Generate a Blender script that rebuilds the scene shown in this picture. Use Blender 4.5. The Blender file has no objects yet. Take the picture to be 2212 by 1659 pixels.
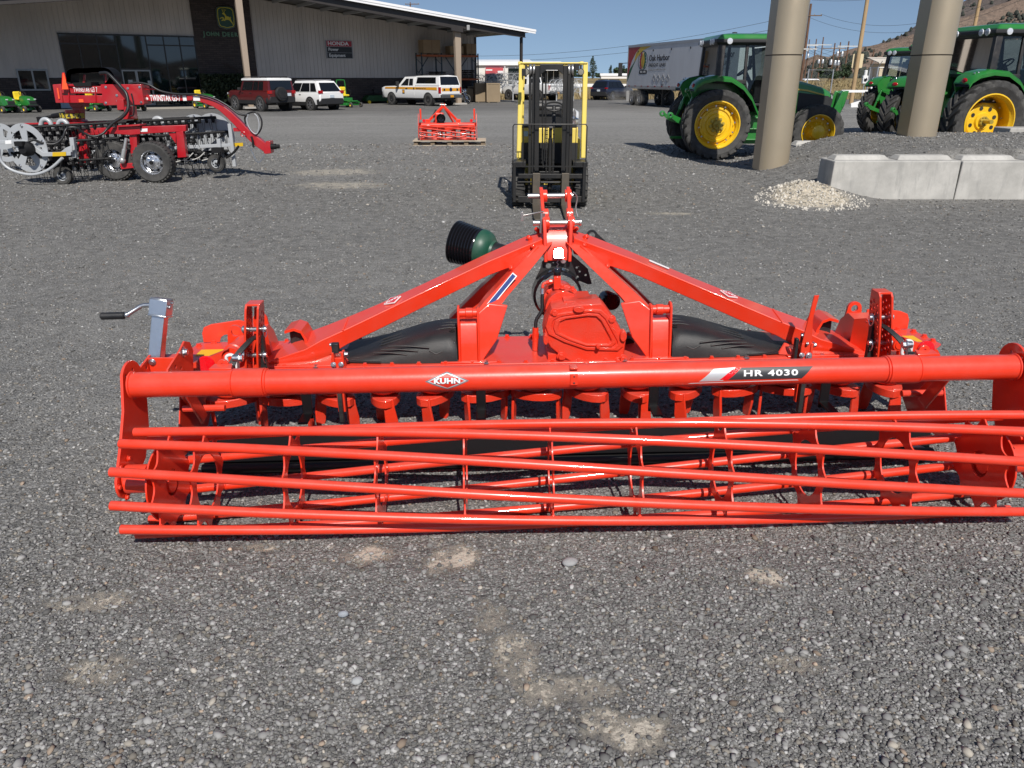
import bpy, bmesh, math, random
import numpy as np
from mathutils import Vector, Matrix
from mathutils.geometry import tessellate_polygon
R = math.radians
rnd = random.Random(7)
scene = bpy.context.scene
COL = scene.collection

# ------------------------------------------------------------------ camera, sky, sun, exposure
CAM_H, FPX, IMW, CX, CY = 1.85, 1640.0, 2212.0, 1106.0, 829.5
PITCH = math.atan(661.0 / FPX)
cam_data = bpy.data.cameras.new("camera")
cam = bpy.data.objects.new("camera", cam_data)
COL.objects.link(cam)
cam.location = (0, 0, CAM_H)
cam.rotation_euler = (math.pi / 2 - PITCH, 0, 0)
cam_data.sensor_width = 36.0
cam_data.lens = 36.0 * FPX / IMW
cam_data.clip_start = 0.05
cam_data.clip_end = 20000
scene.camera = cam

SUN_EL, SUN_AZ = R(45), R(10)          # azimuth to the right of "behind the camera"
sun_dir = Vector((math.cos(SUN_EL) * math.sin(SUN_AZ), -math.cos(SUN_EL) * math.cos(SUN_AZ), math.sin(SUN_EL)))
world = bpy.data.worlds.new("World")
scene.world = world
world.use_nodes = True
wn = world.node_tree.nodes
wl = world.node_tree.links
bg = wn["Background"]
sky = wn.new("ShaderNodeTexSky")
sky.sky_type = 'NISHITA'
sky.sun_disc = False
sky.sun_elevation = SUN_EL
sky.sun_rotation = math.atan2(sun_dir.x, sun_dir.y)
sky.altitude = 1250
sky.air_density = 1.0
sky.dust_density = 0.9
sky.ozone_density = 1.4
_tc = wn.new("ShaderNodeTexCoord")
_mp = wn.new("ShaderNodeMapping"); _mp.inputs["Location"].default_value = (0, 0, 0.13)
wl.new(_tc.outputs["Generated"], _mp.inputs[0])
_nv = wn.new("ShaderNodeVectorMath"); _nv.operation = 'NORMALIZE'
wl.new(_mp.outputs[0], _nv.inputs[0]); wl.new(_nv.outputs[0], sky.inputs[0])
_hs = wn.new("ShaderNodeHueSaturation"); _hs.inputs["Saturation"].default_value = 0.98
wl.new(sky.outputs[0], _hs.inputs["Color"]); wl.new(_hs.outputs[0], bg.inputs[0])
bg.inputs[1].default_value = 0.088
sun_data = bpy.data.lights.new("sun", 'SUN')
sun_data.energy = 4.9
sun_data.angle = R(0.53)
sun_data.color = (1.0, 0.955, 0.89)
sun = bpy.data.objects.new("sun", sun_data)
COL.objects.link(sun)
sun.rotation_euler = (-sun_dir).to_track_quat('-Z', 'Y').to_euler()
sun.location = (20, -30, 60)
vs = scene.view_settings
vs.view_transform = 'Standard'
vs.look = 'None'
vs.exposure = 0.0
vs.gamma = 1.0
try:
    scene.cycles.use_denoising = True
    scene.cycles.max_bounces = 6
    scene.cycles.transparent_max_bounces = 12
    scene.cycles.caustics_reflective = False
    scene.cycles.caustics_refractive = False
except Exception:
    pass

# ------------------------------------------------------------------ measuring the photograph
_cp, _sp = math.cos(PITCH), math.sin(PITCH)
def ray(x, y):
    a = (x - CX) / FPX; b = -(y - CY) / FPX
    return Vector((a, _cp + b * _sp, -_sp + b * _cp))
def G(x, y, z=0.0):
    d = ray(x, y)
    return Vector((0, 0, CAM_H)) + d * ((z - CAM_H) / d.z)
def V(x, y, Y):
    d = ray(x, y)
    return Vector((0, 0, CAM_H)) + d * (Y / d.y)

# ------------------------------------------------------------------ tagging
def tag(o, label=None, cat=None, group=None, kind=None):
    if label: o["label"] = label
    if cat: o["category"] = cat
    if group: o["group"] = group
    if kind: o["kind"] = kind
    return o
def thing(name, label, cat, loc=(0, 0, 0), rz=0.0, group=None):
    o = bpy.data.objects.new(name, None)
    o.empty_display_size = 0.2
    COL.objects.link(o)
    o.location = loc
    o.rotation_euler = (0, 0, rz)
    return tag(o, label, cat, group)
def copy_tree(o, parent=None):
    c = o.copy(); COL.objects.link(c)
    if parent: c.parent = parent
    for ch in list(o.children):
        copy_tree(ch, c)
    return c
def dup(o, label, loc, rz=None, group=None):
    c = copy_tree(o)
    c.location = loc
    if rz is not None: c.rotation_euler = (0, 0, rz)
    c["label"] = label
    if group: c["group"] = group
    return c

# ------------------------------------------------------------------ mesh builder
class MB:
    def __init__(s):
        s.v = []; s.f = []; s.m = []; s.cur = 0; s.T = None
    def add(s, vs_, fs_):
        o = len(s.v)
        if s.T is not None:
            s.v += [tuple(s.T @ Vector(p)) for p in vs_]
        else:
            s.v += [tuple(p) for p in vs_]
        s.f += [tuple(i + o for i in f) for f in fs_]
        s.m += [s.cur] * len(fs_)
        return s
    def box(s, c, d, rot=None):
        hx, hy, hz = d[0] / 2, d[1] / 2, d[2] / 2
        P = [Vector((x * hx, y * hy, z * hz)) for z in (-1, 1) for y in (-1, 1) for x in (-1, 1)]
        if rot is not None: P = [rot @ p for p in P]
        c = Vector(c)
        return s.add([c + p for p in P], [(0, 2, 3, 1), (4, 5, 7, 6), (0, 1, 5, 4), (2, 6, 7, 3), (0, 4, 6, 2), (1, 3, 7, 5)])
    def bar(s, p0, p1, w, h, up=(0, 0, 1)):
        p0, p1 = Vector(p0), Vector(p1)
        d = (p1 - p0); L = d.length; d = d / L
        u = Vector(up)
        x = d.cross(u)
        if x.length < 1e-5: x = d.cross(Vector((0, 1, 0)))
        x.normalize(); z = x.cross(d)
        M = Matrix((x, d, z)).transposed()
        return s.box((p0 + p1) / 2, (w, L, h), M)
    def prism(s, pts, n):
        k = len(pts); n = Vector(n)
        P = [Vector(p) for p in pts]
        nn = Vector((0, 0, 0))
        for i in range(k):
            nn += P[i].cross(P[(i + 1) % k])
        if nn.dot(n) > 0:
            P = P[::-1]
        Q = P + [p + n for p in P]
        F = [tuple(range(k)), tuple(range(2 * k - 1, k - 1, -1))]
        for i in range(k):
            j = (i + 1) % k
            F.append((j, i, i + k, j + k))
        return s.add(Q, F)
    def plate(s, outer, holes, place, th):
        """outer, holes: 2-D loops; place(u, v, w) -> 3-D point; thickness th along w"""
        loops = [outer] + list(holes)
        tri = tessellate_polygon([[Vector((p[0], p[1], 0)) for p in l] for l in loops])
        flat = [p for l in loops for p in l]
        n = len(flat)
        vs_ = [place(p[0], p[1], 0) for p in flat] + [place(p[0], p[1], th) for p in flat]
        F = []
        for t in tri:
            a, b, c = flat[t[0]], flat[t[1]], flat[t[2]]
            ar = (b[0] - a[0]) * (c[1] - a[1]) - (b[1] - a[1]) * (c[0] - a[0])
            t = t if ar > 0 else t[::-1]
            F.append((t[2], t[1], t[0]))
            F.append((t[0] + n, t[1] + n, t[2] + n))
        o = 0
        for l in loops:
            k = len(l)
            ar = sum(l[i][0] * l[(i + 1) % k][1] - l[(i + 1) % k][0] * l[i][1] for i in range(k))
            ccw = ar > 0
            if l is not outer: ccw = not ccw
            for i in range(k):
                a, b = o + i, o + (i + 1) % k
                F.append((a, b, b + n, a + n) if ccw else (b, a, a + n, b + n))
            o += k
        return s.add(vs_, F)
    def tube(s, path, r, seg=10, caps=True, closed=False):
        P = [Vector(p) for p in path]; k = len(P)
        rr = r if isinstance(r, (list, tuple)) else [r] * k
        V_ = []; prev = None
        for i in range(k):
            if closed: t = P[(i + 1) % k] - P[i - 1]
            elif i == 0: t = P[1] - P[0]
            elif i == k - 1: t = P[-1] - P[-2]
            else: t = (P[i + 1] - P[i]).normalized() + (P[i] - P[i - 1]).normalized()
            if t.length < 1e-9: t = Vector((0, 0, 1))
            t.normalize()
            if prev is None:
                a = Vector((0, 0, 1)) if abs(t.z) < 0.9 else Vector((1, 0, 0))
                x = a.cross(t).normalized()
            else:
                x = (prev - t * prev.dot(t))
                x = x.normalized() if x.length > 1e-6 else t.orthogonal().normalized()
            y = t.cross(x); prev = x
            for j in range(seg):
                an = 2 * math.pi * j / seg
                V_.append(P[i] + (x * math.cos(an) + y * math.sin(an)) * rr[i])
        F = []
        for i in range(k if closed else k - 1):
            for j in range(seg):
                a = i * seg + j; b = i * seg + (j + 1) % seg
                c = ((i + 1) % k) * seg + (j + 1) % seg; d = ((i + 1) % k) * seg + j
                F.append((a, b, c, d))
        if caps and not closed:
            F.append(tuple(range(seg - 1, -1, -1)))
            F.append(tuple(range((k - 1) * seg, k * seg)))
        return s.add(V_, F)
    def cyl(s, p0, p1, r0, r1=None, seg=16):
        return s.tube([p0, p1], [r0, r0 if r1 is None else r1], seg)
    def bolt(s, p, n, r=0.012, h=0.012):
        p, n = Vector(p), Vector(n).normalized()
        s.tube([p, p + n * (h * .3)], r * 1.5, 10)
        return s.tube([p, p + n * h], r, 6)
    def lathe(s, prof, o, ax, seg=24, closed=False, caps=True):
        o, ax = Vector(o), Vector(ax).normalized()
        x = ax.orthogonal().normalized(); y = ax.cross(x)
        k = len(prof); V_ = []
        for r_, h in prof:
            for j in range(seg):
                an = 2 * math.pi * j / seg
                V_.append(o + ax * h + (x * math.cos(an) + y * math.sin(an)) * r_)
        F = []
        for i in range(k if closed else k - 1):
            for j in range(seg):
                a = i * seg + j; b = i * seg + (j + 1) % seg
                i2 = (i + 1) % k
                F.append((a, b, i2 * seg + (j + 1) % seg, i2 * seg + j))
        if caps and not closed:
            if prof[0][0] > 1e-4: F.append(tuple(range(seg - 1, -1, -1)))
            if prof[-1][0] > 1e-4: F.append(tuple(range((k - 1) * seg, k * seg)))
        return s.add(V_, F)
    def sphere(s, c, r, seg=14, rings=8, sc=(1, 1, 1)):
        c = Vector(c)
        prof = [(math.sin(math.pi * i / rings), -math.cos(math.pi * i / rings)) for i in range(rings + 1)]
        V_ = []
        for q, h in prof:
            for j in range(seg):
                an = 2 * math.pi * j / seg
                V_.append(c + Vector((q * math.cos(an) * r * sc[0], q * math.sin(an) * r * sc[1], h * r * sc[2])))
        F = [(i * seg + j, i * seg + (j + 1) % seg, (i + 1) * seg + (j + 1) % seg, (i + 1) * seg + j) for i in range(rings) for j in range(seg)]
        return s.add(V_, F)
    def loft(s, rings, cap=True):
        k = len(rings[0]); V_ = [p for r_ in rings for p in r_]; F = []
        for i in range(len(rings) - 1):
            for j in range(k):
                F.append((i * k + j, i * k + (j + 1) % k, (i + 1) * k + (j + 1) % k, (i + 1) * k + j))
        if cap:
            F.append(tuple(range(k - 1, -1, -1)))
            F.append(tuple(range((len(rings) - 1) * k, len(rings) * k)))
        return s.add(V_, F)
    def sheet(s, rows):
        k = len(rows[0]); V_ = [p for r_ in rows for p in r_]
        F = [(i * k + j, i * k + j + 1, (i + 1) * k + j + 1, (i + 1) * k + j) for i in range(len(rows) - 1) for j in range(k - 1)]
        return s.add(V_, F)
    def quad(s, a, b, c, d):
        return s.add([a, b, c, d], [(0, 1, 2, 3)])
    def build(s, name, mat, parent=None, smooth=35, bevel=0.0, seg=2, fix=True):
        me = bpy.data.meshes.new(name)
        me.from_pydata(s.v, [], s.f)
        mats = mat if isinstance(mat, (list, tuple)) else [mat]
        for m_ in mats: me.materials.append(m_)
        if len(mats) > 1: me.polygons.foreach_set("material_index", s.m)
        if fix:
            b = bmesh.new(); b.from_mesh(me)
            bmesh.ops.remove_doubles(b, verts=b.verts, dist=1e-5)
            bmesh.ops.recalc_face_normals(b, faces=b.faces)
            b.to_mesh(me); b.free()
        me.update()
        if smooth:
            me.polygons.foreach_set("use_smooth", [True] * len(me.polygons))
            me.set_sharp_from_angle(angle=R(smooth))
        o = bpy.data.objects.new(name, me)
        COL.objects.link(o)
        if parent is not None: o.parent = parent
        if bevel:
            md = o.modifiers.new("bevel", 'BEVEL')
            md.width = bevel; md.segments = seg; md.limit_method = 'ANGLE'; md.angle_limit = R(40)
            md.harden_normals = False
        return o

def circ(cx, cy, r, n=12, a0=0.0):
    return [(cx + r * math.cos(a0 + 2 * math.pi * i / n), cy + r * math.sin(a0 + 2 * math.pi * i / n)) for i in range(n)]
def arc(cx, cy, r, a0, a1, n=8):
    return [(cx + r * math.cos(R(a0 + (a1 - a0) * i / n)), cy + r * math.sin(R(a0 + (a1 - a0) * i / n))) for i in range(n + 1)]
def lerp(a, b, t): return a + (b - a) * t
def spline(pts, n=6):
    """Catmull-Rom through 3-D points"""
    P = [Vector(p) for p in pts]; P = [P[0] * 2 - P[1]] + P + [P[-1] * 2 - P[-2]]
    out = []
    for i in range(1, len(P) - 2):
        for k in range(n):
            t = k / n
            out.append(0.5 * ((2 * P[i]) + (P[i + 1] - P[i - 1]) * t + (2 * P[i - 1] - 5 * P[i] + 4 * P[i + 1] - P[i + 2]) * t * t + (3 * P[i] - P[i - 1] - 3 * P[i + 1] + P[i + 2]) * t ** 3))
    out.append(P[-2])
    return out

def text(name, s, size, mat, parent, M, bold=0.0, shear=0.0, squash=1.0, ext=0.001, align='CENTER', space=1.0):
    """lettering as flat mesh; M places text x,y plane in the parent's space"""
    cu = bpy.data.curves.new(name, 'FONT')
    cu.body = s; cu.size = size; cu.align_x = align; cu.align_y = 'CENTER'
    cu.offset = bold; cu.shear = shear; cu.extrude = ext; cu.resolution_u = 3; cu.space_character = space
    t = bpy.data.objects.new(name, cu)
    COL.objects.link(t)
    dg = bpy.context.evaluated_depsgraph_get()
    me = bpy.data.meshes.new_from_object(t.evaluated_get(dg))
    bpy.data.objects.remove(t)
    me.transform(Matrix.Diagonal((squash, 1, 1, 1)))
    me.transform(M)
    me.materials.clear(); me.materials.append(mat)
    o = bpy.data.objects.new(name, me)
    COL.objects.link(o)
    o.parent = parent
    return o
def frame(o, x, y):
    """matrix with origin o, x axis, y axis (z = x cross y)"""
    x = Vector(x).normalized(); y = Vector(y); z = x.cross(y).normalized(); y = z.cross(x)
    M = Matrix((x, y, z)).transposed().to_4x4(); M.translation = Vector(o)
    return M

# ------------------------------------------------------------------ materials
def srgb(h):
    h = h.lstrip('#'); c = [int(h[i:i + 2], 16) / 255 for i in (0, 2, 4)]
    return tuple(x / 12.92 if x <= 0.04045 else ((x + 0.055) / 1.055) ** 2.4 for x in c)
def new_mat(name):
    m = bpy.data.materials.new(name); m.use_nodes = True
    nt = m.node_tree
    return m, nt, nt.nodes, nt.links, nt.nodes["Principled BSDF"]
def mix_rgb(nt, a, b, fac, blend='MIX'):
    n = nt.nodes.new("ShaderNodeMix"); n.data_type = 'RGBA'; n.blend_type = blend
    for sck, val in ((n.inputs[6], a), (n.inputs[7], b)):
        if hasattr(val, 'is_linked') or hasattr(val, 'links'): nt.links.new(val, sck)
        else: sck.default_value = (*val[:3], 1)
    if hasattr(fac, 'links'): nt.links.new(fac, n.inputs[0])
    else: n.inputs[0].default_value = fac
    return n.outputs[2]
def noise(nt, scale, detail=4, rough=0.55, vec=None, stretch=None):
    n = nt.nodes.new("ShaderNodeTexNoise")
    n.inputs["Scale"].default_value = scale; n.inputs["Detail"].default_value = detail; n.inputs["Roughness"].default_value = rough
    if vec is None:
        tc = nt.nodes.new("ShaderNodeTexCoord"); vec = tc.outputs["Object"]
    if stretch:
        mp = nt.nodes.new("ShaderNodeMapping"); mp.inputs["Scale"].default_value = stretch
        nt.links.new(vec, mp.inputs[0]); vec = mp.outputs[0]
    nt.links.new(vec, n.inputs["Vector"])
    return n.outputs["Fac"]
def ramp(nt, fac, stops):
    n = nt.nodes.new("ShaderNodeValToRGB"); e = n.color_ramp.elements
    while len(e) < len(stops): e.new(0.5)
    for i, (p, c) in enumerate(stops):
        e[i].position = p
        e[i].color = (*c, 1) if isinstance(c, (tuple, list)) else (c, c, c, 1)
    nt.links.new(fac, n.inputs[0])
    return n.outputs[0]
def mrange(nt, v, a, b, c=0.0, d=1.0):
    n = nt.nodes.new("ShaderNodeMapRange"); n.inputs[1].default_value = a; n.inputs[2].default_value = b
    n.inputs[3].default_value = c; n.inputs[4].default_value = d
    nt.links.new(v, n.inputs[0]); return n.outputs[0]
def math_(nt, op, a, b=None):
    n = nt.nodes.new("ShaderNodeMath"); n.operation = op
    for i, x in enumerate((a, b)):
        if x is None: continue
        if hasattr(x, 'links'): nt.links.new(x, n.inputs[i])
        else: n.inputs[i].default_value = x
    return n.outputs[0]
def bump(nt, h, dist, strength=1.0, normal=None):
    n = nt.nodes.new("ShaderNodeBump"); n.inputs["Distance"].default_value = dist; n.inputs["Strength"].default_value = strength
    nt.links.new(h, n.inputs["Height"])
    if normal: nt.links.new(normal, n.inputs["Normal"])
    return n.outputs[0]
DUST = srgb('8f857a')
def pm(name, rgb, rough=0.5, metal=0.0, dust=0.0, dscale=9.0, var=0.0, bmp=0.0, bscale=200.0, coat=0.0, spec=None, dcol=None, streak=None, top=0.0):
    """general worn surface: colour variation, dust patches, roughness variation, fine bump"""
    m, nt, nd, ln, p = new_mat(name)
    p.inputs["Roughness"].default_value = rough; p.inputs["Metallic"].default_value = metal
    if coat: p.inputs["Coat Weight"].default_value = coat; p.inputs["Coat Roughness"].default_value = 0.08
    if spec is not None: p.inputs["Specular IOR Level"].default_value = spec
    col = None
    if var:
        f = noise(nt, dscale * 0.6, 3)
        a = tuple(c * (1 - var) for c in rgb); b = tuple(min(1, c * (1 + var)) for c in rgb)
        col = mix_rgb(nt, a, b, f)
    if dust:
        f = noise(nt, dscale, 6, 0.65, stretch=streak)
        f = mrange(nt, f, 0.42, 0.72, 0.0, dust)
        col = mix_rgb(nt, col if col is not None else rgb, dcol or DUST, f)
        r2 = mrange(nt, f, 0.0, 1.0, rough, min(1.0, rough + 0.45))
        ln.new(r2, p.inputs["Roughness"])
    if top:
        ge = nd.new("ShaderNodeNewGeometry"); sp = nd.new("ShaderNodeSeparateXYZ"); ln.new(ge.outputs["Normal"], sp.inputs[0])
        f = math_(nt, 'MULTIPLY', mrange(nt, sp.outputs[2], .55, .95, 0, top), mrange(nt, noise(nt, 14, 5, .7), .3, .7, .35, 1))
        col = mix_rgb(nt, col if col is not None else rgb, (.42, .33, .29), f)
    if col is not None: ln.new(col, p.inputs["Base Color"])
    else: p.inputs["Base Color"].default_value = (*rgb, 1)
    if bmp:
        h = noise(nt, bscale, 3)
        ln.new(bump(nt, h, bmp), p.inputs["Normal"])
    return m
def glass_mat(name, tint=(0.55, 0.62, 0.6), clear=0.6):
    m, nt, nd, ln, p = new_mat(name)
    out = nd["Material Output"]; nd.remove(p)
    tr = nd.new("ShaderNodeBsdfTransparent"); tr.inputs[0].default_value = (*[t * clear for t in tint], 1)
    gl = nd.new("ShaderNodeBsdfGlossy"); gl.inputs["Roughness"].default_value = 0.02; gl.inputs[0].default_value = (.9, .95, 1, 1)
    fr = nd.new("ShaderNodeFresnel"); fr.inputs[0].default_value = 1.5
    mx = nd.new("ShaderNodeMixShader")
    ln.new(fr.outputs[0], mx.inputs[0]); ln.new(tr.outputs[0], mx.inputs[1]); ln.new(gl.outputs[0], mx.inputs[2])
    ln.new(mx.outputs[0], out.inputs[0])
    return m
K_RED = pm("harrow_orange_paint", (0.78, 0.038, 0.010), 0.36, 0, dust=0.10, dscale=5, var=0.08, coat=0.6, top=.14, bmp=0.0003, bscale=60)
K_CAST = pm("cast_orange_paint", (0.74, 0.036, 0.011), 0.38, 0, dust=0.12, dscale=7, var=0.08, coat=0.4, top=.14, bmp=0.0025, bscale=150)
K_REFL = pm("red_reflector", (0.75, 0.005, 0.012), 0.15, 0, coat=0.6, bmp=0.003, bscale=120)
BLK = pm("black_paint", (0.018, 0.018, 0.02), 0.45, 0, dust=0.15, dscale=6, bmp=0.0006, bscale=80)
BLK_MAT = pm("black_plastic", (0.013, 0.0135, 0.015), 0.45, 0, dust=0.07, dscale=4, bmp=0.0008, bscale=900)
BLK_GLOSS = pm("black_gloss", (0.008, 0.008, 0.01), 0.12, 0, coat=0.3)
RUB = pm("tyre_rubber", (0.036, 0.035, 0.034), 0.72, 0, dust=0.5, dscale=6, var=0.2, bmp=0.002, bscale=60, dcol=(0.13, 0.125, 0.115))
HOSE = pm("hose_rubber", (0.015, 0.015, 0.016), 0.4, 0, bmp=0.0005, bscale=300)
ZINC = pm("zinc_plated", (0.62, 0.64, 0.66), 0.28, 0.95, var=0.12, dscale=20, bmp=0.0008, bscale=60)
STEEL = pm("bare_steel", (0.55, 0.54, 0.52), 0.35, 0.9, dust=0.2, dscale=12)
CHROME = pm("chrome", (0.8, 0.81, 0.83), 0.12, 1.0)
WHITE = pm("white_lettering", (0.8, 0.8, 0.8), 0.5)
SILVER = pm("silver_decal", (0.55, 0.56, 0.58), 0.4, 0.3)
GREY_DK = pm("dark_grey_decal", (0.035, 0.037, 0.042), 0.45)
YEL_DECAL = pm("yellow_decal", (0.8, 0.45, 0.02), 0.5)
# ------------------------------------------------------------------ ground sheet with the gravel mound
def sstep(a, b, x):
    t = np.clip((x - a) / (b - a), 0, 1); return t * t * (3 - 2 * t)
def gh(x, y):
    x = np.asarray(x, float); y = np.asarray(y, float)
    yf = np.where(x > 4.9, 12.75, 12.75 - 1.2 * sstep(4.9, 3.6, x))
    m = 0.78 * sstep(4.0, 7.6, x) * sstep(yf, yf + np.where(x > 4.9, .35, 1.5), y) * (1 - sstep(17.0, 18.6, y)) * (1 - sstep(14.5, 18, x))
    m2 = 0.30 * np.exp(-((x - 4.75) / np.where(x > 4.75, .85, .6)) ** 2 - ((y - 12.7) / .5) ** 2)
    tiltn = (.0122 * (np.clip(x, -2.6, 2.9) - .31) - .016 * sstep(2.5, 2.8, y)) * (1 - sstep(5.5, 9.5, y))
    return np.maximum(m, m2) + tiltn + .012 * np.sin(x * 1.7 + y * .6) * np.sin(y * 1.3 - x * .4) * np.clip(y - 4, 0, 1)
def gz(x, y): return float(gh(x, y))

def mat_gravel():
    m, nt, nd, ln, p = new_mat("gravel_ground")
    tc = nd.new("ShaderNodeTexCoord"); P = tc.outputs["Object"]
    sx = nd.new("ShaderNodeSeparateXYZ"); ln.new(P, sx.inputs[0])
    X, Y = sx.outputs[0], sx.outputs[1]
    # jitter the lookup so stones are irregular
    def vor(scale, rnds=1.0, feat='F1'):
        v = nd.new("ShaderNodeTexVoronoi"); v.inputs["Scale"].default_value = scale; v.feature = feat
        v.inputs["Randomness"].default_value = rnds; ln.new(P, v.inputs["Vector"]); return v
    v1 = vor(62); v2 = vor(135); v3 = vor(24)
    def stone_col(v):
        s = nd.new("ShaderNodeSeparateColor"); ln.new(v.outputs["Color"], s.inputs[0])
        return s.outputs[0], s.outputs[1]
    a1, b1 = stone_col(v1); a2, b2 = stone_col(v2)
    grey = [(0.0, .07), (.35, .135), (.7, .21), (.92, .29), (.985, .38), (1, .46)]
    c1 = ramp(nt, a1, grey); c2 = ramp(nt, a2, grey)
    warm = mix_rgb(nt, c1, (1.0, .9, .78), mrange(nt, b1, .8, 1.0, 0, 1), 'MULTIPLY')
    sel = mrange(nt, noise(nt, 9, 3, .6, P), .42, .58)
    col = mix_rgb(nt, warm, c2, sel)
    # fines between the stones
    cl = noise(nt, 7, 8, .82, P); cl2 = noise(nt, 2.6, 6, .7, P)
    fr = mrange(nt, Y, 4, 13, .25, 1.0)
    col = mix_rgb(nt, col, mix_rgb(nt, (.055, .053, .05), (.42, .41, .385), mrange(nt, cl, .38, .62)), math_(nt, 'MULTIPLY', fr, .72))
    e = mrange(nt, v1.outputs["Distance"], .35, .75)
    col = mix_rgb(nt, col, (.115, .112, .105), math_(nt, 'MULTIPLY', e, .55))
    # drifts of finer, dustier material, tyre tracks further out
    dz = noise(nt, .55, 5, .62, P)
    dz2 = noise(nt, .16, 4, .6, P, stretch=(.35, 1.4, 1))
    dust = math_(nt, 'ADD', mrange(nt, dz, .45, .75, 0, .35), mrange(nt, dz2, .45, .7, 0, .35))
    far = mrange(nt, Y, 14, 34)
    dust = math_(nt, 'ADD', dust, math_(nt, 'MULTIPLY', far, .30))
    col = mix_rgb(nt, col, (.27, .265, .255), dust)
    tr = noise(nt, .9, 6, .7, P, stretch=(.12, 1.0, 1))
    tr = math_(nt, 'MULTIPLY', mrange(nt, tr, .55, .72), mrange(nt, Y, 9, 22))
    col = mix_rgb(nt, col, (.31, .3, .285), math_(nt, 'MULTIPLY', tr, .55))
    # pale sandy patches at their places on the ground
    def blob(cx, cy, rx, ry):
        dx = math_(nt, 'DIVIDE', math_(nt, 'SUBTRACT', X, cx), rx); dy = math_(nt, 'DIVIDE', math_(nt, 'SUBTRACT', Y, cy), ry)
        return mrange(nt, math_(nt, 'SQRT', math_(nt, 'ADD', math_(nt, 'MULTIPLY', dx, dx), math_(nt, 'MULTIPLY', dy, dy))), 1.0, 0.15)
    tot = None
    for (cx, cy, rx, ry) in SAND[:18]:
        b_ = blob(cx, cy, rx, ry); tot = b_ if tot is None else math_(nt, 'MAXIMUM', tot, b_)
    nz = noise(nt, 34, 8, .82, P); nz2 = noise(nt, 5, 6, .7, P)
    s = math_(nt, 'ADD', math_(nt, 'MULTIPLY', mrange(nt, tot, 0, .7), .42), math_(nt, 'ADD', math_(nt, 'MULTIPLY', nz, .8), math_(nt, 'MULTIPLY', nz2, 1.15)))
    s = mrange(nt, s, 1.18, 1.46, 0, .85)
    col = mix_rgb(nt, col, (.44, .40, .335), s)
    # white crushed rubble beside the first concrete block
    wb = mrange(nt, math_(nt, 'ADD', math_(nt, 'MULTIPLY', blob(4.72, 12.3, .95, .85), .8), math_(nt, 'MULTIPLY', noise(nt, 7, 6, .7, P), .55)), .55, .72)
    col = mix_rgb(nt, col, mix_rgb(nt, (.20, .19, .17), (.66, .60, .51), mrange(nt, noise(nt, 13, 7, .8, P), .38, .56)), wb)
    col = mix_rgb(nt, col, (1, .97, .9), math_(nt, 'MULTIPLY', wb, .9), 'MULTIPLY')
    # asphalt apron near the shop
    ap = math_(nt, 'ADD', math_(nt, 'ADD', Y, math_(nt, 'MULTIPLY', X, -.45)), math_(nt, 'MULTIPLY', noise(nt, .3, 4, .6, P), 14))
    ap = mrange(nt, ap, 50, 60)
    asp = mix_rgb(nt, (.115, .112, .108), (.06, .06, .062), mrange(nt, noise(nt, .45, 6, .65, P, stretch=(.3, 1, 1)), .48, .68))
    col = mix_rgb(nt, col, asp, math_(nt, 'MULTIPLY', ap, .75))
    col = mix_rgb(nt, col, (1.2, 1.19, 1.17), 1.0, 'MULTIPLY')
    ln.new(col, p.inputs["Base Color"])
    p.inputs["Roughness"].default_value = .86
    p.inputs["Specular IOR Level"].default_value = .3
    h1 = math_(nt, 'SUBTRACT', 1.0, v1.outputs["Distance"]); h2 = math_(nt, 'SUBTRACT', 1.0, v2.outputs["Distance"]); h3 = math_(nt, 'SUBTRACT', 1.0, v3.outputs["Distance"])
    hh = math_(nt, 'ADD', math_(nt, 'ADD', math_(nt, 'MULTIPLY', h1, .8), math_(nt, 'MULTIPLY', h2, .4)), math_(nt, 'MULTIPLY', a1, .5))
    hh = math_(nt, 'ADD', hh, math_(nt, 'MULTIPLY', h3, .5))
    hs = math_(nt, 'MULTIPLY', hh, math_(nt, 'SUBTRACT', 1.0, math_(nt, 'MULTIPLY', s, .9)))
    b = bump(nt, hs, .013, 1.0)
    b = bump(nt, math_(nt, 'MULTIPLY', cl, fr), .05, 1.0, b)
    b = bump(nt, noise(nt, 1.2, 4, .6, P), .10, .7, b)
    ln.new(b, p.inputs["Normal"])
    return m

def GP(x, y):
    g = G(x, y); return g.x, g.y
SAND = []
for (x, y, rx, ry) in ((1000, 1195, .1, .2), (960, 1210, .16, .16), (800, 1190, .18, .12), (1060, 1330, .14, .16), (1110, 1420, .16, .22), (1190, 1490, .16, .12), (1270, 1490, .22, .1),
                       (1300, 1560, .14, .1), (1370, 1600, .13, .09), (190, 1290, .3, .12), (215, 1440, .2, .12), (1650, 1250, .14, .12), (1720, 1440, .16, .07), (1380, 1580, .2, .12), (560, 1170, .15, .05),
                       (740, 400, 1.3, .9), (720, 372, 1.5, 1.0), (1450, 460, .6, .2), (660, 530, .5, .15)):
    gx, gy = GP(x, y); SAND.append((gx, gy, rx, ry))

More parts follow.
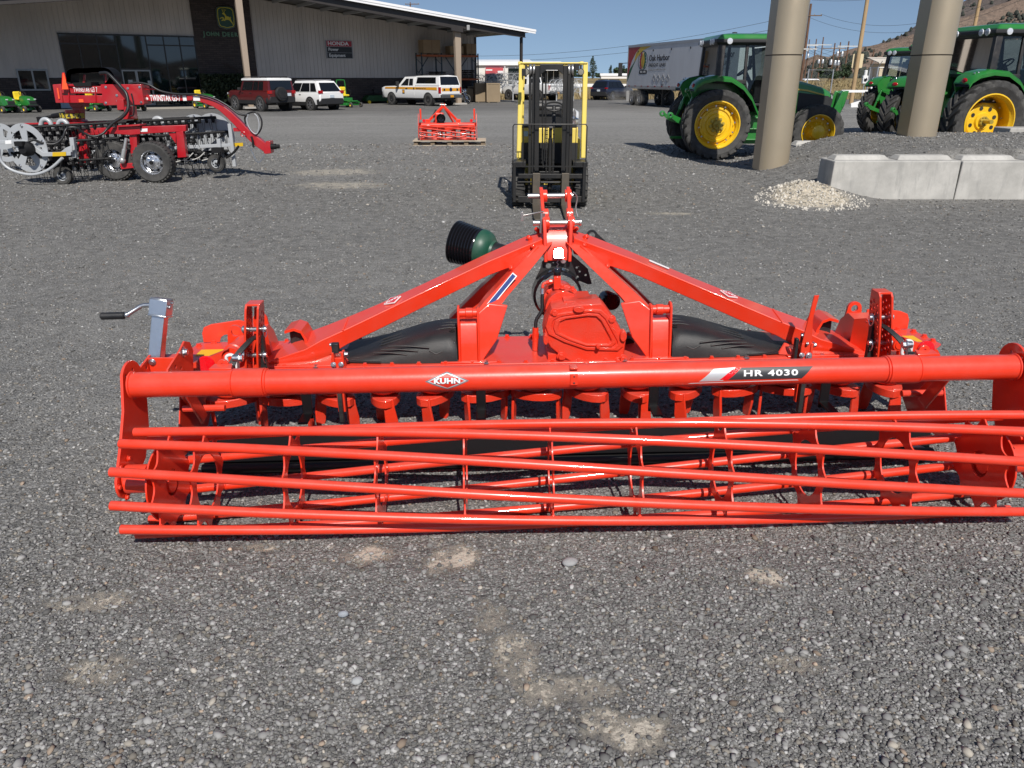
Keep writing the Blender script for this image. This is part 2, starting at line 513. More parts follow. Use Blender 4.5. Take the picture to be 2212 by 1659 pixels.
def build_ground():
    def axis(lo, hi, n, far0, far1, k):
        a = list(np.linspace(lo, hi, n)); st = a[1] - a[0]
        g = [st]; 
        up = []; x = hi; s_ = st
        while x < far1: s_ *= k; x += s_; up.append(x)
        dn = []; x = lo; s_ = st
        while x > far0: s_ *= k; x -= s_; dn.append(x)
        return np.array(dn[::-1] + a + up)
    xs = axis(-9, 15, 190, -6000, 6000, 1.22); ys = axis(2, 19, 150, -3000, 9000, 1.22)
    XX, YY = np.meshgrid(xs, ys); ZZ = gh(XX, YY)
    v = np.stack([XX, YY, ZZ], -1).reshape(-1, 3)
    nx, ny = len(xs), len(ys)
    i = np.arange(nx - 1)[None, :] + np.arange(ny - 1)[:, None] * nx
    q = np.stack([i, i + 1, i + 1 + nx, i + nx], -1).reshape(-1, 4)
    me = bpy.data.meshes.new("ground"); me.from_pydata(v.tolist(), [], q.tolist())
    me.polygons.foreach_set("use_smooth", [True] * len(me.polygons))
    me.materials.append(mat_gravel())
    o = bpy.data.objects.new("ground", me); COL.objects.link(o); tag(o, kind="structure")
    return o
build_ground()

def build_stones():
    """loose crushed stones lying on the ground near the camera, one mesh"""
    rs = np.random.RandomState(5)
    t = (1 + 5 ** .5) / 2
    iv = np.array([(-1, t, 0), (1, t, 0), (-1, -t, 0), (1, -t, 0), (0, -1, t), (0, 1, t), (0, -1, -t), (0, 1, -t), (t, 0, -1), (t, 0, 1), (-t, 0, -1), (-t, 0, 1)], float)
    iv /= np.linalg.norm(iv[0])
    it = np.array([(0, 11, 5), (0, 5, 1), (0, 1, 7), (0, 7, 10), (0, 10, 11), (1, 5, 9), (5, 11, 4), (11, 10, 2), (10, 7, 6), (7, 1, 8), (3, 9, 4), (3, 4, 2), (3, 2, 6), (3, 6, 8), (3, 8, 9), (4, 9, 5), (2, 4, 11), (6, 2, 10), (8, 6, 7), (9, 8, 1)])
    N1, N2 = 125000, 60000; N = N1 + N2
    y = np.concatenate([1.15 * (8.2 / 1.15) ** rs.rand(N1), 7.5 * (24 / 7.5) ** rs.rand(N2)])
    x = (rs.rand(N) * 2 - 1) * (np.where(y < 8, .80, .70) * y + .55)
    # fewer stones in the sandy patches
    keep = np.ones(N, bool)
    for (cx, cy, rx, ry) in SAND:
        d = np.sqrt(((x - cx) / rx) ** 2 + ((y - cy) / ry) ** 2)
        keep &= rs.rand(N) > np.clip(1.0 - d, 0, .6)
    x, y = x[keep], y[keep]; N = len(x)
    size = np.exp(rs.normal(math.log(.0049), .40, N)); size = np.clip(size, .0028, .015) * np.where(y > 8, 1.0 + (y - 8) * .14, 1.0)
    g = rs.rand(N)
    val = np.interp(g, [0, .3, .65, .88, .96, 1], [.085, .155, .215, .285, .36, .46])
    warm = rs.rand(N)
    col = np.stack([val * 1.0, val * .985, val * .955], -1)
    wm = warm > .86; col[wm] *= np.array([1.08, 1.0, .88])
    wm = warm > .975; col[wm] *= np.array([1.12, .96, .86])
    P = iv[None] * (1 + (rs.rand(N, 12, 1) - .5) * .55)
    P = P * np.stack([1 + rs.rand(N) * .5, .75 + rs.rand(N) * .4, .45 + rs.rand(N) * .35], -1)[:, None, :]
    a = rs.rand(N) * 2 * np.pi; b_ = (rs.rand(N) - .5) * 1.1
    ca, sa, cb, sb = np.cos(a)[:, None], np.sin(a)[:, None], np.cos(b_)[:, None], np.sin(b_)[:, None]
    X0, Y0, Z0 = P[..., 0], P[..., 1], P[..., 2]
    Y1, Z1 = Y0 * cb - Z0 * sb, Y0 * sb + Z0 * cb
    P = np.stack([X0 * ca - Y1 * sa, X0 * sa + Y1 * ca, Z1], -1) * size[:, None, None]
    z = gh(x, y) + size * .28
    P += np.stack([x, y, z], -1)[:, None, :]
    F = (it[None] + (np.arange(N) * 12)[:, None, None]).reshape(-1, 3)
    me = bpy.data.meshes.new("gravel_stones")
    me.vertices.add(N * 12); me.vertices.foreach_set("co", P.reshape(-1).astype(np.float32))
    nf = len(F)
    me.loops.add(nf * 3); me.loops.foreach_set("vertex_index", F.reshape(-1).astype(np.int32))
    me.polygons.add(nf); me.polygons.foreach_set("loop_start", np.arange(0, nf * 3, 3, dtype=np.int32))
    me.update(); me.validate()
    at = me.color_attributes.new("stone_colour", 'FLOAT_COLOR', 'POINT')
    cc = np.concatenate([np.repeat(col, 12, 0), np.ones((N * 12, 1))], 1)
    at.data.foreach_set("color", cc.reshape(-1).astype(np.float32))
    m, nt, nd, ln, p = new_mat("loose_stone")
    an = nd.new("ShaderNodeAttribute"); an.attribute_name = "stone_colour"
    c = mix_rgb(nt, an.outputs["Color"], (.2, .19, .17), mrange(nt, noise(nt, 220, 3), .5, .8, 0, .3))
    ln.new(c, p.inputs["Base Color"]); p.inputs["Roughness"].default_value = .85; p.inputs["Specular IOR Level"].default_value = .3
    me.materials.append(m)
    o = bpy.data.objects.new("gravel_stones", me); COL.objects.link(o)
    tag(o, "loose crushed grey stones scattered over the gravel yard", "gravel", kind="stuff")
build_stones()

# a few larger pebbles that stand out
def pebble(name, label, px, py, size, rgb, flat=.55):
    g = G(px, py); b = MB(); rs = random.Random(px)
    rings = []
    for i in range(9):
        t = math.pi * (i + .3) / 9.3; ring = []
        for j in range(14):
            a = 2 * math.pi * j / 14
            r_ = size * math.sin(t) * (1 + .12 * math.sin(2 * a + px) + .06 * rs.random())
            ring.append((g.x + r_ * math.cos(a), g.y + .72 * r_ * math.sin(a), size * flat * (.75 - math.cos(t)) ))
        rings.append(ring)
    b.loft(rings)
    o = b.build(name, pm("pebble_stone", rgb, .8, var=.25, dscale=60, bmp=.002, bscale=150), None, 60)
    tag(o, label, "stone")
pebble("pebble", "flat oval pale grey pebble lying just behind the roller of the orange harrow", 1231, 1219, .034, (.3, .3, .3), .45)
pebble("pebble", "round grey pebble lying alone on the dark gravel below the right end of the roller", 2048, 1420, .021, (.2, .2, .2), .8)
pebble("pebble", "pale bluish pebble at the edge of the smoother gravel in the lower left middle", 742, 1331, .018, (.28, .3, .33), .7)
pebble("pebble", "largest whitish pebble in the open gravel left of the sandy streak", 772, 1475, .02, (.33, .34, .34), .6)
# ------------------------------------------------------------------ the big orange power harrow
H_O = Vector((0.311, 2.92, 0.0))
H_R = Matrix.Rotation(R(1.45), 3, 'Z') @ Matrix.Rotation(R(-0.7), 3, 'Y')
HRT = H_R.transposed()
def T(x, y, ly):
    """photo point on the harrow's own plane at local depth ly -> local point"""
    d = HRT @ ray(x, y); c = HRT @ (Vector((0, 0, CAM_H)) - H_O)
    return c + d * ((ly - c.y) / d.y)
def TX(x, y, lx):
    d = HRT @ ray(x, y); c = HRT @ (Vector((0, 0, CAM_H)) - H_O)
    return c + d * ((lx - c.x) / d.x)
def crop(x0, y0, s):
    return lambda x, y: ((x0 + x / s) / 1.823, (y0 + y / s) / 1.823)
c_l = crop(600, 1150, 3.6867); c_r = crop(3050, 1100, 3.403); c_h = crop(1700, 740, 2.765); c_g = crop(1700, 1050, 2.765)
c_j = crop(450, 1150, 4.1475); c_m = crop(1300, 700, 1.3825); c_1 = crop(400, 1100, 1.508); c_5 = crop(3100, 1100, 1.5086)

HARROW = thing("power_harrow", "large orange-red power harrow with cage roller filling the foreground on the gravel", "harrow", H_O)
HARROW.rotation_euler = H_R.to_euler()

def ring_weld(b, c, ax, r):
    b.lathe([(r, -.006), (r + .006, -.003), (r + .006, .003), (r, .006)], c, ax, 28, closed=True)

# --- cross tube over the roller
TB_Y, TB_Z, TB_R = .265, .606, .0575
b = MB()
b.cyl((-1.99, TB_Y, TB_Z), (1.985, TB_Y, TB_Z), TB_R, seg=48)
for s in (-1, 1):
    b.lathe([(.057, -.07), (.0655, -.066), (.0655, .066), (.057, .07)], (s * 1.465, TB_Y, TB_Z), (1, 0, 0), 40, closed=True)
    for dx in (-.074, .074): ring_weld(b, (s * 1.465 + dx, TB_Y, TB_Z), (1, 0, 0), TB_R)
    ring_weld(b, (s * 1.985, TB_Y, TB_Z), (1, 0, 0), TB_R)
tube_o = b.build("cross_tube", K_RED, HARROW, 40)
b = MB()
g = T(1240, 818, TB_Y - TB_R)
b.box((g.x, TB_Y - .056, TB_Z + .005), (.034, .012, .05)); b.box((g.x, TB_Y - .03, TB_Z + .055), (.034, .05, .008))
b.cur = 1
b.cyl((g.x, TB_Y - .058, TB_Z + .02), (g.x, TB_Y - .0635, TB_Z + .02), .004, seg=8); b.cyl((g.x, TB_Y - .058, TB_Z - .01), (g.x, TB_Y - .0635, TB_Z - .01), .005, seg=8)
b.build("lamp_bracket", [K_RED, BLK], tube_o, 30, bevel=.002)
# lettering wrapped on the tube
def wrap(o, off):
    bm = bmesh.new(); bm.from_mesh(o.data)
    for k in range(-9, 10):
        z = k * .006
        bmesh.ops.bisect_plane(bm, geom=bm.verts[:] + bm.edges[:] + bm.faces[:], plane_co=(0, 0, z), plane_no=(0, 0, 1))
    r_ = TB_R + off
    for v in bm.verts:
        a = v.co.z / r_ + R(10)
        rr = r_ - v.co.y            # extrusion thickness (small)
        v.co = Vector((v.co.x, TB_Y - rr * math.cos(a), TB_Z + rr * math.sin(a)))
    bm.to_mesh(o.data); bm.free()
    return o
def tube_poly(name, pts, mat, off):
    b = MB(); k = len(pts)
    b.add([(p[0], 0, p[1]) for p in pts], [tuple(range(k))])
    o = b.build(name, mat, tube_o, 0, fix=False)
    return wrap(o, off)
def tube_text(name, s, x, z, size, mat, off, **kw):
    o = text(name, s, size, mat, tube_o, Matrix.Translation((x, 0, z)) @ Matrix.Rotation(R(90), 4, 'X'), **kw)
    return wrap(o, off)
kx = -.585
tube_poly("maker_badge", [(kx - .098, 0), (kx, -.045), (kx + .098, 0), (kx, .045)], pm("badge_grey", (.16, .16, .17), .4), .0006)
tube_poly("maker_badge", [(kx - .087, 0), (kx, -.039), (kx + .087, 0), (kx, .039)], SILVER, .0009)
tube_poly("maker_badge", [(kx - .076, 0), (kx, -.0335), (kx + .076, 0), (kx, .0335)], pm("badge_red", (.62, .03, .015), .35), .0012)
tube_text("lettering", "KUHN", kx, -.001, .033, GREY_DK, .0014, bold=.003, squash=1.22, ext=0, space=1.0)
tube_text("lettering", "KUHN", kx, 0, .033, WHITE, .0018, bold=.0016, squash=1.22, ext=0, space=1.04)
tube_poly("model_decal", [(.535, -.028), (.60, .03), (.70, .037), (.640, -.028)], SILVER, .0007)
tube_poly("model_decal", [(.625, -.022), (.68, .026), (.72, .034), (.665, -.022)], K_REFL, .0009)
tube_poly("model_decal", [(.665, -.022), (.725, .034), (1.045, .034), (.995, -.022)], GREY_DK, .0011)
tube_poly("model_decal", [(.485, -.041), (.50, -.036), (.975, -.028), (.985, -.032)], WHITE, .0007)
tube_text("lettering", "HR 4030", .853, .006, .037, WHITE, .0016, bold=.0011, squash=1.62, ext=0, space=1.16)

# --- side arms carrying the roller
for s in (-1, 1):
    b = MB()
    outer = arc(.30, .603, .102, -25, 140, 12) + [(.17, .52), (.09, .40)] + arc(.055, .235, .075, 150, 300, 8) + [(.27, .24), (.36, .36), (.395, .48)]
    sx = s * 2.0
    b.plate(outer, [circ(.32, .66, .008, 8), circ(.25, .655, .008, 8)], lambda u, v, w: (sx + s * w, u, v), .012)
    b.cyl((s * 1.995, .07, .245), (s * 1.90, .07, .245), .06, seg=20)
    b.bolt((s * 2.012, .07, .245), (s, 0, 0), .03, .02)
    for a in range(6): b.bolt((s * 1.998, .07 + .085 * math.cos(a * 1.05), .245 + .085 * math.sin(a * 1.05)), (-s, 0, 0), .01, .012)
    b.build("side_arm", K_RED, HARROW, 35, bevel=.0025)

# --- cage roller: rings with scalloped rims and ten twisted bars
RC = (.045, .232); RB = .222; TW = R(86)
def bar_ang(k, x): return R(67 + 36 * k) + TW * (x + 1.95) / 3.9
RINGS = [-1.80, -1.645, -1.265, -.885, -.515, -.14, .235, .615, 1.0, 1.395, 1.78]
b = MB()
for s in (-1, 1):
    b.cyl((s * 1.79, RC[0], RC[1]), (s * 1.99, RC[0], RC[1]), .045, seg=20)
    b.lathe([(.165, 0), (.165, .008), (.10, .012), (.05, .05)], (s * 1.83, RC[0], RC[1]), (s, 0, 0), 28)
roller = b.build("cage_roller", K_RED, HARROW, 35, bevel=.002)
for i, x in enumerate(RINGS):
    th = .007; b = MB()
    end = i in (0, 10)
    loop = []
    for k in range(10):
        a0 = bar_ang(k, x)
        loop += [(RC[0] + .208 * math.cos(a0 + d), RC[1] + .208 * math.sin(a0 + d)) for d in (-.035, .035)]
        for j in range(1, 8):
            t = j / 8; d = .035 + t * (R(36) - .07)
            rr = .208 - .038 * (math.sin(math.pi * t) ** .75)
            loop.append((RC[0] + rr * math.cos(a0 + d), RC[1] + rr * math.sin(a0 + d)))
    hole = circ(RC[0], RC[1], .125 if not end else .06, 24)
    holes = [hole]
    b.plate(loop, holes, lambda u, v, w: (x + w, u, v), th)
    for k in range(10):
        a0 = bar_ang(k, x)
        b.sphere((x + .0035, RC[0] + .206 * math.cos(a0), RC[1] + .206 * math.sin(a0)), .011, 8, 5)
    b.build("roller_ring", K_RED, roller, 35, bevel=.0012, seg=1)
for k in range(10):
    b = MB(); path = []
    for j in range(41):
        x = -1.955 + 3.9 * j / 40; a = bar_ang(k, x)
        path.append((x, RC[0] + RB * math.cos(a), RC[1] + RB * math.sin(a)))
    b.tube(path, .0205, 18)
    b.build("roller_bar", K_RED, roller, 50, bevel=.002, seg=1)

# --- gear trough
ZT = .45
b = MB()
top = [(-1.70, .84), (1.70, .84), (2.0, .93), (2.13, 1.06), (2.10, 1.34), (1.75, 1.34), (-1.75, 1.34), (-2.10, 1.34), (-2.13, 1.06), (-2.0, .93)]
b.prism([(x, y, ZT - .02) for x, y in top], (0, 0, .012))
low = [(-1.68, .91), (1.68, .91), (1.98, .98), (2.08, 1.08), (2.06, 1.28), (-2.06, 1.28), (-2.08, 1.08), (-1.98, .98)]
b.prism([(x, y, .305) for x, y in low], (0, 0, .123))
lid = [(-1.72, .862), (1.72, .862), (1.99, .945), (2.11, 1.07), (2.085, 1.318), (-2.085, 1.318), (-2.11, 1.07), (-1.99, .945)]
b.prism([(x, y, ZT - .0078) for x, y in lid], (0, 0, .0078))
trough = b.build("gear_trough", K_RED, HARROW, 30, bevel=.003)
b = MB()
xs_ = [x * .142 - 1.63 for x in range(24)]
for x in xs_:
    b.bolt((x, .877, ZT), (0, 0, 1), .010, .013); b.bolt((x + .05, 1.30, ZT), (0, 0, 1), .011, .016)
for s in (-1, 1):
    for (x, y) in ((1.80, 1.30), (1.90, 1.30), (2.0, 1.30), (2.07, 1.25), (2.085, 1.16), (2.09, 1.08), (2.03, 1.0)):
        b.bolt((s * x, y, ZT), (0, 0, 1), .012, .016)
b.build("lid_bolts", K_RED, trough, 30)
b = MB()
for x, y in ((-.42, .87), (.315, .87), (-1.21, .87), (.97, .87), (-1.32, .87), (1.38, .88), (1.24, .88)):
    b.bolt((x, y, ZT), (0, 0, 1), .0115, .014)
b.build("zinc_bolts", ZINC, trough, 30)

# --- fourteen tine rotors
for i in range(14):
    x = -1.86 + i * .286; a = R(28 + 53 * i + (90 if i % 2 else 0))
    b = MB()
    b.lathe([(.10, .31), (.105, .27), (.10, .235), (.08, .22), (.06, .215)], (x, 1.09, 0), (0, 0, 1), 22)
    b.cyl((x, 1.09, .225), (x, 1.09, .165), .045, seg=14)
    u = Vector((math.cos(a), math.sin(a), 0)); w = Vector((-u.y, u.x, 0)); c = Vector((x, 1.09, 0))
    ring = []
    for t in range(16):
        an = 2 * math.pi * t / 16
        ring.append(c + u * .15 * math.cos(an) + w * .085 * math.sin(an))
    b.loft([[p + Vector((0, 0, z)) * 1 for p in ring] for z in (.165, .172, .20, .212)])
    holder_n = None
    for s in (-1, 1):
        q = c + u * s * .125
        bend = w * s
        pts = [q + w * .028 + bend * .0, q - w * .028]
        prof = [(.215, .026), (.16, .030), (.08, .036), (.0, .03), (-.03, .016)]
        rings = []
        for z, hw in prof:
            cen = q + bend * (.02 + .10 * max(0, .16 - z)) + Vector((0, 0, z))
            rings.append([cen + w * hw + u * .008, cen - w * hw + u * .008, cen - w * hw - u * .008, cen + w * hw - u * .008])
        b.loft(rings)
    b.build("tine_rotor", K_CAST, HARROW, 35, bevel=.004)

# --- levelling board between rotors and roller
b = MB()
b.box((0, .56, .10), (3.72, .012, .21), Matrix.Rotation(R(-8), 3, 'X')); b.box((0, .60, .205), (3.72, .05, .012))
b.cyl((-1.85, .50, .055), (1.85, .50, .055), .024, seg=14)
for x in (-1.35, -.45, .45, 1.35): b.box((x, .66, .25), (.05, .14, .012)); b.box((x, .72, .32), (.05, .012, .2))
b.build("levelling_board", pm("board_black", (.006, .006, .007), .4, bmp=.0006, bscale=60), HARROW, 35, bevel=.003)
b = MB()
g = T(1978, 972, .53)
b.prism([g + Vector((-.055, 0, -.02)), g + Vector((.055, 0, -.02)), g + Vector((.045, -.01, .015)), g + Vector((0, -.012, .038)), g + Vector((-.03, -.012, .03))], (0, .002, 0))
b.build("warning_label", WHITE, HARROW, 0)
# upper linkage mounts that stand behind the tube (left and right of centre)
for s, gx in ((-1, 732), (1, 1730)):
    b = MB(); g = T(gx, 782, .86)
    x = g.x
    b.box((x, .86, .475), (.075, .03, .06)); b.box((x - .02, .84, .51), (.012, .05, .07)); b.box((x + .03, .84, .50), (.012, .05, .09))
    b.box((x, .83, .335), (.04, .03, .25))
    b.cur = 1; b.box((x - .005, .84, .565), (.034, .036, .05)); b.box((x - .045, .845, .50), (.016, .03, .13)) if s > 0 else None
    b.box((x, .80, .30), (.022, .03, .28))
    b.cur = 2
    b.bolt((x + .038, .835, .53), (1, 0, 0), .012, .02); b.bolt((x - .02, .815, .48), (0, -1, .3), .01, .016); b.bolt((x + .02, .815, .48), (0, -1, .3), .01, .016)
    b.bolt((x - .02, .83, .585), (-1, 0, 0), .009, .012)
    b.build("board_adjuster", [K_RED, BLK, ZINC], HARROW, 30, bevel=.003)

# --- headstock: two long beams down to the trough ends
def box_beam(b, secs):
    """secs: list of (rear_top, rear_bottom, front_top, front_bottom)"""
    b.loft([[s_[0], s_[1], s_[3], s_[2]] for s_ in secs])
for s in (-1, 1):
    b = MB()
    def sec(x, y, zt, zb, d, lift=.012):
        x = s * x
        return (Vector((x, y, zt)), Vector((x, y + .01, zb)), Vector((x, y + d, zt + lift)), Vector((x, y + d - .01, zb + lift)))
    def secb(x, zc, zb, zt, d=.14):
        y = 1.383 - .333 * x; x = s * x
        return (Vector((x, y, zc)), Vector((x, y + .008, zb)), Vector((x, y + d, zt)), Vector((x, y + d - .01, zb + .02)))
    box_beam(b, [secb(.085, 1.012, .92, 1.035, .12), secb(.19, .98, .888, 1.005), secb(.40, .912, .83, .93), secb(.755, .777, .69, .793), secb(1.01, .677, .587, .70), secb(1.17, .615, .527, .645, .15), secb(1.295, .57, .462, .60, .18), secb(1.38, .53, .452, .568, .22), (Vector((s * 1.62, .885, .462)), Vector((s * 1.62, .885, .4505)), Vector((s * 1.60, 1.16, .47)), Vector((s * 1.60, 1.16, .4505)))])
    # end gusset and weld seams
    b.prism([(s * 1.20, .95, .50), (s * 1.33, .90, .47), (s * 1.62, .87, .456), (s * 1.28, .87, .456), (s * 1.15, .90, .456)], (0, .018, .002))
    b.bar((s * 1.185, .985, .612), (s * 1.18, 1.13, .642), .012, .008)
    b.box((s * 1.42, .885, .4555), (.46, .05, .009))
    b.build("mast_beam", K_RED, HARROW, 30, bevel=.010, seg=3)
    # inner legs, from the apex to the hitch brackets
    b = MB()
    def sec2(x, y, z, w, d): return [Vector((s * (x - w), y, z + .008)), Vector((s * (x + w), y - .006, z - .01)), Vector((s * (x + w), y + d, z - .01)), Vector((s * (x - w), y + d, z + .008))]
    b.loft([sec2(.080, 1.335, .985, .044, .12), sec2(.20, 1.215, .885, .054, .12), sec2(.36, 1.05, .755, .060, .12), sec2(.415, .99, .70, .062, .10)])
    b.prism([(s * .30, .97, .735), (s * .40, .97, .75), (s * .465, .935, .70), (s * .465, .90, .46), (s * .44, .90, .452), (s * .36, .93, .56)], (0, .012, .004))
    b.build("mast_leg", K_RED, HARROW, 30, bevel=.008, seg=3)
    # hitch bracket: two cheek plates with a boxed web
    b = MB()
    for x0, hi in ((.555, .745), (.452, .735)):
        b.plate([(.885, .452), (1.10, .452), (1.04, .62), (1.0, hi - .03), (.975, hi), (.94, hi), (.918, hi - .02), (.90, .60)], [], lambda u, v, w: (s * (x0 + w), u, v), .012)
    b.loft([[Vector((s * .465, y, z)), Vector((s * .555, y, z)), Vector((s * .555, y + .08, z)), Vector((s * .465, y + .08, z))] for y, z in ((.89, .454), (.905, .53), (.93, .64), (.94, .655))])
    b.box((s * .512, .895, .4545), (.30, .05, .009))
    b.cyl((s * .455, .955, .705), (s * .56, .955, .705), .023, seg=16)
    b.cyl((s * .485, .955, .705), (s * .525, .955, .705), .028, seg=16)
    b.prism([(s * .56, .955, .70), (s * .56, 1.02, .62), (s * .58, 1.15, .40), (s * .56, 1.35, .42)], (s * .012, 0, 0))
    b.build("hitch_bracket", K_RED, HARROW, 30, bevel=.004)
    # front legs, facing away and dark from here
    b = MB()
    b.loft([[Vector((s * (x + a * w), y + c * .05, z)) for a, c in ((-1, -1), (1, -1), (1, 1), (-1, 1))] for x, y, z, w in ((.14, 1.44, .95, .05), (.38, 1.50, .71, .07), (.56, 1.50, .52, .085), (.60, 1.49, .36, .085))])
    b.build("front_leg", K_RED, HARROW, 30, bevel=.006)
# apex between the clevis plates
b = MB()
b.loft([[Vector((-.075, y, z)), Vector((.065, y, z)), Vector((.09, y + .2, z)), Vector((-.10, y + .2, z))] for y, z in ((1.345, .885), (1.355, .98), (1.40, 1.045), (1.44, 1.06))])
b.box((-.005, 1.335, .945), (.05, .012, .05))
for s in (-1, 1):
    for (x, y, z) in ((.15, 1.40, 1.0), (.13, 1.33, .965), (.255, 1.26, .86), (.10, 1.48, 1.03)):
        b.cyl((s * x - .005, y, z), (s * x + s * .02 - .005, y - .02, z + .02), .014, seg=8)
    b.bar((s * .12, 1.325, .975), (s * .245, 1.235, .865), .02, .02)
b.build("mast_head", K_RED, HARROW, 30, bevel=.006)
b = MB()
b.T = frame((-.004, 1.318, .935), (1, 0, 0), Vector((0, .48, .88)))
b.prism([(-.028, -.03, 0), (.028, -.03, 0), (.028, .012, 0), (.018, .028, 0), (-.018, .028, 0), (-.028, .012, 0)], (0, 0, .006))
b.build("hinge_plate", CHROME, HARROW, 30, bevel=.002)
for s in (-1, 1):
    b = MB()
    x0 = -.008 + s * .062
    prof = [(1.315, .885), (1.36, .90), (1.42, 1.02), (1.50, 1.06), (1.56, 1.12), (1.62, 1.20), (1.625, 1.245), (1.60, 1.265), (1.565, 1.255), (1.44, 1.13), (1.345, 1.12), (1.325, 1.06)]
    b.plate(prof, [], lambda u, v, w: (x0 - s * .004 + s * w + s * (v - .9) * .03, u, v), .020)
    for y, z in ((1.385, 1.095), (1.47, 1.125), (1.585, 1.215)): b.cyl((x0 - .012 + s * .008, y, z), (x0 + .026 + s * .008, y, z), .036, seg=20)
    b.build("top_link_plate", K_RED, HARROW, 35, bevel=.004)
b = MB()
b.cyl((-.165, 1.585, 1.215), (.10, 1.585, 1.215), .0155, seg=16); b.cyl((-.145, 1.385, 1.095), (.115, 1.385, 1.095), .0155, seg=16)
b.cyl((.115, 1.385, 1.095), (.128, 1.385, 1.095), .02, seg=12)
b.bar((-.20, 1.40, 1.135), (-.08, 1.44, 1.15), .007, .007); b.box((-.205, 1.40, 1.132), (.014, .02, .05))
b.bar((-.095, 1.37, 1.04), (-.09, 1.375, 1.15), .012, .03)
b.tube(spline([(.10, 1.585, 1.235), (.125, 1.60, 1.20), (.118, 1.60, 1.14), (.13, 1.59, 1.09)], 5), .005, 6)
b.build("top_link_pin", STEEL, HARROW, 35, bevel=.0015)
# black carrier plate hanging below the apex
b = MB()
q = [c_h(*p) for p in ((1265, 735), (1330, 712), (1470, 710), (1540, 740), (1700, 880), (1745, 1045), (1700, 1050), (1600, 1010), (1540, 960), (1490, 890), (1430, 868), (1370, 890), (1300, 960), (1240, 1000), (1125, 1005), (1190, 870), (1200, 810))]
P2 = [T(p[0], p[1], 1.36) for p in q]
hol = []
for p, r_ in (((1272, 850), .016), ((1500, 755), .006), ((1580, 868), .007), ((1590, 970), .007), ((1677, 950), .007), ((1325, 815), .004), ((1612, 912), .006)):
    t_ = T(*c_h(*p), 1.36); hol.append(circ(t_.x, t_.z, r_, 10))
b.plate([(p.x, p.z) for p in P2], hol, lambda u, v, w: (u, 1.36 + w, v), .008)
t_ = T(*c_h(1433, 790), 1.355); 
b.build("carrier_plate", BLK, HARROW, 30, bevel=.001, seg=1)
b = MB(); b.bolt((t_.x, 1.36, t_.z), (0, -1, 0), .011, .03)
t2 = T(*c_h(1370, 740), 1.35)
b.tube([t2 + Vector((0, 0, -.0 - .012 * i)) + Vector((.004 * (-1) ** i, -.01, 0)) for i in range(7)], .0045, 6)
b.build("safety_chain", ZINC, HARROW, 30)
# lifting hook behind the right beam
b = MB(); h = T(*c_h(1745, 520), 1.60)
b.plate([(h.x + u, h.z + v) for u, v in arc(0, 0, .034, 20, 250, 12) + [(.10, -.09), (.10, -.05)]], [circ(h.x, h.z, .02, 12)], lambda u, v, w: (u, 1.60 + w, v), .01)
b.build("pto_hook", BLK, HARROW, 30)

# --- gearbox
b = MB()
face = [c_g(*p) for p in ((1310, 465), (1420, 440), (1600, 412), (1720, 405), (1850, 398), (1890, 440), (1975, 560), (2060, 690), (2115, 820), (2100, 960), (2040, 1060), (1850, 1072), (1640, 1068), (1500, 1030), (1390, 965), (1290, 880), (1235, 790), (1222, 690), (1245, 580))]
FY = .88
F3 = [T(p[0], p[1], FY) for p in face]
cen = sum(F3, Vector()) / len(F3)
def sc(P, k, y): return [Vector((cen.x + (p.x - cen.x) * k, y, cen.z + (p.z - cen.z) * k)) for p in P]
b.loft([sc(F3, .97, FY), sc(F3, 1.0, FY + .012), sc(F3, 1.0, FY + .07), sc(F3, 1.02, FY + .085), sc(F3, 1.0, FY + .10), sc(F3, .96, FY + .20), sc(F3, .86, FY + .26)])
cov = [c_g(*p) for p in ((1390, 660), (1410, 600), (1480, 570), (1700, 540), (1780, 545), (1830, 590), (1930, 770), (1935, 800), (1900, 830), (1680, 825), (1520, 770), (1410, 715))]
C3 = [T(p[0], p[1], FY) for p in cov]; cc_ = sum(C3, Vector()) / len(C3)
def sc2(k, y): return [Vector((cc_.x + (p.x - cc_.x) * k, y, cc_.z + (p.z - cc_.z) * k)) for p in C3]
# raised cover rim with a deep pan
b.loft([sc2(1.56, FY + .004), sc2(1.555, FY - .009), sc2(1.53, FY - .012), sc2(1.34, FY - .012), sc2(1.31, FY - .004), sc2(1.27, FY - .004), sc2(1.24, FY - .014), sc2(1.10, FY - .014), sc2(1.04, FY - .006), sc2(1.0, FY + .05), sc2(.97, FY + .085), sc2(.93, FY + .09)], cap=False)
b.add(sc2(.93, FY + .09), [tuple(range(len(C3)))])
for p in ((1338, 500), (1955, 570), (1410, 975), (2025, 1028), (2080, 1000)):
    t_ = T(*c_g(*p), FY); b.bolt((t_.x, FY, t_.z), (0, -1, 0), .016, .02)
for p, rx, rz in (((1600, 455), .030, .016), ((2080, 745), .018, .03), ((1240, 780), .014, .03), ((1680, 1050), .03, .014)):
    t_ = T(*c_g(*p), FY)
    b.loft([[Vector((t_.x + rx * k * math.cos(a), y, t_.z + rz * k * math.sin(a))) for a in [2 * math.pi * j / 16 for j in range(16)]] for k, y in ((1, FY + .02), (1, FY - .022), (.9, FY - .028))])
t_ = T(*c_g(1805, 850), FY); b.cyl((t_.x, FY - .01, t_.z), (t_.x, FY - .04, t_.z), .011, seg=10)
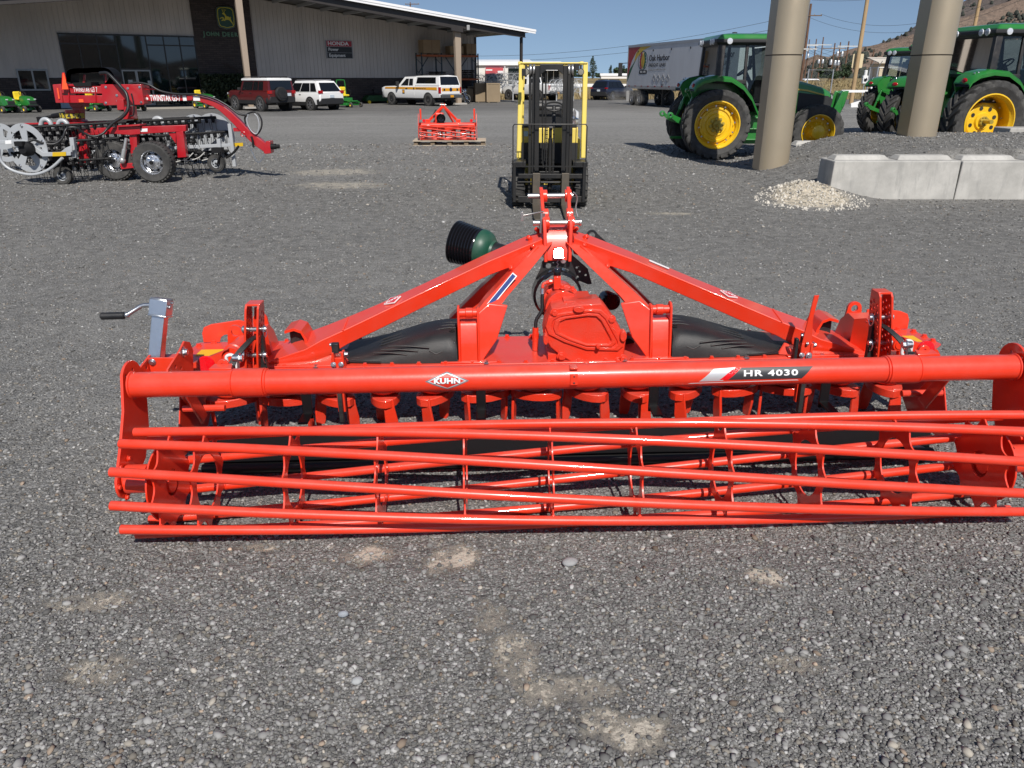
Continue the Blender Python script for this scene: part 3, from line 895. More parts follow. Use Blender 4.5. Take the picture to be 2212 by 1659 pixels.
# upper deck and neck
b.box((.07, 1.05, .735), (.15, .20, .05)); b.box((.09, 1.05, .46), (.36, .30, .05))
b.cyl((.0, 1.05, .69), (-.005, 1.32, .69), .095, seg=28); b.lathe([(.095, 0), (.108, .004), (.108, .03), (.095, .034)], (0, 1.15, .69), (0, 1, 0), 28, closed=True)
for a in range(8): b.bolt((.0 + .1 * math.cos(a * .785), 1.15, .69 + .1 * math.sin(a * .785)), (0, -1, 0), .009, .012)
b.bolt((.05, 1.06, .795), (0, 0, 1), .012, .016); b.bolt((.0, 1.10, .79), (0, 0, 1), .012, .02)
gearbox = b.build("gearbox", K_CAST, HARROW, 30, bevel=.0035, seg=2)
b = MB()
b.lathe([(.125, 0), (.14, .01), (.145, .09), (.14, .10), (.125, .095)], (-.01, 1.27, .70), (0, 1, 0), 32, closed=True)
b.build("shaft_guard", BLK_GLOSS, gearbox, 40)
b = MB()
p0 = T(*c_g(1365, 170), 1.12)
b.box((p0.x, 1.12, p0.z), (.038, .04, .07)); b.cyl((p0.x, 1.12, p0.z - .03), (p0.x, 1.12, p0.z - .075), .015, seg=10); b.cyl((p0.x - .02, 1.12, p0.z + .005), (p0.x - .06, 1.12, p0.z - .0), .010, seg=10)
b.cyl((p0.x - .025, 1.12, p0.z + .005), (p0.x - .045, 1.12, p0.z + .005), .014, seg=6)
b.tube(spline([(p0.x - .055, 1.12, p0.z), (p0.x - .075, 1.115, p0.z - .008), (p0.x - .08, 1.11, p0.z - .03)], 5), .009, 8)
b.cyl((p0.x + .0, 1.12, p0.z + .035), (p0.x, 1.12, p0.z + .04), .02, seg=14)
br = b.build("breather_block", K_CAST, gearbox, 35, bevel=.003)
b = MB(); b.lathe([(.019, 0), (.0205, .005), (.0205, .03), (.016, .038)], (p0.x, 1.12, p0.z + .038), (0, 0, 1), 18); b.build("breather_cap", BLK_GLOSS, br, 40)
b = MB()
b.tube(spline([(p0.x - .08, 1.11, p0.z - .045), (p0.x - .082, 1.10, p0.z - .10), (p0.x - .085, 1.09, p0.z - .15), (p0.x - .115, 1.08, p0.z - .20), (p0.x - .12, 1.07, p0.z - .25)], 6), .0105, 10)
b.build("lube_hose", HOSE, gearbox, 50)
b = MB(); b.cyl((p0.x - .08, 1.11, p0.z - .03), (p0.x - .081, 1.105, p0.z - .06), .012, seg=12); b.build("hose_ferrule", ZINC, gearbox, 40)
b = MB(); b.cyl((p0.x - .12, 1.07, p0.z - .24), (p0.x - .123, 1.06, .452), .017, seg=14); b.cyl((p0.x - .12, 1.07, p0.z - .27), (p0.x - .12, 1.07, p0.z - .30), .021, seg=6); b.build("oil_filler_pipe", K_CAST, gearbox, 40)
b = MB(); g = T(1322, 652, 1.25)
b.lathe([(.03, -.12), (.05, -.10), (.05, 0), (.045, .012)], (g.x, 1.25, g.z), (.2, -1, .1), 20)
b.build("oil_cap", BLK_GLOSS, gearbox, 40)
# two lower drum covers peeping out right of the gearbox
b = MB(); g = T(1350, 745, 1.15); b.lathe([(.03, -.1), (.075, -.08), (.075, .0), (.06, .02)], (g.x, 1.15, g.z - .02), (.5, -1, .1), 24); b.build("drum_cover", BLK_MAT, gearbox, 40)

# --- drive shaft laid to the left with its guard cone
b = MB()
pA, pB = T(*c_h(275, 590), 1.66), T(*c_h(800, 735), 1.53)
ax = (pB - pA).normalized(); L_ = (pB - pA).length
b.lathe([(.060, .20), (.060, L_ + .04)], pA, ax, 20); b.lathe([(.060, .31), (.066, .32), (.066, L_ + .04)], pA, ax, 20)
pto = b.build("pto_shaft", BLK_MAT, HARROW, 40)
b = MB(); prof = []
for i in range(9):
    h = -.015 + i * .0185; r_ = .130 - i * .0016
    prof += [(r_ - .014, h), (r_, h + .006), (r_, h + .011)]
b.lathe([(.10, -.02)] + prof + [(.108, .16), (.085, .0)], pA, ax, 36)
b.build("ribbed_boot", BLK_GLOSS, pto, 50)
b = MB(); b.lathe([(.110, .15), (.117, .158), (.116, .182), (.103, .212), (.084, .230), (.070, .236), (.066, .250)], pA, ax, 36, closed=False)
b.build("guard_cone", pm("pto_green_plastic", (.012, .075, .045), .42, dust=.15, dscale=8), pto, 40)
b = MB(); q0 = pA + ax * .30 + Vector((.03, -.03, .075)); 
for i in range(9): b.tube([q0 + ax * (.018 * i) + Vector((0, 0, -.004 * i)) + Vector((0, .005 * (-1) ** i, 0)), q0 + ax * (.018 * i + .02) + Vector((0, 0, -.004 * i - .004))], .0042, 6)
b.build("guard_chain", ZINC, pto, 40)
t_ = T(*c_h(610, 740), 1.42)
text("lettering", "B+P", .035, pm("stencil_yellow", (.35, .3, .03), .6), pto, frame(pA + ax * .47 + Vector((0, -.055, .052)), ax, Vector((0, .75, .65))), ext=.0005, bold=.001)

# --- black plastic covers left and right of the gearbox
for s in (-1, 1):
    rows = []
    xs = [.572, .58, .63, .70, .79, .88, .98, 1.08, 1.20]
    zt = [.578, .600, .601, .594, .574, .546, .51, .482, .46]
    for x, z in zip(xs, zt):
        zz = z; rows.append([(s * x, y, ZT + .002 + (zz - ZT - .002) * k) for y, k in ((.885 + .10 * max(0, x - .86), 0), (.89 + .10 * max(0, x - .86), .35), (.91 + .1 * max(0, x - .86), .72), (.945 + .06 * max(0, x - .8), .93), (1.0, 1.0), (1.10, 1.03), (1.2, 1.0), (1.27, .8), (1.30, 0))])
    rows[0] = [(p[0], p[1], ZT + (p[2] - ZT) * .93) for p in rows[0]]
    b = MB(); b.sheet(rows)
    b.add(rows[0], [tuple(range(9))])
    # embossed ribs and arrow
    for k in range(3):
        b.tube(spline([(s * (.84 - .06 * k), .893, .50 + .018 * k), (s * (.93 - .045 * k), .90, .51 + .018 * k), (s * (1.02 - .04 * k), .915, .505 + .018 * k)], 4), [.004] * 8 + [.003], 6)
    b.tube([(s * .65, .893, .515), (s * .685, .890, .50), (s * .72, .893, .52)], .0035, 6)
    for k in range(3): b.tube(spline([(s * .58, 1.02 + .05 * k, .603), (s * .66, 1.02 + .05 * k, .600), (s * .86, 1.02 + .05 * k, .552), (s * 1.0, 1.03 + .05 * k, .507)], 4), .0025, 6)
    b.bolt((s * .60, .98, .601), (0, -.2, 1), .011, .012); b.cur = 0
    b.prism([(s * .98, .885, .4585), (s * 1.36, .93, .4585), (s * 1.36, 1.05, .4585), (s * 1.0, 1.2, .4585)], (0, 0, .004))
    b.build("rotor_cover", BLK_MAT, HARROW, 45)

# --- depth adjusters with perforated plates, straps and pins
for s in (-1, 1):
    xo, xi = s * 1.550, s * 1.492      # outer / inner cheeks
    b = MB()
    prof = [(.615, .50), (.60, .60), (.592, .72), (.598, .85), (.61, .868), (.685, .868), (.70, .81), (.712, .68), (.715, .50), (.70, .46)]
    hs = []
    for r_ in range(8):
        for c_ in range(3):
            hs.append(circ(.622 + .032 * c_, .55 + .036 * r_ + .018 * (c_ % 2), .0095, 8))
    for xx in (xo, xi):
        b.plate(prof, hs, lambda u, v, w: (xx - .005 + w + s * .05 * (.869 - v) / .34, u, v), .010)
    b.box(((xo + xi) / 2, .648, .865), (abs(xo - xi) + .01, .075, .010)); b.box(((xo + xi) / 2 + s * .03, .706, .64), (abs(xo - xi) - .016, .008, .38), Matrix.Rotation(s * R(-8.3), 3, 'Y'))
    adj = b.build("depth_bracket", K_RED, HARROW, 30, bevel=.004)
    b = MB()
    for z, y in ((.735, .645), (.60, .65)):
        b = MB(); b.T = Matrix.Translation((s * .05 * (.869 - z) / .34, 0, 0))
        b.cyl((xo + s * .012, y, z), (xi - s * .02, y, z), .0115, seg=14)
        b.lathe([(.012, 0), (.019, .003), (.019, .012), (.012, .018)], (xo + s * .012, y, z), (s, 0, 0), 14); b.lathe([(.014, 0), (.017, .004), (.012, .02)], (xi - s * .012, y, z), (-s, 0, 0), 14)
        b.tube([(xi - s * .02, y + .024 * math.cos(a), z - .012 + .03 * math.sin(a)) for a in [2 * math.pi * k / 14 for k in range(14)]], .0026, 6, closed=True)
        b.build("lock_pin", ZINC, adj, 40)
    b = MB()
    pts = spline([(s * 1.535, .66, .70), (s * 1.545, .61, .70), (s * 1.575, .56, .675), (s * 1.61, .52, .635), (s * 1.625, .49, .60)], 4)
    rows = [[p + Vector((dx, 0, 0)) for dx in (-.016, .016)] for p in pts]
    b.sheet(rows); b.sheet([[p + Vector((0, .006, -.004)) for p in r_] for r_ in rows])
    b.box((s * 1.628, .485, .59), (.042, .03, .03))
    b.box((s * 1.521, .665, .60), (.03, .03, .20))
    b.build("retaining_strap", BLK_MAT, adj, 40)
    # hinge lugs welded on the tube under the bracket
    b = MB()
    b.plate(arc(1.60, .668, .026, -10, 190, 10) + [(1.55, .64), (1.54, .60), (1.66, .60)], [circ(1.60, .668, .011, 10)], lambda u, v, w: (s * u, .33 + w, v), .014)
    b.prism([(s * 1.55, .29, .655), (s * 1.65, .29, .655), (s * 1.64, .34, .66), (s * 1.56, .34, .66)], (0, 0, .012))
    b.build("hinge_lug", K_RED, adj, 30, bevel=.003)
    b = MB(); b.cyl((s * 1.545, .40, .675), (s * 1.575, .40, .675), .017, seg=14); b.bolt((s * 1.55, .40, .675), (-s, 0, 0), .016, .02); b.cyl((s * 1.55, .39, .665), (s * 1.553, .385, .615), .006, seg=8)
    b.build("lug_pin", ZINC, adj, 40)
    # pivot arm with reflector behind the tube
    b = MB()
    b.plate(arc(.0, .535, .045, 290, 440, 10) + [(.22, .50), (.24, .47), (.24, .44), (.02, .46)], [], lambda u, v, w: (s * (1.735 + u), .80 + w, v), .03)
    b.cyl((s * 1.74, .80, .535), (s * 1.74, .79, .535), .032, seg=20); b.cyl((s * 1.74, .79, .535), (s * 1.74, .785, .535), .022, seg=20)
    b.cyl((s * 1.74, .83, .535), (s * 1.735, 1.05, .54), .045, seg=18)
    b.lathe([(.045, 0), (.053, .005), (.053, .02), (.045, .025)], (s * 1.74, .86, .535), (0, 1, 0), 20, closed=True)
    # gear case end with lifting eyes
    b.loft([[Vector((s * x0, y, ZT)), Vector((s * x1, y, ZT)), Vector((s * (x1 - .03), y, ZT + h)), Vector((s * (x0 + .02), y, ZT + h))] for x0, x1, y, h in ((1.62, 1.80, .98, .06), (1.62, 1.80, 1.04, .12), (1.62, 1.80, 1.2, .14), (1.62, 1.78, 1.28, .08))])
    for yy, x in ((1.02, 1.77), (1.25, 1.70)):
        b.plate(arc(s * x, .60, .04, 0, 180, 10) + [(s * x - .05, .52), (s * x + .05, .52)], [circ(s * x, .60, .021, 12)], lambda u, v, w: (u, yy + w, v), .018)
    b.cyl((s * 1.665, .97, .575), (s * 1.665, .97, .61), .03, seg=16)
    b.prism([(s * 1.64, .93, .44), (s * 1.66, .90, .60), (s * 1.66, 1.0, .62), (s * 1.62, 1.05, .60), (s * 1.60, 1.02, .44)], (s * -.012, 0, 0))
    # open channel bracket inboard; a black box inside stands for its shade
    b.plate([(1.375, .452), (1.385, .56), (1.41, .61), (1.45, .625), (1.50, .61), (1.50, .595), (1.45, .609), (1.415, .595), (1.40, .56), (1.39, .452)], [], lambda u, v, w: (s * u, 1.0 + w, v), .16)
    b.cyl((s * 1.385, 1.06, .53), (s * 1.35, 1.05, .535), .022, seg=12)
    bb = MB(); bb.box((s * 1.447, 1.10, .525), (.085, .1, .14)); bb.build('channel_shade_block', BLK, HARROW, 0, bevel=.01)
    pv = b.build("pivot_arm", K_RED, HARROW, 35, bevel=.004)
    b = MB(); q = T(445, 788, .795) if s < 0 else T(2000, 755, .795)
    b.lathe([(.046, 0), (.046, .008), (.042, .012), (.0, .013)], (q.x, .80, q.z), (0, -1, .12), 28)
    b.build("reflector", K_REFL, pv, 40)
    b = MB(); q = T(500, 783, .66) if s < 0 else T(1959, 752, .66)
    loop = [(q.x + .024 * math.cos(a) * (1 if True else 0), .66 + .012 * math.sin(a), q.z + .036 * math.sin(a) * 1.0) for a in [2 * math.pi * k / 20 for k in range(20)]]
    loop = [(q.x + (.022 if math.cos(a) > 0 else -.022) * min(1, abs(math.cos(a)) * 1.5), .66, q.z + .04 * math.sin(a)) for a in [2 * math.pi * (k + .5) / 24 for k in range(24)]]
    b.tube(loop, .0085, 8, closed=True)
    b.build("chain_link", pm("white_link", (.75, .75, .75), .3), pv, 50)
    b = MB(); q = T(450, 765, .99) if s < 0 else T(1960, 715, 1.05)
    b.box((s * 1.96, 1.13, ZT + .0015), (.14, .10, .002)); b.build("warning_label", YEL_DECAL, pv, 0)
    b = MB(); b.box((s * 1.90, .948, ZT + .001), (.14, .04, .001)); b.box((s * 1.87, 1.02, ZT + .0016), (.05, .012, .001)); b.box((s * 1.885, 1.03, ZT + .0016), (.012, .04, .001))
    b.build("warning_label", GREY_DK, pv, 0)
    b = MB(); b.box((s * 1.93, .9485, ZT + .0018), (.05, .03, .001)); b.build("warning_label", WHITE, pv, 0)
    # end guard plate at the far corner of the trough
    b = MB()
    b.plate([(1.80, .455), (1.80, .575), (1.84, .585), (2.0, .563), (2.045, .545), (2.06, .51), (2.06, .455), (1.98, .455)] + arc(1.92, .455, .045, 0, 180, 8), [], lambda u, v, w: (s * u, 1.30 + w, v), .012)
    b.build("end_guard", K_RED, HARROW, 30, bevel=.003)
    # small black cover over the linkage inboard of the adjuster
    b = MB()
    b.prism([(s * 1.36, 1.02, .475), (s * 1.33, 1.10, .485), (s * 1.43, 1.12, .49), (s * 1.49, 1.0, .47), (s * 1.46, .93, .462), (s * 1.41, .93, .462)], (0, 0, .006))
    b.cur = 1; b.bolt((s * 1.45, 1.05, .487), (0, 0, 1), .010, .010); b.bolt((s * 1.36, 1.06, .487), (0, 0, 1), .010, .010)
    b.build("linkage_cover", [BLK_MAT, ZINC], HARROW, 30, bevel=.002)
    # side deflector disc and its stay at the trough end, below the tube
    b = MB()
    b.plate(arc(1.03, .22, .22, -60, 150, 14) + [(.70, .06), (.74, -.0), (1.1, -.0)], [], lambda u, v, w: (s * (2.04 + w), u, v), .008)
    b.prism([(s * 1.98, .62, .50), (s * 1.98, .70, .50), (s * 2.0, .98, .20), (s * 2.0, .90, .18)], (s * .02, 0, 0))
    b.prism([(s * 1.88, .50, .50), (s * 1.88, .58, .50), (s * 1.90, .80, .22), (s * 1.90, .72, .20)], (s * .012, 0, 0))
    b.cyl((s * 1.80, .79, .26), (s * 2.02, .79, .26), .018, seg=10)
    b.build("side_deflector", K_RED, HARROW, 30, bevel=.003)

# --- jack stand on the left end
b = MB()
jx, jy = -1.955, .62
b.T = Matrix.Translation((jx, jy, .87)) @ Matrix.Rotation(R(10), 4, 'Y') @ Matrix.Rotation(R(-14), 4, 'X') @ Matrix.Translation((-jx, -jy, -.87)); b.box((jx, jy, .735), (.058, .058, .27)); b.box((jx, jy, .862), (.082, .082, .075)); b.box((jx, jy, .902), (.078, .078, .006)); b.box((jx, jy, .822), (.086, .086, .008))
b.cyl((jx + .041, jy - .012, .868), (jx + .05, jy - .012, .868), .010, seg=10); b.cyl((jx + .041, jy + .02, .886), (jx + .048, jy + .02, .886), .007, seg=8)
jack = b.build("jack_stand", ZINC, HARROW, 30, bevel=.004)
b = MB()
b.tube(spline([(jx - .04, jy, .872), (jx - .085, jy - .002, .872), (jx - .115, jy - .012, .858), (jx - .15, jy - .03, .838)], 5), .0105, 10); b.sphere((jx - .155, jy - .032, .835), .014, 10, 6); b.build("crank_rod", ZINC, jack, 40)
b = MB(); b.lathe([(.014, 0), (.0175, .004), (.0175, .085), (.018, .105), (.012, .112)], (jx - .163, jy - .034, .834), (-1, -.03, 0), 18); b.build("crank_handle", BLK_MAT, jack, 40)
b = MB()
for x, hi in ((-2.02, .655), (-1.885, .665)):
    b.plate([(.36, .585), (.39, .63), (.55, hi), (.62, hi + .025), (.68, hi), (.70, .62), (.66, .52), (.50, .53), (.36, .56)], [circ(.47, .612, .009, 8), circ(.53, .585, .008, 8)], lambda u, v, w: (x + w, u, v), .010)
b.box((-1.945, .50, .60), (.125, .010, .10)); b.box((-1.95, .62, .60), (.12, .12, .01))
b.cur = 1
b.bolt((-1.875, .585, .645), (1, 0, 0), .017, .02); b.bolt((-2.02 - .0, .46, .625), (-1, 0, 0), .012, .012); b.bolt((-1.99, .494, .63), (0, -1, 0), .012, .012)
b.build("jack_bracket", [K_RED, ZINC], HARROW, 30, bevel=.004)

# --- upright marker lever at the right
b = MB()
b.loft([[Vector((x - w, y - .003, z)), Vector((x + w, y + .004, z)), Vector((x + w, y + .012, z)), Vector((x - w, y + .006, z))] for x, y, z, w in ((1.272, .82, .455, .034), (1.264, .82, .52, .030), (1.262, .815, .60, .022), (1.257, .80, .675, .014), (1.260, .80, .71, .013), (1.268, .80, .78, .014), (1.272, .80, .808, .0135))])
b.cur = 1; b.bolt((1.28, .815, .475), (0, -1, .2), .012, .014); b.bolt((1.262, .812, .545), (1, -1, .2), .008, .008)
b.build("marker_lever", [K_RED, ZINC], HARROW, 30, bevel=.002)

# --- stickers on the beams
def sticker(name, px, ly, w, h, mat, xdir, ydir, dz=0):
    p = T(px[0], px[1], ly) if not isinstance(px, Vector) else px
    M = frame(p, xdir, ydir)
    b = MB(); b.T = M; b.box((0, 0, .0012), (w, h, .0012)); return b.build(name, mat, HARROW, 0)
dL = Vector((.45, .15, .19)).normalized()
for s in (-1, 1):
    cx, cy, cz = s * .93, 1.15, .7245
    d = Vector((s * .255, -.085, -.10)).normalized() * (1 if s > 0 else -1)
    up = Vector((0, .14, .020))
    M = frame((cx, cy, cz), d, up)
    b = MB(); b.T = M; b.prism([(-.052, 0, 0), (0, -.05, 0), (.052, 0, 0), (0, .05, 0)], (0, 0, .0055))
    b.build("maker_badge", WHITE, HARROW, 0)
    b = MB(); b.T = M; b.prism([(-.045, 0, .0055), (0, -.043, .0055), (.045, 0, .0055), (0, .043, .0055)], (0, 0, .001))
    bd = b.build("maker_badge", K_REFL, HARROW, 0)
    text("lettering", "KUHN", .026, WHITE, HARROW, M @ Matrix.Translation((0, 0, .0072)), bold=.0012, ext=.0003)
M = frame((.56, 1.28, .869), Vector((.355, -.118, -.136)), Vector((0, .14, .014)))
b = MB(); b.T = M; b.box((0, 0, .002), (.12, .022, .003)); b.build("warning_label", WHITE, HARROW, 0)
# blue safety strip down the left inner leg
p0, p1 = T(1117, 596, 1.125), T(1058, 668, 1.03)
M = frame((p0 + p1) / 2 + Vector((-.012, -.012, .012)), p1 - p0, Vector((-.6, .3, .8)))
b = MB(); b.T = M; b.box((0, 0, .0), ((p1 - p0).length, .03, .002)); b.build("safety_strip", WHITE, HARROW, 0)
b = MB(); b.T = M; b.box((0, .001, 0), ((p1 - p0).length - .012, .022, .005)); b.build("safety_strip", pm("label_blue", (.02, .05, .2), .6, spec=.2), HARROW, 0)
# ------------------------------------------------------------------ fields, hills, far trees
def simple_mesh(name, verts, faces, mat, smooth=True):
    me = bpy.data.meshes.new(name); me.from_pydata(verts, [], faces)
    if smooth: me.polygons.foreach_set("use_smooth", [True] * len(me.polygons))
    me.materials.append(mat)
    o = bpy.data.objects.new(name, me); COL.objects.link(o); return o
def mat_drygrass(name, a, b_, c):
    m, nt, nd, ln, p = new_mat(name)
    n1 = noise(nt, .08, 6, .7); n2 = noise(nt, 1.5, 5, .7, stretch=(1, .3, 1))
    col = mix_rgb(nt, mix_rgb(nt, a, b_, mrange(nt, n1, .35, .65)), c, mrange(nt, n2, .45, .75))
    ln.new(col, p.inputs["Base Color"]); p.inputs["Roughness"].default_value = .95; p.inputs["Specular IOR Level"].default_value = .1
    ln.new(bump(nt, n2, .3), p.inputs["Normal"]); return m
FIELD = mat_drygrass("dry_grass_field", (.30, .22, .115), (.22, .175, .095), (.16, .15, .075))
# field starts behind the yard edge; it rises a little towards the right-hand bank
def fz(x, y):
    k = min(1, max(0, (y - 74) / 26)); k = k * k * (3 - 2 * k)
    rgt = min(1, max(0, (x - 14) / 22))
    return .02 + k * rgt * 1.5
v = []; f = []; xs = [-900, -400, -150, -60, -20, -8, 0, 6, 12, 18, 24, 30, 38, 48, 60, 90, 160, 400, 1200]; ys = [74, 78, 82, 87, 93, 100, 115, 140, 200, 400, 900, 2500, 5000]
for y in ys:
    for x in xs: v.append((x, y + (4 * math.sin(x * .07) if y < 80 else 0), fz(x, y)))
nx = len(xs)
f = [(i * nx + j, i * nx + j + 1, (i + 1) * nx + j + 1, (i + 1) * nx + j) for i in range(len(ys) - 1) for j in range(nx - 1)]
tag(simple_mesh("field", v, f, FIELD), kind="structure")

def ridge(name, prof, dist, depth, mat, seed):
    """prof: photo skyline points; terrain falling towards the viewer over `depth` metres"""
    rs = random.Random(seed); rows = []
    pts = []
    for i in range(len(prof) - 1):
        (x0, y0), (x1, y1) = prof[i], prof[i + 1]
        n = max(2, int(abs(x1 - x0) / 14))
        for k in range(n): pts.append((lerp(x0, x1, k / n), lerp(y0, y1, k / n)))
    pts.append(prof[-1])
    P = [V(x, y, dist) for x, y in pts]
    N = 26; V_ = []
    ph = [rs.random() * 6 for _ in range(6)]
    for k in range(N + 1):
        t = k / N
        for i, p in enumerate(P):
            prog = math.sin(t * math.pi / 2) ** .9
            z = max(-2, p.z * (1 - prog) if k else p.z)
            z += (p.z * .09 + 1) * math.sin(p.x * .021 + ph[0] + t * 3) * math.sin(t * 9 + ph[1] + p.x * .006) * math.sin(math.pi * t)
            z += (rs.random() - .5) * p.z * .012
            V_.append((p.x * (1 - t * depth / dist * .25), p.y - depth * t, z))
    # back slope
    for p in P: V_.append((p.x * 1.15, p.y + depth * .8, -3))
    n = len(P); F = [(k * n + i, k * n + i + 1, (k + 1) * n + i + 1, (k + 1) * n + i) for k in range(N) for i in range(n - 1)]
    b0 = (N + 1) * n
    F += [(b0 + i, b0 + i + 1, i + 1, i) for i in range(n - 1)]
    o = simple_mesh(name, V_, F, mat); tag(o, kind="structure")
    return P, V_, n, N
def mat_hill(name, a, b_, rock):
    m, nt, nd, ln, p = new_mat(name)
    n1 = noise(nt, .012, 6, .7); n2 = noise(nt, .05, 6, .75, stretch=(1, 1, 3)); n3 = noise(nt, .16, 5, .7)
    col = mix_rgb(nt, mix_rgb(nt, a, b_, mrange(nt, n1, .4, .62)), rock, mrange(nt, n2, .5, .66, 0, .85))
    col = mix_rgb(nt, col, tuple(c * .45 for c in rock), mrange(nt, n3, .60, .72, 0, .65))
    ln.new(col, p.inputs["Base Color"]); p.inputs["Roughness"].default_value = 1; p.inputs["Specular IOR Level"].default_value = 0
    ln.new(bump(nt, n2, 9), p.inputs["Normal"]); return m
HILL_A = mat_hill("tan_hillside", (.30, .225, .175), (.25, .185, .145), (.16, .13, .11))  # distance haze is put into these muted grey-brown hill tones
HILL_B = mat_hill("rocky_hillside", (.17, .14, .125), (.14, .125, .12), (.10, .10, .10))
hb = ridge("hills", [(1560, 168), (1700, 160), (1800, 140), (1905, 92), (1950, 75), (1992, 47), (2040, 26), (2095, -4), (2150, -40), (2230, -75), (2330, -110), (2480, -130), (2700, -140)], 1700, 620, HILL_B, 3)
ha = ridge("hillside", [(1500, 169), (1640, 166), (1700, 152), (1740, 128), (1765, 118), (1790, 123), (1815, 112), (1850, 103), (1880, 99), (1915, 92), (1945, 84), (1990, 68), (2040, 50), (2090, 34), (2150, 12), (2230, -15), (2330, -45), (2480, -70), (2700, -80)], 1150, 480, HILL_A, 5)
# junipers on the slopes: a wood that reads as one mass
def shrub_mass(name, label, sets, seed, mat):
    rs = random.Random(seed); b = MB()
    for (P, V_, n, N), count, s0, s1, lo in sets:
        for _ in range(count):
            k = int((lo + (1 - lo) * rs.random()) * (N - 1)); i = rs.randrange(n - 1)
            if math.sin(i * .55 + k * .8) + math.sin(i * .23 - k * 1.1 + 2) + rs.random() * 1.6 < .5: continue
            t, u = rs.random(), rs.random()
            a = Vector(V_[k * n + i]); bb = Vector(V_[k * n + i + 1]); c = Vector(V_[(k + 1) * n + i])
            p = a + (bb - a) * t + (c - a) * u
            s_ = lerp(s0, s1, rs.random() ** 1.6)
            b.add(*blob(p + Vector((0, 0, s_ * .45)), s_, rs))
    o = b.build(name, mat, None, 60, fix=False); tag(o, label, "trees", kind="stuff")
def blob(c, s, rs):
    V_ = []; seg, rings = 7, 4
    for i in range(rings + 1):
        t = math.pi * i / rings
        for j in range(seg):
            a = 2 * math.pi * (j + .5 * (i % 2)) / seg; q = s * (.75 + .5 * rs.random())
            V_.append(c + Vector((math.sin(t) * math.cos(a) * q * .62, math.sin(t) * math.sin(a) * q * .62, -math.cos(t) * q * .75)))
    F = [(i * seg + j, i * seg + (j + 1) % seg, (i + 1) * seg + (j + 1) % seg, (i + 1) * seg + j) for i in range(rings) for j in range(seg)]
    return V_, F
JUN = pm("juniper_green", (.045, .052, .042), .95, var=.35, dscale=.03)
shrub_mass("juniper_scrub", "dark juniper scrub dotted over the tan hillside and along its foot", [(ha, 11000, 1.5, 5.0, .10), (hb, 3500, 2.5, 6.5, 0.0)], 11, JUN)
# low hill and tree band behind the photographer (what the shop windows mirror)
v = []; n = 60
for i in range(n + 1):
    x = -900 + 1800 * i / n
    h = 26 + 14 * math.sin(i * .5) + 10 * math.sin(i * 1.3 + 1)
    v += [(x, -420, -2), (x, -520, h), (x, -800, -2)]
f = [(i * 3 + k, i * 3 + 3 + k, i * 3 + 4 + k, i * 3 + 1 + k) for i in range(n) for k in range(2)]
tag(simple_mesh("hills", v, f, HILL_B), kind="structure")

LEAF = pm("tree_leaves", (.035, .06, .025), .8, var=.45, dscale=.8)
LEAF2 = pm("poplar_leaves", (.03, .05, .028), .85, var=.4, dscale=.8)
BARK = pm("tree_bark", (.07, .055, .04), .9, var=.3, dscale=3)
def leafy(b, rs, n, size, fn):
    for _ in range(n):
        p = fn(rs); nrm = Vector((rs.uniform(-1, 1), rs.uniform(-1, 1), rs.uniform(-.4, 1))).normalized()
        x = nrm.orthogonal().normalized() * size * rs.uniform(.6, 1.3); y = nrm.cross(x).normalized() * size * rs.uniform(.5, 1.1)
        b.add([p - x - y * .3, p + x * .2 - y, p + x + y * .2, p - x * .1 + y], [(0, 1, 2, 3)])
def tree(kind, label, px, py, dist, h, w, seed, mat=LEAF, group="far trees on the edge of the field"):
    g = V(px, py, dist); base = Vector((g.x, g.y, fz(g.x, g.y)))
    t = thing("poplar_tree" if kind == 'p' else "tree", label, "tree", base, 0, group)
    rs = random.Random(seed)
    b = MB(); b.tube([(0, 0, 0), (0, 0, h * .35), (.05 * w, 0, h * .75)], [h * .03, h * .02, h * .006], 7)
    for k in range(5):
        a = rs.random() * 6.3; z = h * (.2 + .1 * k); b.tube([(0, 0, z), (math.cos(a) * w * .35, math.sin(a) * w * .35, z + h * .15)], [h * .01, h * .004], 5)
    b.build("trunk", BARK, t, 40)
    lumps = []
    for k in range(9 if kind == 'p' else 14):
        if kind == 'p':
            z = h * (.12 + .8 * k / 9); r_ = w * .5 * math.sin(math.pi * min(1, (.18 + .82 * k / 9.2))) * .9 + .1
            lumps.append((Vector((rs.uniform(-.1, .1) * w, rs.uniform(-.1, .1) * w, z)), r_, h * .11))
        else:
            a = rs.random() * 6.3; q = w * .33 * rs.random() ** .5; z = h * rs.uniform(.25, .85)
            lumps.append((Vector((q * math.cos(a), q * math.sin(a), z)), w * rs.uniform(.16, .28), h * rs.uniform(.1, .18)))
    def fn(r_):
        c, rr, rz = r_.choice(lumps); d = Vector((r_.gauss(0, 1), r_.gauss(0, 1), r_.gauss(0, 1))).normalized() * r_.uniform(.6, 1.05)
        return c + Vector((d.x * rr, d.y * rr, d.z * rz))
    b = MB(); leafy(b, rs, 900, w * .055 if kind == 'b' else h * .022, fn); b.build("crown", mat, t, 0, fix=False)
    return t
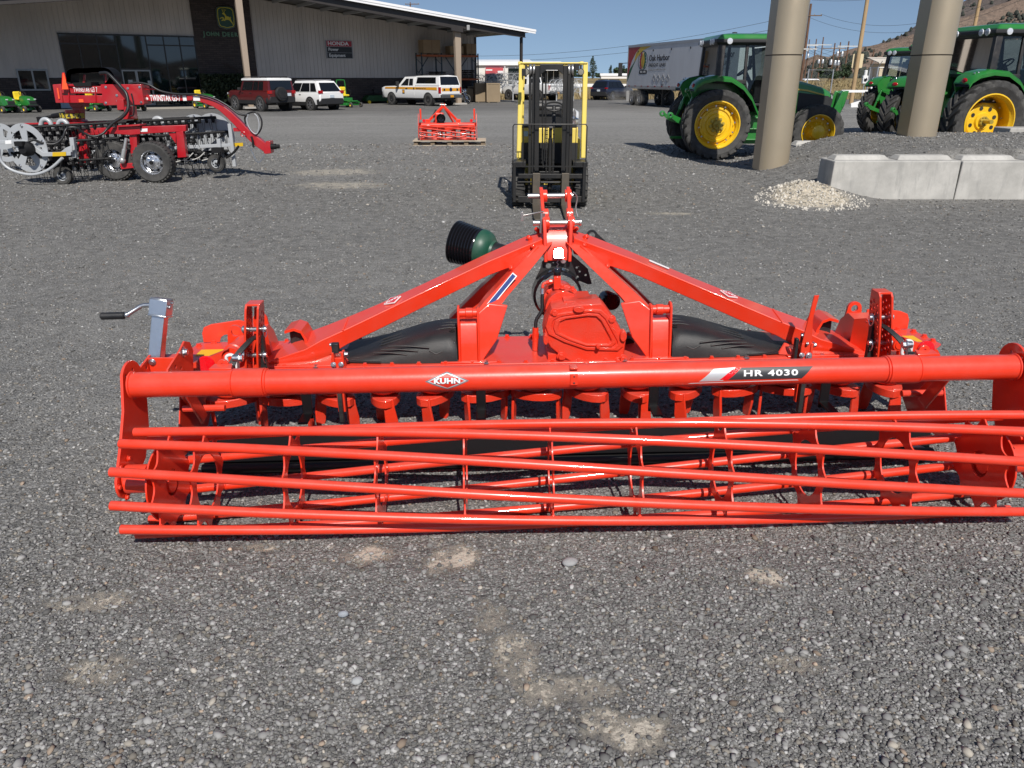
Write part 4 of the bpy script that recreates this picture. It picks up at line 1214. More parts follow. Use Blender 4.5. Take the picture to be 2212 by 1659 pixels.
for i, (kind, px, py, h, w, lab) in enumerate((
        ('p', 1280, 172, 14, 5.4, "tall dark poplar standing alone, tallest tree on the far field"), ('p', 1318, 172, 8.6, 2.6, "slim short poplar between the tall poplar and the green tree clump"),
        ('p', 1346, 172, 8.5, 3.4, "second slim poplar rising out of the round green trees behind the trailer"), ('b', 1335, 173, 7.0, 8, "broad round tree at the left end of the clump beside the trailer"),
        ('b', 1353, 173, 6.4, 9, "broad round tree at the right end of the clump beside the trailer"), ('p', 1366, 172, 6.5, 1.8, "thin pointed tree closest to the trailer's left edge"),
        ('b', 1238, 174, 6.0, 7, "small dark tree seen just right of the forklift mast"), ('b', 1262, 174, 4.4, 10, "low bushy tree left of the tall poplar's foot"),
        ('b', 1297, 174, 3.8, 8, "low bushy tree right of the tall poplar's foot"), ('b', 1220, 174, 5.2, 9, "low dark tree seen through the forklift guard"))):
    tree(kind, lab, px, py, 520, h * 1.0, w, 40 + i, LEAF2 if kind == 'p' else LEAF)
# far white farm building
t = V(1329, 172, 470); FB = thing("farm_building", "long low white farm building far off beyond the field", "building", (t.x, t.y, .4))
b = MB(); b.box((0, 0, 1.3), (17, 6, 2.6)); b.build("wall", pm("far_white", (.7, .68, .65), .7), FB, 0)
b = MB(); b.prism([(-8.9, -3.4, 2.6), (-8.9, 3.4, 2.6), (-8.9, 0, 3.9)], (17.8, 0, 0)); b.build("roof", pm("far_roof", (.75, .74, .72), .6), FB, 0)

# rough dry grass along the yard edge
def grass_edge():
    rs = random.Random(3); b = MB()
    for _ in range(9000):
        x = rs.uniform(-3, 44) ; y = 74.5 + rs.random() ** 1.7 * 22
        z = fz(x, y); h = rs.uniform(.15, .5) * (1.2 if y < 84 else 1); w = rs.uniform(.02, .06) * (1 + (y - 74) * .05)
        a = rs.random() * 3.14; dx, dy = math.cos(a) * w, math.sin(a) * w; lx, ly = rs.uniform(-.2, .2), rs.uniform(-.2, .2)
        b.add([(x - dx, y - dy, z), (x + dx, y + dy, z), (x + lx, y + ly, z + h)], [(0, 1, 2)])
    tag(b.build("dry_grass", mat_drygrass("dry_grass_blades", (.38, .28, .15), (.30, .24, .13), (.22, .19, .1)), None, 0, fix=False), "dry straw coloured grass along the far edge of the yard", "grass", kind="stuff")
grass_edge()

# ------------------------------------------------------------------ the dealership building
BA = R(32)
BUv = Vector((math.cos(BA), math.sin(BA), 0)); BNv = Vector((-math.sin(BA), math.cos(BA), 0)); BCv = Vector((-3.04, 69.4, 0))
def BP(s, z, off=0.0):          # s metres left of the right wall corner, off metres in front of the wall
    p = BCv - BUv * s - BNv * off; return Vector((p.x, p.y, z))
def BW(x, y, off=0.0):
    d = ray(x, y); C0 = Vector((0, 0, CAM_H)); t = ((BCv - C0).dot(BNv) - off) / d.dot(BNv); p = C0 + d * t
    return -(p - BCv).dot(BUv), p.z
BLD = thing("dealership_building", "long shaded metal-clad dealership building with dark brick base on the left", "building")
SID, ntS, ndS, lnS, pS = new_mat("metal_siding")
c_ = mix_rgb(ntS, (.62, .565, .515), (.53, .485, .445), mrange(ntS, noise(ntS, .7, 5, .65, stretch=(1, 1, .25)), .4, .65))
lnS.new(c_, pS.inputs["Base Color"]); pS.inputs["Roughness"].default_value = .5
def mat_brick():
    m, nt, nd, ln, p = new_mat("dark_brick")
    tc = nd.new("ShaderNodeTexCoord"); mp = nd.new("ShaderNodeMapping"); mp.inputs["Rotation"].default_value = (0, 0, -BA)
    ln.new(tc.outputs["Object"], mp.inputs[0])
    sp = nd.new("ShaderNodeSeparateXYZ"); ln.new(mp.outputs[0], sp.inputs[0])
    cb = nd.new("ShaderNodeCombineXYZ"); ln.new(sp.outputs[0], cb.inputs[0]); ln.new(sp.outputs[2], cb.inputs[1])
    br = nd.new("ShaderNodeTexBrick"); br.inputs["Scale"].default_value = 1.0
    br.inputs["Brick Width"].default_value = .42; br.inputs["Row Height"].default_value = .13; br.inputs["Mortar Size"].default_value = .012
    br.inputs["Color1"].default_value = (.055, .042, .04, 1); br.inputs["Color2"].default_value = (.085, .066, .06, 1); br.inputs["Mortar"].default_value = (.03, .028, .028, 1)
    ln.new(cb.outputs[0], br.inputs["Vector"]); ln.new(br.outputs["Color"], p.inputs["Base Color"]); p.inputs["Roughness"].default_value = .8
    ln.new(bump(nt, br.outputs["Fac"], -.01), p.inputs["Normal"]); return m
BRICK = mat_brick()
DARKSTEEL = pm("dark_brown_steel", (.035, .03, .028), .5, var=.2, dscale=2)
TANSTEEL = pm("tan_column_paint", (.34, .27, .205), .5, dust=.15, dscale=2)
ROOFW = pm("white_roof_metal", (.82, .82, .82), .4)
FRAME_D = pm("dark_window_frame", (.02, .02, .02), .4)
FRAME_L = pm("light_window_frame", (.28, .29, .29), .4, .5)
WGLASS = pm("mirror_dark_glass", (.006, .012, .013), .03, spec=.9)
def roof_z(s): return 5.24 + .108 * (s + 1.19) if s < 21 else 5.24 + .108 * 22.19 - .108 * (s - 21)
def slab(b, s0, s1, z0, z1, off0, off1):
    P = [BP(s, z, o) for z in (z0, z1) for o in (off0, off1) for s in (s0, s1)]
    return b.add(P, [(0, 1, 3, 2), (4, 6, 7, 5), (0, 4, 5, 1), (2, 3, 7, 6), (0, 2, 6, 4), (1, 5, 7, 3)])
# siding to the roof, in two runs beside the brick panel
for s0, s1, nm in ((0, 18.3, 0), (22.3, 44, 1)):
    b = MB()
    lo = 1.85
    pts = [BP(s0, lo), BP(s1, lo)] + [BP(s, roof_z(s) - .25) for s in ([s1, 36, 30, 22.3] if nm else [s1, 9, s0])]
    b.prism(pts, BNv * .2)
    k = s0 + .15
    while k < s1:
        if not (nm and (k > 22.3 and k < 30.55)) : slab(b, k, k + .05, lo, roof_z(k) - .27, .035, 0)
        else: slab(b, k, k + .05, 4.52, roof_z(k) - .27, .035, 0)
        k += .30
    b.build("siding_wall", SID, BLD, 0, fix=True)
b = MB(); slab(b, 0, 18.3, 0, 1.86, .06, -.2); slab(b, 30.58, 44, 0, 1.86, .06, -.2); b.build("brick_wainscot", BRICK, BLD, 0)
b = MB(); slab(b, -.04, .12, 1.86, 5.0, .07, -.2); b.build("corner_trim", DARKSTEEL, BLD, 0)
b = MB(); b.prism([BP(18.3, 0, .10), BP(22.3, 0, .10), BP(22.3, roof_z(21) - .35, .10), BP(18.3, roof_z(18.3) - .3, .10)], BNv * .3); b.build("brick_panel", BRICK, BLD, 0)
# side wall going back and rear closure
b = MB(); b.prism([BP(.0, 0, 0), BP(0, 0, -24), BP(0, 5.0, -24), BP(0, 5.0, 0)], -BUv * .2); b.build("end_wall", SID, BLD, 0)
# storefront glazing
ms = [30.55, 29.47, 28.38, 27.28, 25.43, 24.33, 23.31, 22.32]
b = MB()
for s in ms: slab(b, s - .035, s + .035, 0.0, 4.50, .09, -.02)
slab(b, 30.6, 22.3, 4.44, 4.53, .10, -.02); slab(b, 30.55, 27.28, 3.87, 3.95, .088, -.02); slab(b, 25.43, 22.32, 3.87, 3.95, .088, -.02); slab(b, 27.25, 25.46, 2.36, 2.44, .088, -.02); slab(b, 30.55, 22.3, 0, .12, .08, -.02)
gl = b.build("storefront_frame", FRAME_D, BLD, 0)
for i in range(7):
    s0, s1 = ms[i] - .035, ms[i + 1] + .035
    cuts = [(.12, 3.87), (3.95, 4.44)] if i != 3 else [(2.44, 4.44)]
    for z0, z1 in cuts:
        b = MB(); slab(b, s0, s1, z0, z1, .03, .0); b.build("pane", WGLASS, gl, 0)
dr = MB()
for s in (27.22, 26.40, 26.32, 25.50): slab(dr, s - .04, s + .04, .02, 2.36, .07, 0)
slab(dr, 27.2, 25.5, .02, .25, .068, 0); slab(dr, 27.2, 25.5, 2.27, 2.36, .068, 0)
dro = dr.build("double_door", FRAME_L, BLD, 0)
for s0, s1 in ((27.18, 26.44), (26.28, 25.54)):
    b = MB(); slab(b, s0, s1, .25, 2.27, .03, 0); b.build("pane", WGLASS, dro, 0)
for s, z in ((26.8, 1.55), (25.6, 1.5), (28.0, 1.5)):
    b = MB(); slab(b, s - .14, s + .14, z - .18, z + .18, .037, .033); b.build("notice", pm("paper_notice", (.45, .5, .52), .8), dro, 0)
sw = MB()
for s in (33.24, 32.43, 31.62): slab(sw, s - .05, s + .05, 1.12, 2.36, .10, -.05)
slab(sw, 33.29, 31.57, 2.28, 2.38, .102, -.05); slab(sw, 33.29, 31.57, 1.10, 1.20, .102, -.05)
swo = sw.build("window", FRAME_L, BLD, 0)
for s0, s1 in ((33.19, 32.48), (32.38, 31.67)):
    b = MB(); slab(b, s0, s1, 1.2, 2.28, .065, .05); b.build("pane", WGLASS, swo, 0)
# roof, fascia, frame
b = MB()
def roof_strip(b, o0, o1, dz0, dz1, ss):
    for i in range(len(ss) - 1):
        a, c = ss[i], ss[i + 1]
        P = [BP(s, roof_z(s) + dz, o) for dz in (dz0, dz1) for o in (o0, o1) for s in (a, c)]
        b.add(P, [(0, 1, 3, 2), (4, 6, 7, 5), (0, 4, 5, 1), (2, 3, 7, 6), (0, 2, 6, 4), (1, 5, 7, 3)])
roof_strip(b, 7.1, -24, -.12, 0, [-1.19, 21, 44]); roof = b.build("roof", ROOFW, BLD, 0, fix=False)
b = MB(); roof_strip(b, 7.16, 7.10, -.24, .03, [-1.25, 21, 44]); roof_strip(b, 7.19, 7.10, -.10, .05, [-1.28, 21, 44]); b.build("fascia", ROOFW, roof, 0, fix=False)
b = MB(); roof_strip(b, 7.09, -2, -.16, -.125, [-1.1, 21, 44]); b.build("soffit", pm("soffit_grey", (.12, .12, .12), .7), roof, 0, fix=False)
b = MB()
def beam_seg(s0, s1, d0, d1):
    P = [BP(s0, roof_z(s0) - .17, 6.85), BP(s1, roof_z(s1) - .17, 6.85), BP(s1, roof_z(s1) - d1, 6.85), BP(s0, roof_z(s0) - d0, 6.85)]
    b.prism(P, BNv * .02); 
    P = [BP(s0, roof_z(s0) - d0, 6.98), BP(s1, roof_z(s1) - d1, 6.98), BP(s1, roof_z(s1) - d1 - .02, 6.98), BP(s0, roof_z(s0) - d0 - .02, 6.98)]
    b.prism(P, BNv * .26)
beam_seg(-.5, 4.9, .58, .70); beam_seg(4.9, 5.9, .95, .95); beam_seg(5.9, 20.6, .78, .62); beam_seg(20.6, 44, .7, .7)
b.build("rafter_beam", DARKSTEEL, BLD, 0)
b = MB()
for k in range(12):
    s = .8 + k * 1.75
    P = [BP(s, roof_z(s) - .17, 6.7), BP(s + .14, roof_z(s) - .17, 6.7), BP(s + .14, roof_z(s) - .37, 6.7), BP(s, roof_z(s) - .37, 6.7)]
    b.prism(P, BNv * 6.6)
b.build("purlin", pm("purlin_grey", (.42, .42, .42), .6), BLD, 0)
for s, w0, w1, h in ((5.22, .34, .50, 5.0), (20.65, .30, .42, 6.8), (36, .3, .4, 6.2)):
    b = MB(); o = 6.5
    P0 = [BP(s - w0 / 2, .1, o + .14), BP(s + w0 / 2, .1, o + .14), BP(s + w0 / 2, .1, o - .14), BP(s - w0 / 2, .1, o - .14)]
    P1 = [BP(s - w1 / 2, h, o + .14), BP(s + w1 / 2, h, o + .14), BP(s + w1 / 2, h, o - .14), BP(s - w1 / 2, h, o - .14)]
    b.loft([P0, P1]); b.build("column", TANSTEEL, BLD, 0)
    b = MB(); slab(b, s - .5, s + .5, 0, .1, o + .4, o - .4); b.build("column_footing", pm("footing_concrete", (.4, .38, .35), .85), BLD, 0)
b = MB(); slab(b, -.45, -.27, 0, 4.75, 6.6, 6.42); b.build("column", DARKSTEEL, BLD, 0)
# wall lamp on the column head
b = MB(); b.box(BP(4.55, 5.25, 7.0), (.22, .2, .35)); b.build("floodlight", pm("lamp_grey", (.3, .3, .3), .4), BLD, 30, bevel=.03)

# --- signs on the building
SIGN_G = pm("sign_green", (.008, .06, .025), .35); SIGN_Y = pm("sign_yellow", (.62, .52, .03), .4)
def wall_frame(s, z, off): return frame(BP(s, z, off), BUv, (0, 0, 1))
EM = thing("emblem_sign", "green rounded emblem sign with yellow leaping deer high on the brick panel", "sign"); EM.matrix_world = wall_frame(20.06, 5.73, .11)
def rbox(w, h, r, bulge=.0, n=6):
    out = []
    for (cx, cy, a0) in ((w / 2 - r, h / 2 - r, 0), (-w / 2 + r, h / 2 - r, 90), (-w / 2 + r, -h / 2 + r, 180), (w / 2 - r, -h / 2 + r, 270)):
        out += arc(cx, cy, r, a0, a0 + 90, n)
    return out
EMB = [(.0, .72), (.34, .69), (.50, .62), (.57, .50), (.60, .0), (.55, -.44), (.46, -.58), (0, -.69), (-.46, -.58), (-.55, -.44), (-.60, 0), (-.57, .50), (-.50, .62), (-.34, .69)]
b = MB(); b.prism([(x * 1.05, y * 1.04, 0) for x, y in EMB], (0, 0, .14)); b.build("sign_box", pm("sign_edge", (.16, .2, .18), .4), EM, 0, bevel=.02)
b = MB(); b.prism([(x, y, .14) for x, y in EMB], (0, 0, .012)); b.build("sign_border", SIGN_G, EM, 0)
b = MB(); k1 = [(x * .93, y * .93) for x, y in EMB]; k2 = [(x * .86, y * .87) for x, y in EMB]
b.plate(k1, [k2], lambda u, v, w: (u, v, .153 + w), .008); b.build("sign_outline", SIGN_Y, EM, 0)
deer = [(-.50, -.02), (-.38, .05), (-.24, .07), (-.14, .02), (-.19, -.06), (-.14, -.10), (-.04, .05), (-.06, .15), (-.14, .24), (-.24, .27), (-.26, .31), (-.17, .36), (-.12, .40), (-.06, .36), (.02, .25), (.08, .14), (.30, .10), (.38, .04), (.43, .12), (.46, .07), (.42, -.02), (.46, -.16), (.55, -.30), (.60, -.44), (.56, -.45), (.49, -.33), (.38, -.22), (.28, -.12), (.10, -.10), (-.02, -.12), (-.12, -.19), (-.24, -.15), (-.36, -.20), (-.39, -.16), (-.27, -.09), (-.22, -.02), (-.36, -.0), (-.47, -.07)]
b = MB(); b.plate([(x * .80 - .02, y * .95 - .02) for x, y in deer], [], lambda u, v, w: (u, v, .153 + w), .012)
for pth in ([(-.13, .36), (-.24, .47), (-.26, .58)], [(-.2, .44), (-.14, .52), (-.16, .60)], [(-.10, .37), (-.04, .47), (-.02, .58)], [(-.06, .45), (.05, .50), (.07, .56)]):
    b.tube([(x * .80, y * .95, .158) for x, y in pth], .014, 5)
b.build("deer_emblem", SIGN_Y, EM, 0)
LS = thing("letter_sign", "raised green letters spelling a name on the brick below the emblem", "sign"); LS.matrix_world = wall_frame(20.35, 4.68, .12)
for i, (ch, w) in enumerate((("J", .26), ("O", .3), ("H", .3), ("N", .3), (" ", .18), ("D", .3), ("E", .25), ("E", .25), ("R", .28), ("E", .25))):
    x = -1.42 + sum(a[1] for a in (("J", .26), ("O", .3), ("H", .3), ("N", .3), (" ", .18), ("D", .3), ("E", .25), ("E", .25), ("R", .28), ("E", .25))[:i]) + w / 2
    if ch != " ": text("letter", ch, .36 if i not in (0, 5) else .42, pm("letter_green", (.12, .24, .15), .5) if i == 0 else bpy.data.materials["letter_green"], LS, Matrix.Translation((x, 0, .03)), bold=.014, ext=.03)
HS = thing("brand_sign", "red and black equipment sign with white lettering on the grey siding", "sign"); HS.matrix_world = wall_frame(11.93, 3.86, .04)
b = MB(); b.box((0, 0, .03), (2.12, 1.26, .06)); b.build("sign_frame", pm("sign_frame_grey", (.35, .35, .36), .4), HS, 0)
b = MB(); b.box((0, .40, .064), (1.98, .38, .006)); b.build("red_band", pm("sign_red", (.42, .02, .04), .4), HS, 0)
b = MB(); b.box((0, -.02, .064), (1.98, .40, .006)); b.box((0, -.42, .064), (1.98, .36, .006)); b.build("black_band", pm("sign_black", (.012, .013, .016), .4), HS, 0)
SW = pm("sign_white", (.8, .8, .8), .5)
text("lettering", "HONDA", .36, SW, HS, Matrix.Translation((-.90, .40, .069)), bold=.012, squash=1.22, align='LEFT')
text("lettering", "Power", .30, SW, HS, Matrix.Translation((-.88, -.01, .069)), bold=.008, align='LEFT')
text("lettering", "Equipment", .30, SW, HS, Matrix.Translation((-.86, -.42, .069)), bold=.008, align='LEFT')

# --- hedge, old plough, cone, bench by the entrance
HG = BP(20.9, 0, .75); t = thing("hedge", "dark leafy hedge growing against the brick panel beside the entrance", "hedge", HG)
b = MB(); rs = random.Random(5)
def hf(r_): return BUv * r_.uniform(-1.45, 1.45) + BNv * r_.uniform(-.5, .5) + Vector((0, 0, .15 + 1.95 * r_.random() ** .8))
leafy(b, rs, 2600, .10, hf); b.build("foliage", pm("hedge_leaves", (.02, .035, .014), .7, var=.4, dscale=2), t, 0, fix=False)
b = MB(); 
for k in range(9): b.tube([BUv * (-1.2 + .3 * k), BUv * (-1.2 + .3 * k + .1) + Vector((0, 0, 1.4))], .025, 6)
b.build("stem", BARK, t, 40)
t = thing("old_plough", "rusty old plough standing on the hedge in front of the brick panel", "plough", BP(19.6, 2.1, .8))
b = MB(); x_ = -BUv
b.tube(spline([x_ * 1.3 + Vector((0, 0, .75)), x_ * .7 + Vector((0, 0, .5)), x_ * .1 + Vector((0, 0, .1)), -x_ * .4 + Vector((0, 0, .28)), -x_ * 1.1 + Vector((0, 0, .12))], 5), .045, 7)
b.tube(spline([x_ * .9 + Vector((0, 0, .70)) + BNv * .4, x_ * .3 + Vector((0, 0, .35)) + BNv * .2, x_ * .05 + Vector((0, 0, .05))], 5), .04, 7)
b.build("beam", pm("old_iron", (.05, .035, .03), .8), t, 40)
b = MB(); b.sheet([[x_ * (.2 - .12 * i) + BNv * (-.05 * i) + Vector((0, 0, .35 - .1 * j + .03 * i * j)) for j in range(5)] for i in range(4)]); b.build("mouldboard", bpy.data.materials["old_iron"], t, 40)
def cone(label, p):
    t = thing("traffic_cone", label, "traffic cone", p)
    b = MB(); b.lathe([(.15, .03), (.14, .06), (.03, .62), (.025, .64)], (0, 0, 0), (0, 0, 1), 18); b.build("cone_body", pm("cone_orange", (.75, .09, .03), .5), t, 40)
    b = MB(); b.box((0, 0, .016), (.36, .36, .032)); b.build("base", bpy.data.materials["cone_orange"], t, 0, bevel=.01)
g = G((1310 / 2.011) / 1.823, (840 / 2.011) / 1.823); cone("small orange traffic cone near the shop door behind the hay rake", (g.x, g.y, 0))
t = thing("display_board", "pale blue board leaning low against the brick base below the window", "board", BP(30.3, 0, .9)); t.rotation_euler = (0, 0, BA)
b = MB(); b.box((0, 0, .42), (1.9, .05, .8), Matrix.Rotation(R(12), 3, 'X')); b.build("panel", pm("pale_blue_panel", (.42, .5, .6), .6), t, 0, bevel=.01)
b = MB(); b.box((-.8, .15, .3), (.05, .3, .05)); b.box((.8, .15, .3), (.05, .3, .05)); b.build("prop", FRAME_L, t, 0)
text("lettering", "MOWERS", .26, pm("board_ink", (.05, .05, .08), .6), t, frame((-.0, -.11, .66), (1, 0, 0), Vector((0, .2, .98))), bold=.008) if False else None
t = tag(MB().prism([BP(27.6, .004, .2), BP(22.4, .004, .2), BP(22.0, .004, 5.0), BP(28.2, .004, 5.0)], (0, 0, .012)).build("path", pm("entry_concrete", (.36, .33, .29), .85, var=.15, dscale=.8), None, 0), kind="structure")

# --- pallet rack with boxes under the canopy
RK = thing("pallet_rack", "tall pallet rack with orange beams against the siding under the canopy", "rack"); RK.matrix_world = frame(BP(5.75, 0, 1.5), BUv, (0, 0, 1)) @ Matrix.Rotation(R(-90), 4, 'X')
# local: x along the wall to the right, y into the wall, z up
RK.matrix_world = Matrix((( BUv.x, BNv.x, 0, 0), (BUv.y, BNv.y, 0, 0), (0, 0, 1, 0), (0, 0, 0, 1))); RK.location = BP(5.75, 0, 1.5)
STL = pm("rack_blue_steel", (.03, .05, .06), .5)
for x in (0, 1.75, 3.5, 5.1):
    b = MB(); b.box((x, 0, 1.85), (.09, .08, 3.7)); b.box((x, 1.0, 1.85), (.09, .08, 3.7))
    for k in range(4): b.bar((x, 0, .3 + .85 * k), (x, 1.0, .75 + .85 * k), .03, .03)
    b.build("rack_upright", STL, RK, 0)
b = MB()
for x0, z0, x1, z1 in ((.1, 2.2, 1.0, 3.4), (3.5, 2.2, 2.6, 3.4), (3.6, 2.2, 4.6, 3.4)): b.bar((x0, .9, z0), (x1, .9, z1), .06, .06)
b.build("rack_brace", STL, RK, 0)
for z in (1.75, 3.5, .55):
    for y in (0, 1.0):
        b = MB(); b.box((1.75 + .0, y - .05, z), (3.5, .05, .13)); b.box((4.3, y - .05, z), (1.6, .05, .13)); b.build("rack_beam", pm("rack_orange", (.42, .10, .025), .5), RK, 0)
def on_rack(name, label, cat, x, y, z, d, mat, group=None):
    t = thing(name, label, cat, RK.location + BUv * x + BNv * y + Vector((0, 0, z)), BA, group)
    return t
CARD = pm("cardboard", (.34, .23, .13), .8, var=.15, dscale=3); WOODP = pm("pallet_wood", (.28, .21, .14), .85, var=.3, dscale=5)
for i, (x, z, w, h, lab) in enumerate(((.95, 3.57, 1.5, .95, "large taped cardboard carton on the left of the top rack shelf"), (3.2, 3.57, 1.2, .55, "flat cardboard carton on the top rack shelf left of the column"), (4.55, 3.57, .9, .75, "cardboard carton on the top rack shelf right of the column"))):
    t = on_rack("carton", lab, "carton", x, .5, z, None, None)
    b = MB(); b.box((0, 0, .12 + h / 2), (w, .9, h)); b.build("box_body", CARD, t, 0, bevel=.01)
    b = MB(); b.box((0, 0, .1205 + h), (w * .98, .09, .002)); b.box((0, -.4515, .12 + h * .5), (.10, .002, h * .96)); b.build("tape", pm("tape_brown", (.25, .15, .07), .3) if i == 0 else bpy.data.materials["tape_brown"], t, 0)
    b = MB()
    for k in range(3): b.box((-w * .4 + w * .4 * k, 0, .045), (.1, .9, .09))
    for k in range(4): b.box((0, -.38 + .25 * k, .105), (w, .12, .02))
    b.build("skid", WOODP, t, 0)
for x, lab, n in ((1.6, "stack of dark wooden pallets on the middle rack shelf, left of the column", 4), (4.2, "stack of dark panels on the middle rack shelf, right of the column", 5)):
    for k in range(n):
        t = on_rack("pallet", f"{('lowest', 'second', 'third', 'fourth', 'topmost')[k] if n == 5 else ('lowest', 'second', 'third', 'topmost')[k]} pallet in the {'left' if x < 3 else 'right'} stack on the middle rack shelf", "pallet", x + .04 * math.sin(k * 2.), .5, 1.82 + k * .135, None, None, "pallets stacked on the rack")
        b = MB()
        for j in range(3): b.box((-.5 + .5 * j, 0, .04), (.09, .9, .08))
        for j in range(6): b.box((0, -.4 + .16 * j, .092), (1.6 if x < 3 else 1.25, .12, .02))
        b.build("deck", pm("dark_pallet", (.09, .07, .055), .85, var=.3, dscale=4) if (k == 0 and x < 3) else bpy.data.materials["dark_pallet"], t, 0)
# ------------------------------------------------------------------ concrete blocks, pillars, poles, fence, wires
CONC, ntC, ndC, lnC, pC = new_mat("cast_concrete")
n1 = noise(ntC, 2.2, 6, .65); n2 = noise(ntC, 9, 5, .7, stretch=(1, 1, .18)); n3 = noise(ntC, 60, 3)
cc1 = mix_rgb(ntC, (.36, .35, .325), (.50, .485, .45), mrange(ntC, n1, .35, .65))
cc1 = mix_rgb(ntC, cc1, (.27, .265, .25), mrange(ntC, n2, .52, .75, 0, .7))
lnC.new(cc1, pC.inputs["Base Color"]); pC.inputs["Roughness"].default_value = .85
lnC.new(bump(ntC, math_(ntC, 'ADD', n1, math_(ntC, 'MULTIPLY', n3, .3)), .006), pC.inputs["Normal"])
def conc_block(label, cx, cy, L_, z0, h=.62, w=.61, rz=0.0, ridge=2):
    t = thing("concrete_block", label, "concrete block", (cx, cy, z0), rz, "concrete blocks walling the gravel mound")
    b = MB()
    nx = 12
    b.prism([(-L_ / 2, -w / 2, 0), (L_ / 2, -w / 2, 0), (L_ / 2, -w / 2, h), (-L_ / 2 + .02, -w / 2, h)], (0, w, 0))
    b.build("block_body", CONC, t, 0, bevel=.018)
    for k in range(ridge):
        x0 = -L_ / 2 + L_ * (k + .5) / ridge; l2 = L_ / ridge * .44
        b = MB()
        b.loft([[(x0 - l2, -w * .28, h), (x0 + l2, -w * .28, h), (x0 + l2, w * .28, h), (x0 - l2, w * .28, h)], [(x0 - l2 + .06, -w * .16, h + .07), (x0 + l2 - .06, -w * .16, h + .07), (x0 + l2 - .06, w * .16, h + .07), (x0 - l2 + .06, w * .16, h + .07)]])
        b.build("locking_ridge", CONC, t, 0, bevel=.012)
    return t
pbl = V(1801, 348, 12.6)
conc_block("grey concrete block beside the white rubble, first of the front row by the pillars", pbl.x + 1.03, 12.92, 2.05, .0, h=pbl.z)
conc_block("grey concrete block butted against the front row's first block, cut by the picture edge", pbl.x + 2.06 + 1.03, 12.93, 2.04, -.005, h=pbl.z)
conc_block("grey concrete block ending the front row outside the picture's edge", pbl.x + 4.12 + 1.03, 12.94, 2.04, .0, h=pbl.z)
for k, (px, lab) in enumerate(((1790, "low concrete block half buried in gravel behind the first bronze pillar"), (1930, "concrete block of the back row between the two bronze pillars"), (2060, "concrete block of the back row behind the second bronze pillar"))):
    g = V(px, 303, 17.2); conc_block(lab, g.x, 17.2, 1.62, g.z - .70, .62)
g = V(2195, 268, 17.3); conc_block("dark edged concrete slab lying on the back row below the big tractor wheel", g.x + .55, 17.3, 1.7, .62, .24, ridge=0)
# rubble lumps round the first block
rs = random.Random(9); b = MB()
for _ in range(700):
    a = rs.random() * 6.28; q = rs.random() ** .6 * 1.05
    x, y = 4.72 + q * .85 * math.cos(a), 12.25 + q * .75 * math.sin(a)
    if x > 5.0 and y > 12.5: continue
    s_ = rs.uniform(.006, .024) * (1 if rs.random() < .94 else 2)
    V_, F_ = blob(Vector((x, y, gz(x, y) + s_ * .2)), s_, rs); b.add(V_, F_)
tag(b.build("rubble", pm("chalky_rubble", (.62, .58, .51), .9, var=.2, dscale=8), None, 0, fix=False), "chalky white rubble spilled beside the first concrete block", "rubble", kind="stuff")

BRONZE, ntB, ndB, lnB, pB_ = new_mat("bronze_metallic_paint")
pB_.inputs["Metallic"].default_value = .45; pB_.inputs["Roughness"].default_value = .38
fl = noise(ntB, 420, 2, .5); lnB.new(mix_rgb(ntB, (.40, .335, .235), (.50, .42, .31), fl), pB_.inputs["Base Color"])
lnB.new(mrange(ntB, noise(ntB, 2, 4), .3, .7, .34, .46), pB_.inputs["Roughness"])
def pillar(label, px, py):
    Yp = 15.8; g = V(px, py, Yp); z0 = gz(g.x, Yp) - .25
    t = thing("sign_pillar", label, "pillar", (g.x, Yp, z0), 0, "bronze pillars of the roadside sign")
    r_ = .325
    sec = [(r_ * math.cos(R(a)) , r_ * math.sin(R(a))) for a in range(208, 363, 6)] + [(r_, .30), (-r_ * .883, .30)]
    def seg(nm, zz0, zz1, mat, k=1.0):
        b = MB(); b.prism([(x * k, y * k, zz0) for x, y in sec], (0, 0, zz1 - zz0)); return b.build(nm, mat, t, 25)
    zs = 2.26 - z0
    seg("lower_cladding", 0, zs - .018, BRONZE); seg("seam", zs - .018, zs + .004, pm("seam_shadow_gap", (.05, .04, .03), .7), .965); seg("upper_cladding", zs + .004, 8.6, BRONZE, 1.012)
    return t
pillar("bronze metal pillar standing in front of the left green tractor's cab", 1668, 340)
pillar("bronze metal pillar with a dark flat side, right of the other one, before the big tractor", 1982, 297)

